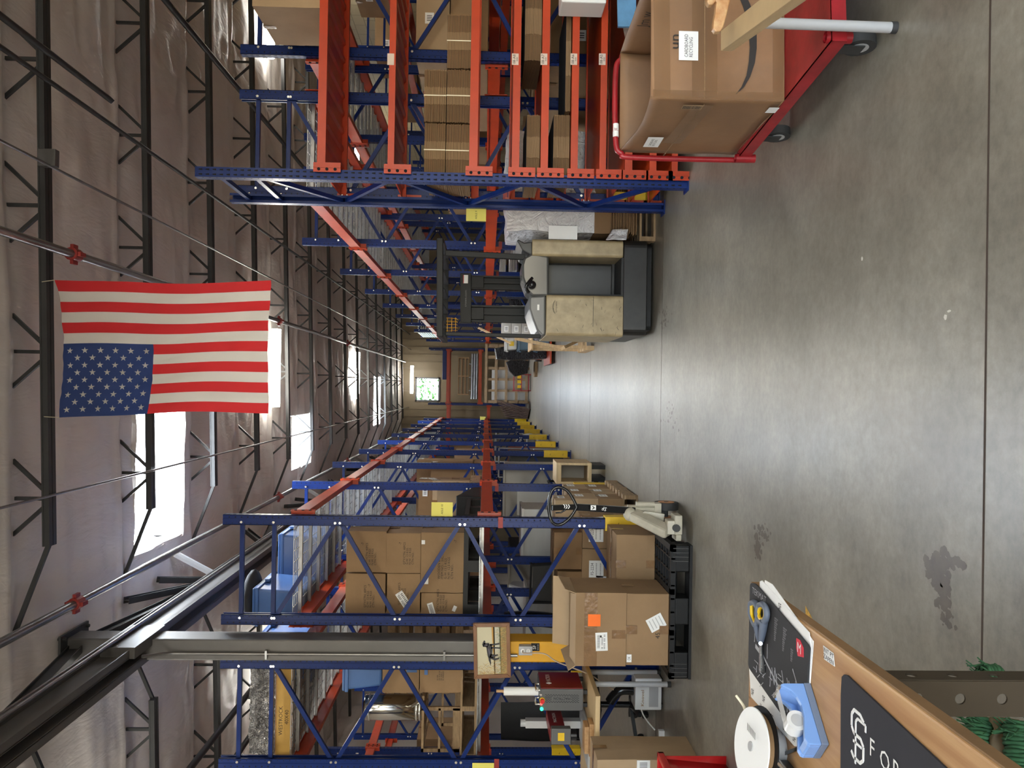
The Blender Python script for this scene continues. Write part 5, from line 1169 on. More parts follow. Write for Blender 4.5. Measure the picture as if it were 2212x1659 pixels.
# ================================================================ framed picture on the column
fp = thing('framed_picture', 'wood-framed painting of a standing black dog hung on the column', 'picture', (gx, 6.65, at(1062, 1404, Y=6.66).z))
PYp = 6.655; C4 = [at(1022, 1346, Y=PYp), at(1024, 1466, Y=PYp), at(1104, 1463, Y=PYp), at(1101, 1345, Y=PYp)]   # top right, top left, bottom left, bottom right
def Q(u, v, off=0): p = C4[1].lerp(C4[0], u).lerp(C4[2].lerp(C4[3], u), v); return Vector((p.x, PYp-off, p.z))
fu, fv = .07, .1
def strip4(a, b_, c, d_, nm, m):
    k = MB(); f = [Q(*a, .012), Q(*b_, .012), Q(*c, .012), Q(*d_, .012)]; bk = [Vector((p.x, PYp+.02, p.z)) for p in f]
    k.add(f+bk, [(0, 1, 2, 3), (7, 6, 5, 4)]+[(i, 4+i, 4+(i+1) % 4, (i+1) % 4) for i in range(4)]); k.build(nm, m, fp, bevel=.003)
wf_ = mat('brown_frame_wood', (.23, .1, .04), .35, var=.3, vscale=10)
strip4((0, 0), (1, 0), (1-fu, fv), (fu, fv), 'frame_rail', wf_); strip4((0, 1), (fu, 1-fv), (1-fu, 1-fv), (1, 1), 'frame_rail', wf_); strip4((0, 0), (fu, fv), (fu, 1-fv), (0, 1), 'frame_rail', wf_); strip4((1, 0), (1, 1), (1-fu, 1-fv), (1-fu, fv), 'frame_rail', wf_)
MB().bar((gx, PYp+.02, C4[0].z-.04), (gx, 6.73, C4[0].z-.04), .01, .01).build('hanger', 'darksteel', fp)
cv = MB()
def I(u, v, o=.0): return Q(fu+(1-2*fu)*u, fv+(1-2*fv)*v, .001+o)
def pg(pts, m, o=.0004): cv.add([I(u, v, o) for u, v in pts], [tuple(range(len(pts)))], m)
pg([(0, 0), (1, 0), (1, .6), (0, .6)], 0); pg([(0, .56), (1, .54), (1, .8), (0, .8)], 1); pg([(0, .78), (1, .76), (1, 1), (0, 1)], 2)
pg([(.45, .53), (1, .5), (1, .56), (.45, .56)], 3, .0006)
rnd = random.Random(4)
for i in range(420):
    u = rnd.random()**1.7*.42; v = .08+.9*rnd.random(); L_ = rnd.uniform(.05, .16); a = rnd.uniform(-.09, .09)
    if v < .35 and u > .2: continue
    pg([(u, v), (u+.006, v), (u+a, v-L_)], rnd.choice((3, 4, 5)), .0008+.00001*(i % 20))
for i in range(300):
    u = rnd.random(); v = .78+.24*rnd.random()-(.1 if rnd.random() > .7 else 0); L_ = rnd.uniform(.05, .14); a = rnd.uniform(-.06, .06)
    pg([(u, min(v, 1)), (u+.007, min(v, 1)), (u+a, v-L_)], rnd.choice((6, 6, 4, 7)), .001+.00001*(i % 20))
# the dog (faces right in the picture): body, neck, head, legs, tail
dog = [[(.36, .36), (.46, .33), (.58, .31), (.64, .36), (.63, .5), (.52, .52), (.42, .5), (.35, .46)], [(.56, .34), (.6, .2), (.66, .22), (.66, .42)], [(.58, .2), (.63, .17), (.68, .2), (.72, .24), (.7, .28), (.64, .28), (.6, .28)], [(.58, .21), (.61, .21), (.61, .3), (.585, .28)],
       [(.6, .44), (.64, .44), (.645, .6), (.66, .76), (.625, .76), (.61, .6)], [(.54, .46), (.58, .48), (.57, .62), (.56, .78), (.53, .78), (.54, .62)], [(.36, .4), (.43, .46), (.41, .58), (.42, .7), (.39, .7), (.37, .6), (.34, .52)], [(.35, .38), (.37, .5), (.33, .6), (.35, .74), (.32, .74), (.29, .6), (.31, .5)], [(.37, .37), (.3, .38), (.23, .42), (.17, .44), (.24, .46), (.33, .45)]]
for d_ in dog: pg(d_, 8, .0022)
pg([(.4, .4), (.52, .37), (.55, .4), (.45, .44)], 9, .0025); pg([(.6, .24), (.63, .23), (.62, .36), (.6, .36)], 9, .0025)
cv.build('canvas', [mat('sky_paint', (.55, .5, .34), .5), mat('water_paint', (.5, .47, .36), .4), mat('mud_paint', (.35, .2, .07), .6), mat('ochre_paint', (.45, .24, .05), .6), mat('straw_paint', (.55, .38, .12), .6), mat('umber_paint', (.2, .1, .03), .6), mat('sage_paint', (.12, .16, .06), .6), mat('olive_paint', (.25, .27, .12), .6), mat('dog_black_paint', (.012, .01, .012), .4), mat('dog_sheen_paint', (.07, .06, .09), .4)], fp)
# ================================================================ laser engraver on its table
TZ = .65
tb = thing('work_table', 'birch-topped table with grey tubular legs under the red laser machine', 'table', (-2.8, 6.5, 0))
TX1 = at(1297, 1508, Z=TZ-.03).x; TY0, TY1 = 6.06, 6.92
MB().bx(-3.5, TX1, TY0, TY1, TZ-.035, TZ).build('top', 'woodpale', tb, bevel=.003)
for nm, (xx, yy) in (('leg', (TX1-.06, TY0+.42)), ('leg', (TX1-.1, TY1-.05)), ('leg', (-3.4, TY0+.3)), ('leg', (-3.4, TY1-.05))):
    l = MB().cyl((xx, yy, .02), (xx, yy, TZ-.035), .021, 18).build(nm, 'lgrey', tb); MB().cyl((xx, yy, 0), (xx, yy, .03), .023, 18).build('foot_cap', 'rubber', l)
EY0, EY1 = 6.5, 6.88; ex0, ex1, ez0, ez1 = px(1167, 1276, 1489, 1536, EY0); ez0 = TZ+.035
en = thing('laser_engraver', 'red and grey laser machine cabinet lettered MACTRON on the birch table', 'machine', (ex0+.1, 6.7, TZ))
MB().prism([(ex0, ez0), (ex1, ez0), (ex1, ez1), (ex0, ez1)][::-1], 'y', EY0, EY1).build('cabinet', 'mgrey', en, bevel=.008)
sp = MB().bx(ex1, ex1+.006, EY0+.01, EY1-.005, ez0+.005, ez1-.005).build('side_panel', 'redpaint', en, bevel=.002)
k = MB(); c = ((ex1+.006), (EY0+EY1)/2+.04, ez1-.075); k.text('MACTRON', c, (0, 1, 0), (0, 0, 1), .034, 0, w=.16); cx_ = c[1]-.115
for s_ in (.018, .01): 
    q4 = [(ex1+.0075, cx_, c[2]+s_*1.2), (ex1+.0075, cx_+s_, c[2]), (ex1+.0075, cx_, c[2]-s_*1.2), (ex1+.0075, cx_-s_, c[2])]
    for i in range(4): k.bar(q4[i], q4[(i+1) % 4], .0015, .0035)
k.build('lettering', 'white', sp)
k = MB()
gcx = at(1230, 1509, Y=EY0).x
for q_ in range(8):
    for r_ in range(13):
        zz = ez0+.035+.0205*r_+(q_ % 2)*.01
        if 2 <= q_ <= 5 and .09 < zz-ez0 < .25: continue
        k.bx(gcx-.032+q_*.0085, gcx-.029+q_*.0085, EY0-.0012, EY0, zz, zz+.012)
k.text('MACTRON', (gcx, EY0-.001, ez0+.17), (0, 0, 1), (-1, 0, 0), .02, 0, w=.13); k.build('vent_grille', ['hole', 'mgrey'], en)
k = MB(); cc_ = at(1171, 1512, Y=EY0); k.cyl((cc_.x, EY0, cc_.z), (cc_.x, EY0-.012, cc_.z), .022, 18, 1); k.cyl((cc_.x, EY0-.012, cc_.z), (cc_.x, EY0-.04, cc_.z), .017, 18); k.build('emergency_stop', [mat('stop_red', (.65, .02, .02), .3), 'yellow'], en)
k = MB(); cc_ = at(1169, 1520, Y=EY0); k.cyl((cc_.x, EY0, cc_.z), (cc_.x, EY0-.01, cc_.z), .009, 14); k.build('red_lamp', mat('red_pilot_lamp', (1, .06, .05), .3, emit=2.5), en)
k = MB(); cc_ = at(1170, 1531, Y=EY0); k.cyl((cc_.x, EY0, cc_.z), (cc_.x, EY0-.01, cc_.z), .013, 16); k.build('green_lamp', mat('green_pilot_lamp', (.02, 1, .35), .3, emit=3), en)
k = MB(); cc_ = at(1168, 1500, Y=EY0); k.cyl((cc_.x, EY0, cc_.z), (cc_.x, EY0-.012, cc_.z), .01, 12); k.build('key_switch', 'zinc', en)
for xx in (ex0+.02, ex1-.05):
    for yy in (EY0+.03, EY1-.06): MB().bx(xx, xx+.03, yy, yy+.03, TZ+.001, ez0).build('rubber_foot', 'rubber', en)
for xx in (ex0+.03, ex1-.03):
    k = MB(); k.tube([(xx, EY0+.06, ez1), (xx, EY0+.06, ez1+.03), (xx, EY0+.2, ez1+.03), (xx, EY0+.2, ez1)], .007, 8)
    k.build('handle', 'zinc', en)
# paper roll on top, leaning tube
rl = thing('paper_roll', 'white paper roll on a wooden dowel standing on the laser machine', 'paper roll', (ex1-.06, 6.7, ez1)); a = at(1150, 1493, Y=6.7); bq = at(1088, 1493, Y=6.7)
MB().cyl((a.x, 6.7, ez1+.003), (a.x, 6.7, bq.z), .034, 24).build('roll', 'white', rl); MB().cyl((a.x, 6.7, bq.z), (a.x, 6.7, bq.z+.06), .012, 12).build('dowel', 'pine', rl)
# galvo marking head
gh = thing('marking_machine', 'small red and grey laser marking head lettered MACTRON, left of the red cabinet', 'machine', (-2.75, 6.6, TZ))
ha = at(1188, 1548, Y=6.8); hb_ = at(1200, 1588, Y=6.45)
k = MB(); k.bar((ha.x, 6.86, ha.z-.03), (hb_.x+.02, 6.4, ha.z-.03), .1, .12); ko = k.build('arm_housing', 'redpaint', gh, bevel=.006)
dd = Vector((hb_.x+.02-ha.x, 6.4-6.86, 0)).normalized(); sd_ = Vector((-dd.y, dd.x, 0)); sd_ = sd_ if sd_.x > 0 else -sd_
k = MB(); c = (Vector((ha.x, 6.86, ha.z-.03))+Vector((hb_.x+.02, 6.4, ha.z-.03)))/2+sd_*.051; k.text('MACTRON', c+Vector((0, 0, .01)), -dd if (-dd).y > 0 else dd, (0, 0, 1), .026, 0, w=.2); k.build('lettering', 'white', ko)
k = MB(); k.obx((hb_.x+.03, 6.38, ha.z-.05), .12, .07, .15, Matrix((sd_, dd, Vector((0, 0, 1)))).transposed()); hd_ = k.build('scan_head', 'mgrey', gh, bevel=.004)
k = MB(); k.obx(Vector((hb_.x+.03, 6.38, ha.z-.05))+Vector((0, 0, .0))+dd*.037, .06, .001, .05, Matrix((sd_, dd, Vector((0, 0, 1)))).transposed()); k.build('laser_label', 'yellow', hd_)
k = MB(); k.cyl((hb_.x+.03, 6.38, ha.z-.125), (hb_.x+.03, 6.38, ha.z-.17), .04, 18); k.build('lens', 'blackgloss', hd_)
k = MB(); k.bx(ha.x-.09, ha.x-.03, 6.78, 6.86, TZ+.02, ha.z+.2); k.bx(ha.x-.2, ha.x+.1, 6.3, 6.88, TZ+.001, TZ+.02); k.cyl((ha.x-.06, 6.82, ha.z+.2), (ha.x-.06, 6.82, ha.z+.24), .03, 14); k.build('lift_column', 'lgrey', gh, bevel=.003)
for i, (w_, z_) in enumerate(((.24, 0), (.2, .035))):
    x_ = at(1270, 1590, Y=6.2).x; bw_ = MB().bx(x_-w_/2, x_+w_/2, 6.12, 6.25, TZ+.001+z_, TZ+.034+z_).build('wood_block', 'pine', bevel=.002); tag(bw_, ('lower pine block on the front edge of the birch table', 'upper pine block lying on another, on the birch table')[i], 'wood block')
x0, x1, z0, z1 = px(1372, 1426, 1466, 1534, 6.74); vm = thing('fume_extractor', 'white metal box with grey control panel on the floor under the birch table', 'machine', ((x0+x1)/2, 6.9, 0))
MB().bx(x0, x1, 6.74, 7.0-.08, .015, z1).build('case', 'whiteplastic', vm, bevel=.006); k = MB(); a = px(1402, 1422, 1480, 1527, 6.738); k.bx(a[0], a[1], 6.736, 6.739, a[2], a[3]); k.build('control_panel', 'lgrey', vm)
k = MB(); a = at(1388, 1508, Y=6.738); k.text('Knovel', (a.x, 6.739, a.z), (1, 0, 0), (0, 0, 1), .025, 0, w=.13); k.build('lettering', mat('gold_brown_ink', (.3, .16, .05), .5), vm)
for xx in (x0+.01, x1-.04): MB().bx(xx, xx+.03, 6.76, 6.9, 0, .015).build('foot', 'rubber', vm)
k = MB(); hz_ = [((x0+x1)/2, 6.83, z1), ((x0+x1)/2, 6.83, z1+.1), ((x0+x1)/2-.05, 6.84, z1+.16), ((x0+x1)/2-.1, 6.85, z1+.19)]; k.tube(spline(hz_, 8), .04, 14); k.build('hose', 'blackgloss', vm)
ps = thing('power_strip', 'white power strip standing on end near the floor beyond the white box', 'power strip', at(1415, 1600, Y=6.8)); a = px(1412, 1419, 1577, 1630, 6.7); MB().bx(a[0], a[1], 6.68, 6.72, .0, .045).build('body', 'whiteplastic', ps); k = MB(); k.tube(spline([at(1415, 1577, Y=6.7), at(1400, 1560, Y=6.72), at(1390, 1545, Y=6.74), at(1385, 1532, Y=6.76)], 5), .006, 6); k.build('cord', 'whiteplastic', ps)
office_chair('black office chair behind the laser table, nearer one', -2.9, 7.62, 1.0, mesh=False, back='blackfab', h=1.3)
office_chair('black office chair behind the laser table, further one', -2.75, 9.0, -1.0, mesh=False, back='dgrey', h=1.25)
pr = thing('office_printer', 'grey office machine stored behind the laser head', 'machine', (-2.85, 11.0, 0)); MB().prism([(10.7, 0), (11.2, 0), (11.2, 1.1), (11.0, 1.15), (10.7, .9)], 'x', -3.1, -2.6).build('body', 'lgrey', pr, bevel=.02); MB().bx(-3.05, -2.65, 10.6, 10.7, .7, .74).build('paper_tray', 'dgrey', pr)
# box and red bin at the lower picture edge
x0, x1, z0, z1 = px(1290, 1442, 1641, 1700, 5.6)
carton('tall brown carton at the lower picture edge with a yellow warning label', x0-.1, x1, 5.6, 5.98, 0, z1, cards=[('f', .62, .93, .1, .07, '^^ HEAVY', 0, 'yellow'), ('f', .82, .55, .1, .09, 'IIIIIIII')], band=False, m='carton2')
rbn = thing('plastic_bin', 'glossy red plastic bin at the lower picture edge', 'bin', (-2.3, 4.4, 0)); x0, x1, z0, z1 = px(1452, 1602, 1630, 1700, 4.55); x0 -= .2; x1 -= .2; z1 -= .03
k = MB(); k.grid(lambda u, v: (x0-.2+(x1-x0+.2-.05*(1-v))*u+.02*(1-v), 4.55+.03*(1-v), z1*v), 6, 4); k.grid(lambda u, v: (x1-.05*(1-v), 4.58+.4*u-.03*v, z1*v), 4, 4); k.grid(lambda u, v: (x0-.2+(x1-x0+.2)*u, 4.98, z1*v), 4, 4); k.bx(x0-.18, x1-.06, 4.58, 4.95, 0, .01); ko = k.build('bin_body', 'redbin', rbn); so = ko.modifiers.new('s', 'SOLIDIFY'); so.thickness = .006
k = MB()
for a_ in ((x0-.22, x1+.02, 4.53, 4.56), (x0-.22, x1+.02, 4.97, 5.0), (x1-.01, x1+.02, 4.53, 5.0)): k.bx(*a_, z1-.02, z1+.02)
k.build('rim', 'redbin', rbn, bevel=.006); k = MB(); k.tube([(x1-.1, 4.52, z1-.06), (x1-.07, 4.46, z1-.09), (x1-.0, 4.46, z1-.1), (x1+.02, 4.53, z1-.08)], .014, 8); k.build('handle', 'redbin', rbn)
# ================================================================ packing bench in the foreground
BZt = .92
wbn = thing('packing_bench', 'pine-topped packing bench with a perforated steel leg in the lower right foreground', 'table', (-.9, 1.3, 0))
bx1 = -.408; by1 = at(1619, 1300, Z=BZt).y
MB().bx(-2.0, bx1, .45, by1, BZt-.024, BZt).build('top', 'pine', wbn, bevel=.004)
MB().bx(bx1-.0, bx1+.003, .45, by1, BZt-.022, BZt-.003).build('edge_band', 'pinedark', wbn)
k = MB(); lx, ly = bx1-.012, 1.2; legm = mat('brown_angle_iron', (.05, .038, .024), .55, var=.2, spec=.25)
w_ = .052
def perf(b, o, r, u, W_, H_, n, hr):
    """flat bar with round holes: o corner, r across, u along"""
    step = H_/n
    for i in range(n):
        c = o+r*W_/2+u*step*(i+.5); ring = []; sq = []
        for j in range(16):
            a = 2*math.pi*j/16; ring.append(c+(r*math.cos(a)+u*math.sin(a))*hr)
            m_ = max(abs(math.cos(a)), abs(math.sin(a))); sq.append(c+r*math.cos(a)/m_*W_/2+u*math.sin(a)/m_*step/2)
        b.add(ring+sq, [(16+j, 16+(j+1) % 16, (j+1) % 16, j) for j in range(16)])
perf(k, Vector((lx-w_, ly, 0)), Vector((1, 0, 0)), Vector((0, 0, 1)), w_, .88, 14, .008); perf(k, Vector((lx, ly, 0)), Vector((0, 1, 0)), Vector((0, 0, 1)), .04, .88, 14, .008)
ko = k.build('leg', legm, wbn); so = ko.modifiers.new('s', 'SOLIDIFY'); so.thickness = .003; so.offset = 0
MB().bx(-1.95, -1.9, .5, .55, 0, BZt-.024).build('leg', legm, wbn); MB().bx(-1.95, -1.9, by1-.06, by1-.02, 0, BZt-.024).build('leg', legm, wbn)
MB().bx(-1.98, bx1-.06, .5, by1-.03, .30, .33).build('lower_shelf', 'pine', wbn)
def TP(x, y, z=0): return at(x, y, Z=BZt+z)
def flat(b, pts, z, th=.002, m=0):
    P = [TP(x, y, z+th) for x, y in pts]; n = len(P); b.add(P+[p-Vector((0, 0, th)) for p in P], [tuple(range(n)), tuple(range(n, 2*n))[::-1]]+[(i, n+i, n+(i+1) % n, (i+1) % n) for i in range(n)], m); return b
R_, U_ = Vector((0, -1, 0)), Vector((1, 0, 0))                  # writing on the bench is read from its left side
papers = [('bottom sheet of the white papers under the gun-cleaning mat, edge toward the aisle', [(1652, 1253), (1668, 1262), (1757, 1385), (1748, 1500), (1645, 1400)]),
          ('upper white sheet with small round logos sticking out toward the aisle', [(1641, 1256), (1646, 1254), (1748, 1366), (1752, 1400), (1745, 1560), (1640, 1400)]),
          ('white sheet sticking out from the near side of the gun-cleaning mat', [(1619, 1400), (1700, 1400), (1746, 1560), (1736, 1612), (1716, 1612), (1622, 1505), (1618, 1440)])]
for i, (lb, pts) in enumerate(papers):
    k = flat(MB(), pts, .0008+.0012*i, .001); q = [(1685, 1310), (1738, 1398)] if i == 1 else ([(1626, 1495), (1650, 1510), (1668, 1550), (1695, 1572), (1716, 1595)] if i == 2 else [])
    for (a, c) in q: k.text('SF', TP(a, c, .0025+.0012*i), R_, U_, .012, 1, lift=.0006); k.text('IIIIIII', TP(a-6, c+12, .0025+.0012*i), R_, U_, .004, 1, lift=.0006)
    tag(k.build('paper_sheet', ['white', 'ink']), lb, 'paper')
def roundpoly(pts, r=.25):
    out = []; n = len(pts)
    for i in range(n):
        p = Vector(pts[i]); a = Vector(pts[i-1]); c = Vector(pts[(i+1) % n]); da = (a-p); da = da.normalized()*min(r, .4*da.length); dc = (c-p); dc = dc.normalized()*min(r, .4*dc.length)
        for t in (0, .25, .5, .75, 1): out.append(tuple((p+da)*(1-t)**2+p*2*t*(1-t)+(p+dc)*t*t))
    return out
mt_ = thing('work_mat', 'black printed cleaning mat with a red badge, lying on papers on the bench', 'mat', TP(1680, 1430))
matp = roundpoly([(1620, 1259), (1631, 1260), (1748, 1397), (1741, 1500), (1733, 1608), (1616, 1441)], 9)
flat(MB(), matp, .0045, .003).build('mat', mat('mat_black_rubber', (.018, .018, .02), .75), mt_)
k = MB(); zq = .008
def tx(s, x, y, h, m=0, w=None): k.text(s, TP(x, y, zq), R_, U_, h, m, lift=.0006, w=w)
tx('TEKMAT', 1640, 1285, .013, 0, .085)
for i in range(3): tx('l1llll1ll1l1ll\nll1lll1llll\n1llll1ll1llll\nll1lll1lll\nllll1lll1ll', 1658+i*19, 1325+i*22, .0032, 0)
for i in range(3): tx('llll1lll1l\n1lll1lllll\nlll1l1ll\nllll1lll\nl1llllll\nlll1ll', 1675+i*18, 1372+i*22, .003, 0)
L3 = random.Random(3)
for i in range(46):
    x_ = L3.uniform(1628, 1722); y_ = 1405+(x_-1620)*1.35+L3.uniform(-38, 34); a = L3.choice((0, .5, 1.57, 2.2)); l_ = L3.uniform(.005, .03); p = TP(x_, y_, zq); d_ = Vector((math.cos(a), math.sin(a), 0)); k.bar(p, p+d_*l_, .0012, .0006)
    if i % 3 == 0: k.disc(p+Vector((0, 0, .0004)), (0, 0, 1), .0022, 8)
# a long gun outline drawn on the mat
for (p1, p2, w_) in (((1640, 1400), (1700, 1520), .004), ((1690, 1470), (1712, 1560), .003), ((1632, 1395), (1644, 1412), .009), ((1712, 1445), (1728, 1500), .002)):
    k.bar(TP(*p1, zq), TP(*p2, zq), w_, .0006)
k.build('print', mat('mat_grey_print', (.35, .35, .36), .6), mt_)
k = MB(); flat(k, [(1720, 1378), (1728, 1383), (1735, 1400), (1735, 1420), (1723, 1417), (1720, 1400)], .0076, .0008); k.text('M', TP(1727, 1400, .0086), R_, U_, .018, 1, lift=.0006); k.build('badge', [mat('badge_red', (.65, .02, .04), .5), 'white'], mt_)
dm = thing('desk_mat', 'plain black desk mat with large white monogram at the near end of the bench', 'mat', TP(1900, 1600))
flat(MB(), [(1823, 1457), (1830, 1459), (1837, 1466)]+[(2070, 1685), (2070, 1760), (1815, 1760), (1816, 1500), (1818, 1462)], .0008, .003).build('mat', mat('mat_black_cloth', (.02, .02, .026), .85), dm)
k = MB(); cc_ = TP(1852, 1593, .0042)
def lw(pts, w=.0045, o=cc_): 
    for a, c in zip(pts, pts[1:]): k.bar(o+R_*a[0]+U_*a[1], o+R_*c[0]+U_*c[1], w, .0008)
for s_ in (1,):
    lw([(.02, .03), (.008, .037), (-.012, .037), (-.02, .028), (-.02, .01), (-.012, .002), (.01, .002), (.02, -.006), (.02, -.026), (.01, -.034), (-.012, -.034), (-.02, -.028)], .005)
    lw([(-.006, -.042), (-.006, .022), (.0, .028), (.026, .028), (.026, .018)], .004); lw([(-.014, -.01), (.014, -.01)], .004)
for s_, (x_, y_) in (('F', (1885, 1616)), ('O', (1912, 1643)), ('R', (1938, 1666))): k.text(s_, TP(x_, y_, .0042), R_, U_, .026, 0, lift=.0006)
k.build('print', 'white', dm)
k = flat(MB(), [(1778, 1394), (1800, 1411), (1803, 1440), (1780, 1424)], .0006, .0006); k.text('INT PT\nZAPEN', TP(1790, 1417, .0014), R_, U_, .0075, 1, lift=.0004, w=.04); tag(k.build('note_label', ['white', 'ink']), 'small handwritten white label stuck on the bench edge', 'label')
# scissors
sx = thing('scissors', 'scissors with grey and yellow handles lying on the printed mat', 'scissors', TP(1640, 1370, .01))
k = MB(); zz = .016
def ring(pts, r, m): k.tube(spline([TP(x, y, zz) for x, y in pts]+[TP(*pts[0], zz)], 4), r, 8, m)
ring([(1622, 1304), (1630, 1302), (1636, 1312), (1638, 1330), (1634, 1350), (1628, 1344), (1622, 1325)], .0065, 1); ring([(1640, 1308), (1648, 1306), (1655, 1316), (1656, 1332), (1650, 1344), (1641, 1342), (1636, 1325)], .0065, 1)
ring([(1624, 1306), (1630, 1306), (1634, 1314), (1635, 1330), (1632, 1344), (1627, 1338), (1624, 1325)], .004, 0); ring([(1642, 1312), (1647, 1310), (1652, 1317), (1652, 1332), (1648, 1339), (1642, 1336), (1639, 1325)], .004, 0)
k.tube([TP(1650, 1342, zz), TP(1648, 1360, zz), TP(1644, 1384, zz)], [.009, .008, .006], 8, 1); k.tube([TP(1634, 1350, zz), TP(1636, 1366, zz), TP(1640, 1384, zz)], [.007, .006, .005], 8, 1); k.build('handles', ['yellow', mat('slate_grey_rubber', (.1, .12, .16), .5)], sx)
k = MB(); k.bar(TP(1641, 1378, .012), TP(1650, 1452, .01), .011, .002); k.build('blade', mat('black_blade', (.06, .06, .06), .25, .6), sx); k = MB(); k.bar(TP(1643, 1378, .015), TP(1642, 1450, .012), .009, .002); k.build('blade', 'zinc', sx); MB().cyl(TP(1643, 1390, .012), TP(1643, 1390, .02), .004, 10).build('pivot_screw', 'zinc', sx)
# tape dispenser
td = thing('tape_dispenser', 'light blue desktop tape dispenser holding a clear roll, on the bench', 'tape dispenser', TP(1760, 1540))
tbm = mat('powder_blue_plastic', (.16, .3, .62), .3)
a0 = TP(1792, 1608); a1 = TP(1752, 1476); ax_ = (a1-a0); TL = ax_.length; ax_.normalize(); sx_ = Vector((ax_.y, -ax_.x, 0))   # side away from camera first
def D(a, c, z): return a0+ax_*a*TL+sx_*c+Vector((0, 0, z+.001))
prof = [(.0, .012), (1, .012), (1.0, .046), (.985, .052), (.95, .05), (.88, .038), (.78, .03), (.65, .026), (.45, .027), (.25, .033), (.1, .037), (.02, .034), (0, .03)]
WT = -.05
k = MB(); n = len(prof)
for c0, c1, m_ in ((0, WT*.18, 0), (WT*.82, WT, 0)):
    k.add([D(a, c0, z) for a, z in prof]+[D(a, c1, z) for a, z in prof], [tuple(range(n))[::-1], tuple(range(n, 2*n))]+[(i, (i+1) % n, n+(i+1) % n, n+i) for i in range(n)])
pr2 = [(0, .012), (1, .012), (1.0, .046), (.985, .052), (.95, .05), (.9, .036), (.8, .018), (.2, .018), (.12, .035), (.02, .033), (0, .03)]; n = len(pr2)
k.add([D(a, WT*.18, z) for a, z in pr2]+[D(a, WT*.82, z) for a, z in pr2], [tuple(range(n))[::-1], tuple(range(n, 2*n))]+[(i, (i+1) % n, n+(i+1) % n, n+i) for i in range(n)])
k.build('body', tbm, td, bevel=.001); k = MB(); q8 = [(-.004, 0), (1.004, 0), (1.004, .0118), (-.004, .0118)]; k.add([D(a, .001, z) for a, z in q8]+[D(a, WT-.001, z) for a, z in q8], [(3, 2, 1, 0), (4, 5, 6, 7)]+[(i, (i+1) % 4, 4+(i+1) % 4, 4+i) for i in range(4)]); k.build('weighted_base', mat('slate_blue_base', (.13, .17, .25), .5), td, bevel=.001)
k = MB(); c0, c1 = D(.44, WT*.25, .036), D(.44, WT*.75, .036); k.cyl(c0, c1, .0175, 32); k.cyl(c0+(c0-c1)*.02, c1+(c1-c0)*.02, .011, 20, 1); k.build('tape_roll', [mat('tape_clear', (.7, .7, .69), .2, alpha=.85), 'lgrey'], td)
k = MB(); k.quad(D(.49, WT*.28, .053), D(.49, WT*.72, .053), D(.97, WT*.72, .0525), D(.97, WT*.28, .0525)); k.build('tape_strip', mat('tape_strip', (.75, .75, .72), .15, alpha=.6), td)
k = MB(); k.bar(D(.98, WT*.1, .053), D(.98, WT*.9, .053), .004, .004); k.build('cutter', 'zinc', td)
# ribbon reel and its stand
rr_ = thing('ribbon_reel', 'white paper-sided reel of dark ribbon standing on the bench', 'reel', TP(1640, 1640)); c = at(1622, 1606, Y=1.42); nrm = Vector((.25, -1, .3)).normalized()
c = Vector((c.x, 1.42, BZt+.075)); rad = .07
nrm = Vector((.15, -.12, .98)).normalized(); c = TP(1622, 1612, .06)
for off, m_, r_ in ((0, 'white', .07), (-.016, 'black', .074)): MB().cyl(c+nrm*off, c+nrm*(off-.0025), r_, 40).build('side_disc', m_, rr_)
MB().cyl(c-nrm*.003, c-nrm*.0155, .062, 36).build('ribbon', 'pinedark', rr_); MB().cyl(c+nrm*.002, c-nrm*.05, .009, 18).build('hub', 'lgrey', rr_)
k = MB(); c2_ = c-nrm*.018; k.tube(spline([c+Vector((.03, .055, -.008)), c+Vector((.045, .075, -.01)), c+Vector((.06, .095, .0))], 5), .003, 6); k.build('ribbon_tail', 'strap', rr_)
k = MB(); k.text('IIIIIIIIII', c+nrm*.001+Vector((.03, -.005, 0)), (0, -1, 0), (1, 0, 0), .014, 0, lift=.0006); k.build('barcode', 'ink', rr_)
MB().cyl((c.x, c.y, BZt+.001), (c.x, c.y, c.z-.035), .03, 18).build('stand', 'lgrey', rr_)
hs = thing('steel_lever', 'bright steel lever arm of a bench tool at the lower picture edge', 'tool', TP(1690, 1680)); k = MB(); k.tube([TP(1650, 1612, .03), TP(1680, 1644, .03), TP(1740, 1720, .03)], .005, 12); k.build('lever', 'zinc', hs); MB().bx(TP(1720, 1700).x-.03, TP(1720, 1700).x+.03, TP(1720, 1700).y-.02, TP(1720, 1700).y+.04, BZt+.001, BZt+.04).build('base', 'dgrey', hs)
k = MB(); k.bar(TP(1686, 1632, .004), TP(1740, 1611, .004), .006, .004); tag(k.build('marker_pen', 'blackgloss'), 'thin black stylus lying between the reel and the tape dispenser', 'pen')
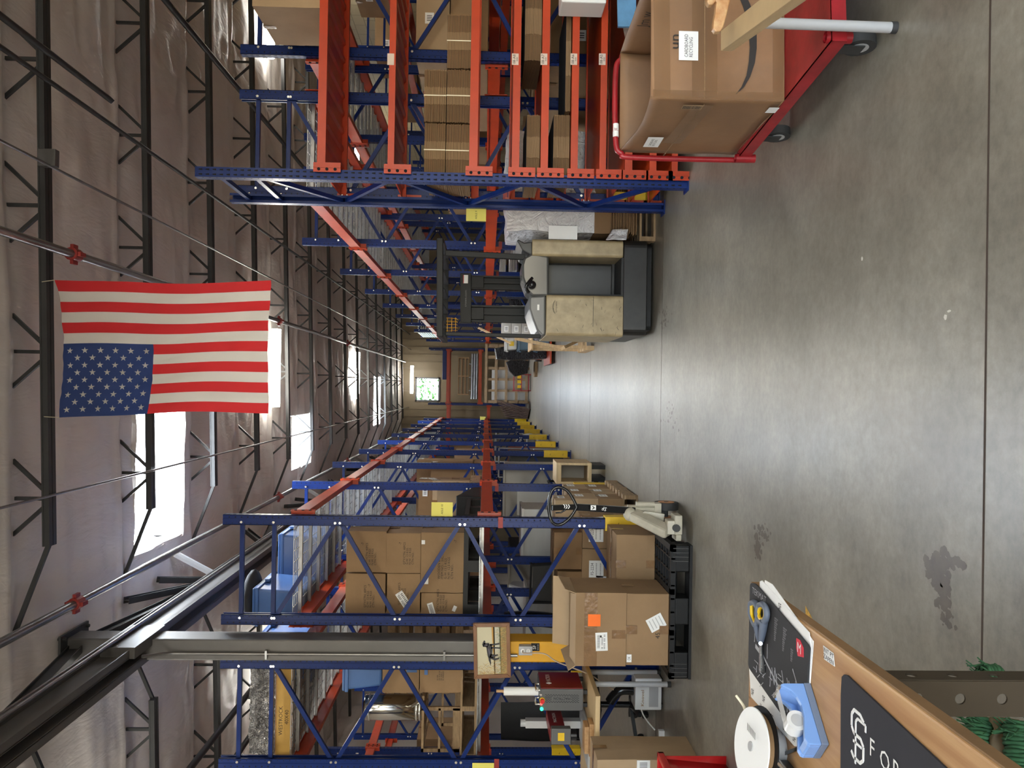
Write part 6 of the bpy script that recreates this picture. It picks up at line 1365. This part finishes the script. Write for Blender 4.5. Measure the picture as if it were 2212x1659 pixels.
# garland and bag on the lower shelf
gm = mat('garland_green', (.03, .12, .045), .8, var=.4, vscale=60)
def garland(label, p, q, r, n=900):
    t = thing('rope_coil', label, 'rope', tuple((Vector(p)+Vector(q))/2)); p = Vector(p); q = Vector(q); k = MB(); d_ = (q-p); L_ = d_.length; d_ = d_.normalized(); a_ = d_.orthogonal().normalized(); b_ = d_.cross(a_)
    turns = int(L_/.0075)
    for i in range(turns):
        c = p+d_*(i+.5)*.0075; ph = random.uniform(0, .4)
        k.tube([c+(a_*math.cos(ph+2*math.pi*j/12)+b_*math.sin(ph+2*math.pi*j/12))*(r+random.uniform(-.003, .003)) for j in range(12)], .0042, 5, closed=True)
    k.build('wound_rope', gm, t); k2 = MB()
    for i in range(60):
        a1 = random.uniform(0, 6.28); c = p+d_*random.uniform(0, L_*.25)+(a_*math.cos(a1)+b_*math.sin(a1))*r; k2.tube([c, c+Vector((random.uniform(-.02, .02), random.uniform(-.02, .02), random.uniform(.005, .03)))], .0014, 4)
    k2.build('frayed_ends', gm, t); return t
g1p = at(2098, 1549, Y=1.7)
garland('thick coil of green rope standing on the lower bench shelf, left of the khaki bag', at(2122, 1556, Y=1.68), at(2122, 1690, Y=1.62), .026*1.1)
garland('green rope coil lying behind the bench leg', at(2122, 1452, Y=1.7), at(2165, 1462, Y=1.7), .018)
garland('frayed green rope coil at the lower right picture corner', at(2205, 1562, Y=1.6), at(2218, 1700, Y=1.55), .03)
kb_ = thing('fabric_bag', 'khaki fabric bag with black straps on the lower bench shelf', 'bag', at(2175, 1610, Y=1.64)); k = MB(); A_ = at(2150, 1552, Y=1.66); Bq_ = at(2192, 1556, Y=1.66); Cq_ = at(2150, 1690, Y=1.6); Dq_ = at(2195, 1690, Y=1.6)
k.grid(lambda u, v: A_.lerp(Bq_, u).lerp(Cq_.lerp(Dq_, u), v)+Vector((0, -.03*math.sin(math.pi*u)-.01*noise.noise(Vector((u*5, v*6, 2))), 0)), 14, 18); ko = k.build('cloth', mat('khaki_cloth', (.2, .15, .085), .8, var=.25, vscale=20), kb_); so = ko.modifiers.new('s', 'SOLIDIFY'); so.thickness = .02
k = MB(); k.tube(spline([at(2155, 1624, Y=1.61), at(2168, 1640, Y=1.6), at(2160, 1652, Y=1.6), at(2150, 1636, Y=1.6)], 4), .004, 6); k.build('strap', 'black', kb_)
# yellow paint mark and pale scuffs on the slab
k = MB(); P_ = [at(x, y, Z=.0012) for x, y in ((1740, 1308), (1745, 1318), (1752, 1330), (1757, 1345), (1748, 1352), (1740, 1348))]; k.add(P_, [(0, 1, 2, 3, 4, 5)]); ko = k.build('floor_paint_mark', mat('yellow_floor_paint', (.7, .38, .03), .7, var=.6, vscale=60)); struct(ko); ko.name = 'trim_5'
# ================================================================ second left row: shelf contents
def tote(label, x0, x1, y0, y1, z0, z1, m='tote', lid=None, group=None):
    t = thing('storage_tote', label, 'tote', ((x0+x1)/2, (y0+y1)/2, z0), 0, group); k = MB(); tp_ = .03; h = z1-z0-.025
    def rect(z, s): return [(x0+s, y0+s, z), (x1-s, y0+s, z), (x1-s, y1-s, z), (x0+s, y1-s, z)]
    a = rect(z0, tp_); b = rect(z0+h, 0); k.add(a+b, [(3, 2, 1, 0), (0, 1, 5, 4), (1, 2, 6, 5), (2, 3, 7, 6), (3, 0, 4, 7), (4, 5, 6, 7)]); k.build('tub', m, t, bevel=.02)
    MB().bx(x0-.012, x1+.012, y0-.012, y1+.012, z0+h-.03, z0+h).build('rim', m, t, bevel=.006)
    MB().bx(x0-.006, x1+.006, y0-.006, y1+.006, z0+h, z1).build('lid', lid or m, t, bevel=.01)
    for x in (x0-.02, x1+.02):
        MB().bx(x-.012, x+.012, (y0+y1)/2-.08, (y0+y1)/2+.08, z0+h-.06, z0+h-.02).build('handle', m, t, bevel=.004)
    return t
def on(z): return z+.006
def gpx(xa, xb, ya, yb, Y): return px(xa, xb, ya, yb, Y)
a = gpx(575, 650, 1270, 1335, 7.5); tote('blue storage tote on the top shelf of the nearest left rack, black bag on it', a[0]-.05, a[1], 7.45, 8.1, on(UP), at(545, 1300, Y=7.45).z)
bg = thing('duffel_bag', 'crumpled black bag lying on the blue tote under the girder', 'bag', ((a[0]+a[1])/2, 7.7, 3.5)); k = MB(); cx_, zz = (a[0]+a[1])/2, at(545, 1300, Y=7.45).z
k.grid(lambda u, v: (cx_+.24*math.cos(6.283*u)*math.sin(3.1416*v)*(1+.15*noise.noise(Vector((u*7, v*6, 0)))), 7.75+.2*math.sin(6.283*u)*math.sin(3.1416*v), zz+.075+.075*math.cos(3.1416*v)*(1+.3*noise.noise(Vector((u*5, v*4, 4))))), 24, 12); k.build('cloth', 'blackfab', bg)
tote('second blue tote behind the first on the top shelf of the nearest left rack', -2.02, -1.5, 8.35, 9.1, on(UP), UP+.45)
a = gpx(537, 650, 1425, 1480, 7.6); tote('tall blue tote on the top shelf of the second left rack, beside the wrapped bale', -2.85, -2.36, 7.9, 8.5, on(UP), UP+.5)
# pallet lettered on its side with a shiny wrapped bale on it
p_ = wood_pallet('yellowish wooden pallet with stencilled side on the top shelf left of the column', -3.17, -2.32, 7.12, 7.75, on(UP), m='pine')
k = MB(); k.bx(-3.15, -2.34, 7.095, 7.118, UP+.015, UP+.13); k.text('WESTROCK', (-2.85, 7.095, UP+.095), (1, 0, 0), (0, 0, 1), .032, 1); k.text('40X40', (-2.82, 7.095, UP+.045), (1, 0, 0), (0, 0, 1), .032, 1); k.build('stencilled_side', [mat('yellow_pine', (.6, .36, .08), .6, var=.2, vscale=5), 'ink'], p_)
wl_ = thing('wrapped_bale', 'bale wrapped in shiny crinkled plastic on top of the stencilled pallet', 'wrapped load', (-2.85, 7.4, UP+.15)); k = MB()
def bale(s):
    def f(u, v):
        X, Y, Z, w, d_, h = -3.15, 7.14, UP+.15, .84, .6, .22
        p = Vector({'f': (X+w*u, Y, Z+h*v), 'b': (X+w*(1-u), Y+d_, Z+h*v), 'r': (X+w, Y+d_*u, Z+h*v), 'l': (X, Y+d_*(1-u), Z+h*v), 't': (X+w*u, Y+d_*v, Z+h)}[s])
        n = .03*noise.noise(Vector((p.x*14, p.y*14, p.z*5)))+.012*noise.noise(p*40); c = Vector((X+w/2, Y+d_/2, Z+h/2)); q = p+(p-c).normalized()*n; q.z = max(q.z, UP+.152); return q
    return f
for s_ in 'fbrlt': k.grid(bale(s_), 34, 16)
k.build('plastic_wrap', 'chromewrap', wl_)
# middle shelf
z0 = on(LO)
a = gpx(826, 905, 1436, 1496, 7.25); b_ = gpx(907, 1000, 1436, 1496, 7.25)
bb = wood_pallet('brown wooden pallet under the two cartons left of the column', -3.17, -2.32, 7.1, 7.95, z0, m='pallet')
carton('lower carton with small grey print on the middle shelf left of the column', b_[0], b_[1], 7.25, 7.7, z0+.143, b_[3], texts=[('f', 'IIII IIIIII\nIIIII III IIII IIII\nIIIII IIIIIIII II\nIII IIIIIIIIIIIIIII', .62, .5, .012)], cards=[('f', .75, .85, .05, .03, '', 0, 'tote')])
carton('upper carton with a strip of blue tape on the middle shelf left of the column', a[0], a[1], 7.25, 7.7, b_[3]+.008, a[3], cards=[('f', .8, .2, .03, .09, '', 0, 'tote')])
c_ = gpx(740, 820, 1438, 1490, 7.3); tote('blue tote on top of the two cartons left of the column', c_[0], c_[1], 7.28, 7.75, a[3]+.012, c_[3])
cn = gpx(785, 912, 1518, 1574, 7.3); cz0 = z0+.145
for i in range(3): wood_pallet(('lowest','middle','top')[i]+' wooden pallet of the pile under the stainless canister' , -3.17, -2.32, 8.2, 8.9, z0+i*.15) if False else None
st_ = thing('stainless_canister', 'tall shiny stainless steel canister with clamp band on the middle shelf', 'canister', ((cn[0]+cn[1])/2, 7.5, cz0)); r_ = (cn[1]-cn[0])/2; cx_ = (cn[0]+cn[1])/2
k = MB(); zb, zt_ = cn[2], cn[3]
k.lathe([(0, 0), (r_, 0), (r_, zt_-zb), (r_*.92, zt_-zb+.02), (0, zt_-zb+.03)], (cx_, 7.5, zb), n=40); k.build('body', 'steelroll', st_)
for zz in (.03, .06, zt_-zb-.03):
    k = MB(); k.lathe([(r_, -.008), (r_+.008, 0), (r_, .008)], (cx_, 7.5, zb+zz), n=40); k.build('clamp_band', 'zinc', st_)
k = MB(); k.bar((cx_+r_*.5, 7.5-r_-.02, zb+.1), (cx_+r_*.75, 7.5-r_+.01, zb+.04), .02, .02); k.build('clamp_lever', 'zinc', st_)
# crate the canister stands on
cr = thing('wooden_crate', 'open slatted wooden crate holding up the stainless canister', 'crate', (-3.0, 7.5, cz0))
zc1 = zb-.002
for z in (cz0, (cz0+zc1)/2, zc1-.02):
    for y in (7.2, 7.75): MB().bx(-3.16, -2.78, y, y+.02, z, z+.02 if z > cz0+.01 else z+.06).build('slat', 'pallet', cr)
for i in range(5): MB().bx(-3.16+i*.11, -3.12+i*.11, 7.22, 7.75, zc1-.02, zc1).build('top_slat', 'pallet', cr)
for x in (-3.16, -2.8):
    for y in (7.2, 7.75): MB().bx(x, x+.03, y, y+.03, cz0, zc1).build('corner_post', 'pallet', cr)
# slatted pallets stood on edge further back
for i in range(4):
    t = thing('wooden_pallet', ('first', 'second', 'third', 'fourth')[i]+' from the front of the slatted pallets on edge behind the canister', 'pallet', (-2.9, 8.6+i*.17, z0)); y = 8.6+i*.17
    for j in range(7): MB().bx(-3.17, -2.32, y, y+.016, z0+.02+j*.14, z0+.1+j*.14).build('deck_board', 'pallet', t)
    for x in (-3.17, -2.86, -2.35): MB().bx(x, x+.035, y+.016, y+.1, z0, z0+.98).build('stringer', 'pallet', t)
# further boxes in the far left rack bays, both rows
for i, (X, Y, Z, w, d_, h, mm, lb) in enumerate([
    (XB, 9.75, LO, .8, .6, .75, 'carton', 'large carton on the middle shelf of the second left row, second bay'), (XB, 12.3, LO, .8, .7, .6, 'carton3', 'large carton on the middle shelf of the second left row, third bay'),
    (XA, 14.7, LO, .8, .8, .5, 'carton2', 'pale carton on the middle shelf of the left aisle rack, fourth bay'), (XA, 17.1, LO, .75, .8, .6, 'carton3', 'brown carton on the middle shelf of the left aisle rack, fifth bay'),
    (XB, 12.2, UP, .7, .8, .5, 'carton', 'carton on the top shelf of the second left row, third bay'),
    (-5.6, 9.9, LO, .8, .8, .7, 'carton3', 'carton on the middle shelf of the furthest left rack, first bay'), (-5.6, 12.3, LO, .8, .8, .9, 'carton', 'carton on the middle shelf of the furthest left rack, second bay')]):
    carton(lb, X-w/2, X+w/2, Y, Y+d_, on(Z), on(Z)+h, m=mm)
for i, (X, Y, w, d_, h, mm, lb) in enumerate([(XA+.05, 14.65, .7, .8, 1.05, 'dgrey', 'dark shrouded crate on the floor of the left aisle rack, fourth bay'), (XB, 12.3, .75, .9, 1.1, 'black', 'black shrouded crate on the floor of the second left row, third bay'), (-5.6, 9.8, .8, 1.0, 1.2, 'dgrey', 'dark crate on the floor of the furthest left rack')]):
    t = thing('crate', lb, 'crate', (X, Y, 0)); MB().bx(X-w/2, X+w/2, Y, Y+d_, .1, h).build('body', mm, t, bevel=.02); 
    for xx in (X-w/2+.03, X+w/2-.09): MB().bx(xx, xx+.06, Y, Y+d_, 0, .1).build('runner', 'pallet', t)
# metal frames, boards and a red case in the far left bays
def tube_frame(label, X, Y, w, h, r=.018, m='lgrey', lean=.1):
    t = thing('metal_frame', label, 'frame', (X, Y, 0)); 
    for nm, p, q in (('upright', (X-w/2, Y, 0), (X-w/2, Y+lean, h)), ('upright', (X+w/2, Y, 0), (X+w/2, Y+lean, h)), ('crossbar', (X-w/2, Y+lean, h), (X+w/2, Y+lean, h)), ('crossbar', (X-w/2, Y+lean*.4, h*.4), (X+w/2, Y+lean*.4, h*.4))): MB().cyl(p, q, r, 8).build(nm, m, t)
tube_frame('grey tubular frame standing in the fifth bay of the left aisle rack', XA, 17.1, .6, 1.2); tube_frame('white tubular frame standing in the sixth bay of the left aisle rack', XA+.1, 19.6, .6, 1.25, m='whiteplastic'); tube_frame('second white tubular frame, one bay further along the left aisle rack', XA+.1, 22.3, .6, 1.2, m='whiteplastic')
k = thing('red_case', 'dull red case standing in the fifth bay of the left aisle rack', 'case', (XA, 17.8, 0)); MB().bx(XA-.2, XA+.3, 17.6, 17.8, .35, 1.0).build('body', mat('dull_red', (.3, .06, .04), .5), k, bevel=.01); MB().bx(XA-.2, XA+.3, 17.6, 17.8, 0, .35).build('stand', 'pallet', k)
for i in range(4):
    o = MB().bar((XA+.05+i*.05, 24.6, .0+.003), (XA+.05+i*.05, 24.95, 1.15-.05*i), .03, .5, up=(0, 1, 0)).build('board', 'greywhite'); tag(o, ('nearest the rack', 'second', 'third', 'outermost')[i]+' of four pale boards leaning at the far end of the left rack', 'board')
pw = thing('plastic_pipe', 'white plastic pipe elbow lying at the floor of the sixth left bay', 'pipe', (-1.3, 20.2, 0)); MB().tube(spline([(-1.5, 20.3, .06), (-1.2, 20.2, .25), (-1.15, 20.2, .5), (-1.35, 20.3, .75)], 6), .05, 12).build('elbow', 'whiteplastic', pw)
# ================================================================ right rows: loads
def film_load(label, X, Y, w, d_, z0, h, m='blackwrap', seed=0):
    t = thing('wrapped_load', label, 'wrapped load', (X, Y+d_/2, z0)); k = MB()
    for s_ in 'fbrlt':
        def f(u, v, s_=s_):
            p = Vector({'f': (X-w/2+w*u, Y, z0+.12+h*v), 'b': (X+w/2-w*u, Y+d_, z0+.12+h*v), 'r': (X+w/2, Y+d_*u, z0+.12+h*v), 'l': (X-w/2, Y+d_-d_*u, z0+.12+h*v), 't': (X-w/2+w*u, Y+d_*v, z0+.12+h)}[s_])
            c = Vector((X, Y+d_/2, z0+.12+h/2)); q = p+(p-c).normalized()*(.03*noise.noise(p*3+Vector((seed, 0, 0)))+.01*noise.noise(p*11)); q.z = max(q.z, z0+.121); return q
        k.grid(f, 14, 14)
    k.build('wrap', m, t)
    for xx in (X-w/2+.02, X-.04, X+w/2-.1): MB().bx(xx, xx+.08, Y, Y+d_, z0, z0+.12).build('pallet_runner', 'pallet', t)
    return t
M['blackwrap'] = plastic_film('black_stretch_film', (.012, .012, .016), 1, .22, 12)
nth = ['second', 'third', 'fourth', 'fifth', 'sixth']
for i in range(4):
    Y = YR[1+i]+.3; film_load('black film-wrapped pallet load in the '+nth[i]+' bay on the right', XC+.05, Y, .75, 1.3, 0, 1.0-.12*(i % 2), seed=i)
for i in range(3):
    Y = YR[1+i]+.3
    t = thing('board_stack', 'stack of pale boards on the black load in the '+nth[i]+' bay on the right', 'board', (XC, Y, 1.15)); zz = 1.15-.12*(i % 2)
    for j in range(3): MB().bx(XC-.3, XC+.3, Y+.05*j, Y+1.1, zz+.02+j*.035, zz+.05+j*.035).build('board', 'greywhite', t)
# right far rows seen through the near rack
pos = ['first', 'second', 'third', 'fourth']
for i in range(3):
    for j, (Z, h, mm) in enumerate(((LO, .34, 'carton'), (LO+.35, .3, 'carton2'))):
        for c in range(2):
            Y = YR[i]+.25+c*1.1
            carton(('lower ', 'upper ')[j]+('near ', 'far ')[c]+'carton on the middle shelf of the far right row, '+pos[i]+' bay', XD-.38+.05*j, XD+.38-.07*c, Y, Y+.85, on(Z), on(Z)+h, m=mm, cards=[('f', .5, .6, .1, .08, 'IIII')])
for i in range(4):
    for j, (Z, h, mm) in enumerate(((1.356, .5, 'carton2'), (1.864, .45, 'carton'), (2.956, .5, 'carton'))):
        Y = 8.95+2.46*i; w = (.0, .12, .05)[j]
        carton(('low ', 'stacked ', 'top-shelf ')[j]+'carton on the block wall rack, '+pos[i]+' bay', 5.5+w, 6.28, Y+w*2, Y+1.1, Z+.004, Z+h, m=mm, cards=[('f', .3, .6, .12, .1, 'III'), ('l', .6, .6, .12, .1, 'III')])
for i in range(3):
    for c in range(2):
        Y = YR[i]+.3+c*1.05
        carton(('near ', 'far ')[c]+'carton on the floor of the far right row, '+pos[i]+' bay', XD-.35, XD+.35, Y, Y+.9, .01, .95+.1*c, m=('carton3', 'carton')[c], cards=[('f', .4, .7, .1, .08, 'III')])
for c in range(3):
    carton(('lowest', 'middle', 'highest')[c]+' pale carton stacked at the back of the first right bay', XC-.1, XC+.38, 8.4, 9.2, .01+.42*c, .42*(c+1), m='carton2', cards=[('f', .3, .6, .1, .07, 'III')])
# large pale carton on the very top of the near rack
a = gpx(545, 686, -60, 15, 6.25)
carton('large plain carton on the top shelf of the near right rack', a[0], 4.2, 6.25, 6.95, NZ[0]+.004, at(545, 5, Y=6.25).z, m='carton2')
# steel rods on a roll cage: stack of corrugated steel sheets at the far end of the right row
t = thing('steel_sheet_stack', 'stack of corrugated steel sheets at the far end of the right top shelf', 'steel', (1.9, 26, UP))
for j in range(7):
    k = MB()
    for i in range(8): k.bx(1.62+i*.1, 1.68+i*.1, 24.85, 27.1, on(UP)+.02+j*.07, on(UP)+.05+j*.07); k.bx(1.62+i*.1, 1.72+i*.1, 24.85, 27.1, on(UP)+.0+j*.07, on(UP)+.02+j*.07)
    k.build('sheet', 'galv', t)
# ================================================================ things standing in the aisle beyond the truck
carton_x = at(1083, 712, Y=11.0)
pn = thing('pine_crate', 'new pine crate base beyond the truck with planks leaning on it', 'crate', (.98, 11.6, 0)); cx0, cx1 = at(1150, 752, Y=11.6).x-.02, 1.45
for j in range(5):
    MB().bx(cx0, cx1, 11.5+j*.2, 11.59+j*.2, .1, .125).build('deck_board', 'palletnew', pn)
for x in (cx0, (cx0+cx1)/2, cx1-.06): MB().bx(x, x+.06, 11.45, 12.45, .0, .1).build('stringer', 'palletnew', pn)
for x in (cx0+.02, cx1-.06):
    for y in (11.5, 12.35): MB().bx(x, x+.045, y, y+.045, .125, .85).build('corner_post', 'palletnew', pn)
MB().bx(cx0, cx1, 11.45, 12.45, .85, .87).build('top_board', 'palletnew', pn)
a = gpx(1083, 1146, 697, 728, 11.7)
for r in range(3):
    for c in range(2):
        w = .22; x = a[0]+c*w
        carton(('bottom', 'middle', 'top')[r]+(' left', ' right')[c]+' of the small white cartons stacked on the pine crate', x, x+w-.006, 11.6, 12.0, .872+r*.14, .872+r*.14+.135, m='greywhite', cards=[('f', .5, .5, .08, .06, 'III')], tape=False, group='small white cartons on the pine crate')
def plank(label, p, q, Y0, Y1, w=.09, th=.04):
    a_ = at(*p, Y=Y0); b_ = at(*q, Y=Y1); o = MB().bar(a_, b_, th, w, up=(0, 1, 0)).build('wooden_plank', 'palletnew'); return tag(o, label, 'plank')
plank('long pine plank slanting down beyond the truck to the pallet', (1112, 731), (1216, 752), 11.2, 11.2, .1)
plank('thin plywood offcut jutting up above the pine crate', (1033, 708), (1104, 742), 11.25, 11.25, .14, .02)
plank('pine plank lying toward the aisle at the foot of the crate', (1216, 752), (1262, 730), 11.1, 12.0, .06)
# totes and tarped stacks
tz = 0
for i, (za, zb_, mm, lb) in enumerate(((.12, .45, 'tote2', 'lowest of the grey-blue totes stacked beyond the truck'), (.46, .82, 'tote2', 'upper grey-blue tote beyond the truck, under the white one'), (.83, 1.1, 'whiteplastic', 'white tote with a yellow label on top of the blue totes'))):
    if mm == 'tote2' and 'tote2' not in M: M['tote2'] = mat('tote_grey_blue', (.1, .17, .24), .4, var=.2)
    t = tote(lb, .83, 1.25, 18.0, 18.6, za, zb_, m=mm)
    if i == 2: MB().bx(.92, 1.02, 17.975, 17.985, .9, 1.0).build('yellow_label', 'yellow', t)
kd = thing('dolly', 'red low dolly under the totes and the tarped stack', 'dolly', (1.0, 18.5, 0)); MB().bx(.55, 1.3, 17.95, 19.9, .08, .115).build('platform', 'orange', kd)
for x in (.6, 1.22):
    for y in (18.05, 19.8): MB().cyl((x-.015, y, .04), (x+.015, y, .04), .04, 12).build('wheel', 'rubber', kd)
def tarp(label, poly, Y0, Y1, zmin):
    t = thing('tarped_stack', label, 'tarp', tuple(at(*poly[0], Y=Y0))); k = MB(); P = [at(x, y, Y=Y0) for x, y in poly]; n = len(P); c = sum(P, Vector())/n
    P = [Vector((p.x, Y0, max(p.z, zmin))) for p in P]; c = sum(P, Vector())/n
    lay = []
    for s_, yy in ((1, Y0), (1.04, Y0+(Y1-Y0)*.4), (.95, Y1)): lay.append([c+(p-c)*s_+Vector((0, yy-Y0, 0))+Vector((0, .05*noise.noise(p*4), 0)) for p in P])
    vs = [p for l in lay for p in l]; vs = [Vector((p.x, p.y, max(p.z, zmin))) for p in vs]; fs = [tuple(range(n)), tuple(range(2*n, 3*n))[::-1]]
    for L_ in range(2): fs += [(L_*n+i, L_*n+n+i, L_*n+n+(i+1) % n, L_*n+(i+1) % n) for i in range(n)]
    k.add(vs, fs); k.build('tarp', 'blackwrap', t); return t
tarp('tall stack under a black tarp in the aisle beyond the totes', [(1070, 752), (1074, 775), (1110, 777), (1186, 774), (1186, 748), (1110, 745)], 18.9, 19.8, .12)
t = tarp('pointed heap under black plastic beyond the tall tarped stack', [(1094, 782), (1100, 800), (1112, 813), (1140, 806), (1143, 780), (1110, 776)], 24.0, 24.9, .08)
MB().bx(.35, .8, 24.1, 24.8, 0, .08).build('pallet', 'pallet', t)
k = thing('hand_truck', 'red hand truck standing past the black heap in the aisle', 'hand truck', (.9, 22.3, 0))
for x in (.8, 1.05): MB().cyl((x, 22.3, .05), (x, 22.4, .55), .02, 8).build('rail', 'orange', k)
MB().bx(.78, 1.07, 22.1, 22.3, .02, .04).build('toe_plate', 'orange', k)
for x in (.76, 1.09): MB().cyl((x-.02, 22.4, .09), (x+.02, 22.4, .09), .09, 14).build('wheel', 'rubber', k)
# ================================================================ rack and crates against the far wall
RY = 31.6
rG = thing('pallet_rack', 'orange and blue rack standing across the aisle in front of the far tan wall', 'rack', (.4, RY, 0))
GX = [at(1000, 755, Y=RY).x, at(1000, 873, Y=RY).x]; GX.append(GX[1]-2.3)
for X in GX: add_frame(rG, X, RY, False, math.pi/2)
for a_, b_, zs_ in ((0, 1, (at(966, 800, Y=RY).z, at(1034, 800, Y=RY).z)), (1, 2, (at(966, 880, Y=RY).z, at(1052, 880, Y=RY).z))):
    for z in zs_:
        for s_ in (-1, 1): add_beam(rG, (GX[b_]+.04, RY+s_*FD/2, z), (GX[a_]-.04, RY+s_*FD/2, z), side=(0, s_, 0), h=.12)
zl = at(1034, 800, Y=RY).z; zu = at(966, 800, Y=RY).z
tb2 = thing('tube_bundle', 'bundle of galvanised tubes and rails across the lower beam of the far rack', 'tubes', (.4, RY, zl))
x0, x1 = at(1025, 862, Y=RY).x, at(1025, 765, Y=RY).x
for j in range(3): MB().cyl((x0, RY-.45+.0*j, zl+.06+.09*j), (x1, RY-.45, zl+.06+.09*j), .045, 10).build('tube', 'galv', tb2)
for j in range(3): x = x0+.3+j*.5; MB().bx(x, x+.04, RY-.44, RY+.45, zl+.001, zl+.36).build('rail', 'lgrey', tb2)
x0, x1 = at(1010, 853, Y=RY).x, at(1010, 773, Y=RY).x
for j in range(3): wood_pallet(('lowest', 'middle', 'highest')[j]+' of the bright wooden pallets lying across the far rack tubes', x0, x1, RY-.42, RY+.4, zl+.365+.135*j, m='pine', h=.13)
o = MB().bx(at(958, 820, Y=RY).x, at(958, 757, Y=RY).x, RY-.45, RY+.3, zu+.002, zu+.16).build('navy_panel', 'blue', bevel=.01); tag(o, 'dark blue panel lying on the upper beam of the far rack', 'panel')
# lattice crate with white panels
LY = 28.6; lc = thing('lattice_crate', 'large open wooden lattice crate with white panels in front of the far wall', 'crate', (.4, LY, 0))
x0, x1, z0, z1 = px(1047, 1140, 744, 871, LY); z0 = 0
for nm, yy in (('front', LY), ('back', LY+.8)):
    for j in range(6): x = x0+(x1-x0-.08)*j/5; MB().bx(x, x+.08, yy, yy+.03, z0, z1).build('upright_slat', 'pallet', lc)
    for j in range(5): z = z0+.05+(z1-z0-.14)*j/4; MB().bx(x0, x1, yy-.03, yy, z, z+.09).build('cross_slat', 'pallet', lc)
for x in (x0, x1-.06): MB().bx(x, x+.06, LY+.03, LY+.8, z1-.09, z1).build('top_rail', 'pallet', lc)
pn_ = MB().bx(x0+.1, x0+1.15, LY+.3, LY+.34, .02, z1-.25).build('white_panel', 'greywhite', lc)
o = MB().bar((x0+1.3, LY+.3, .04), (x0+1.6, LY+.3, z1-.4), .04, .4, up=(0, 1, 0)).build('white_panel', 'greywhite', lc)
# folded brown tables leaning in a fan
for j in range(9):
    xx = at(1100, 876+j*2.6, Y=27.8).x; o = MB().bar((xx-.12, 27.6+j*.12, .02), (xx+.18-.03*j, 27.7+j*.12, 1.12-.04*j), .03, .7, up=(0, 1, 0)).build('folding_table', mat('dark_brown_laminate', (.07, .035, .025), .45) if j == 0 else 'dark_brown_laminate' if False else bpy.data.materials['dark_brown_laminate'])
    tag(o, ('first', 'second', 'third', 'fourth', 'fifth', 'sixth', 'seventh', 'eighth', 'ninth')[j]+' dark brown folded table of the fan leaning left of the lattice crate', 'table', 'folded tables leaning by the lattice crate')
rt_ = thing('toolbox', 'red shelf trolley low in front of the lattice crate', 'trolley', (.25, 27.5, 0)); x0, x1, z0, z1 = px(1122, 1142, 808, 845, 27.6)
for z in (.06, .3, .55): MB().bx(x0, x1, 27.5, 27.9, z, z+.03).build('shelf', 'cart', rt_)
for x in (x0, x1-.03):
    for y in (27.5, 27.87): MB().bx(x, x+.03, y, y+.03, .0, .6).build('post', 'cart', rt_)
for j in range(3): MB().bx(x0+.1+j*.16, x0+.2+j*.16, 27.52, 27.7, .33, .45).build('drawer', 'yellow', rt_)
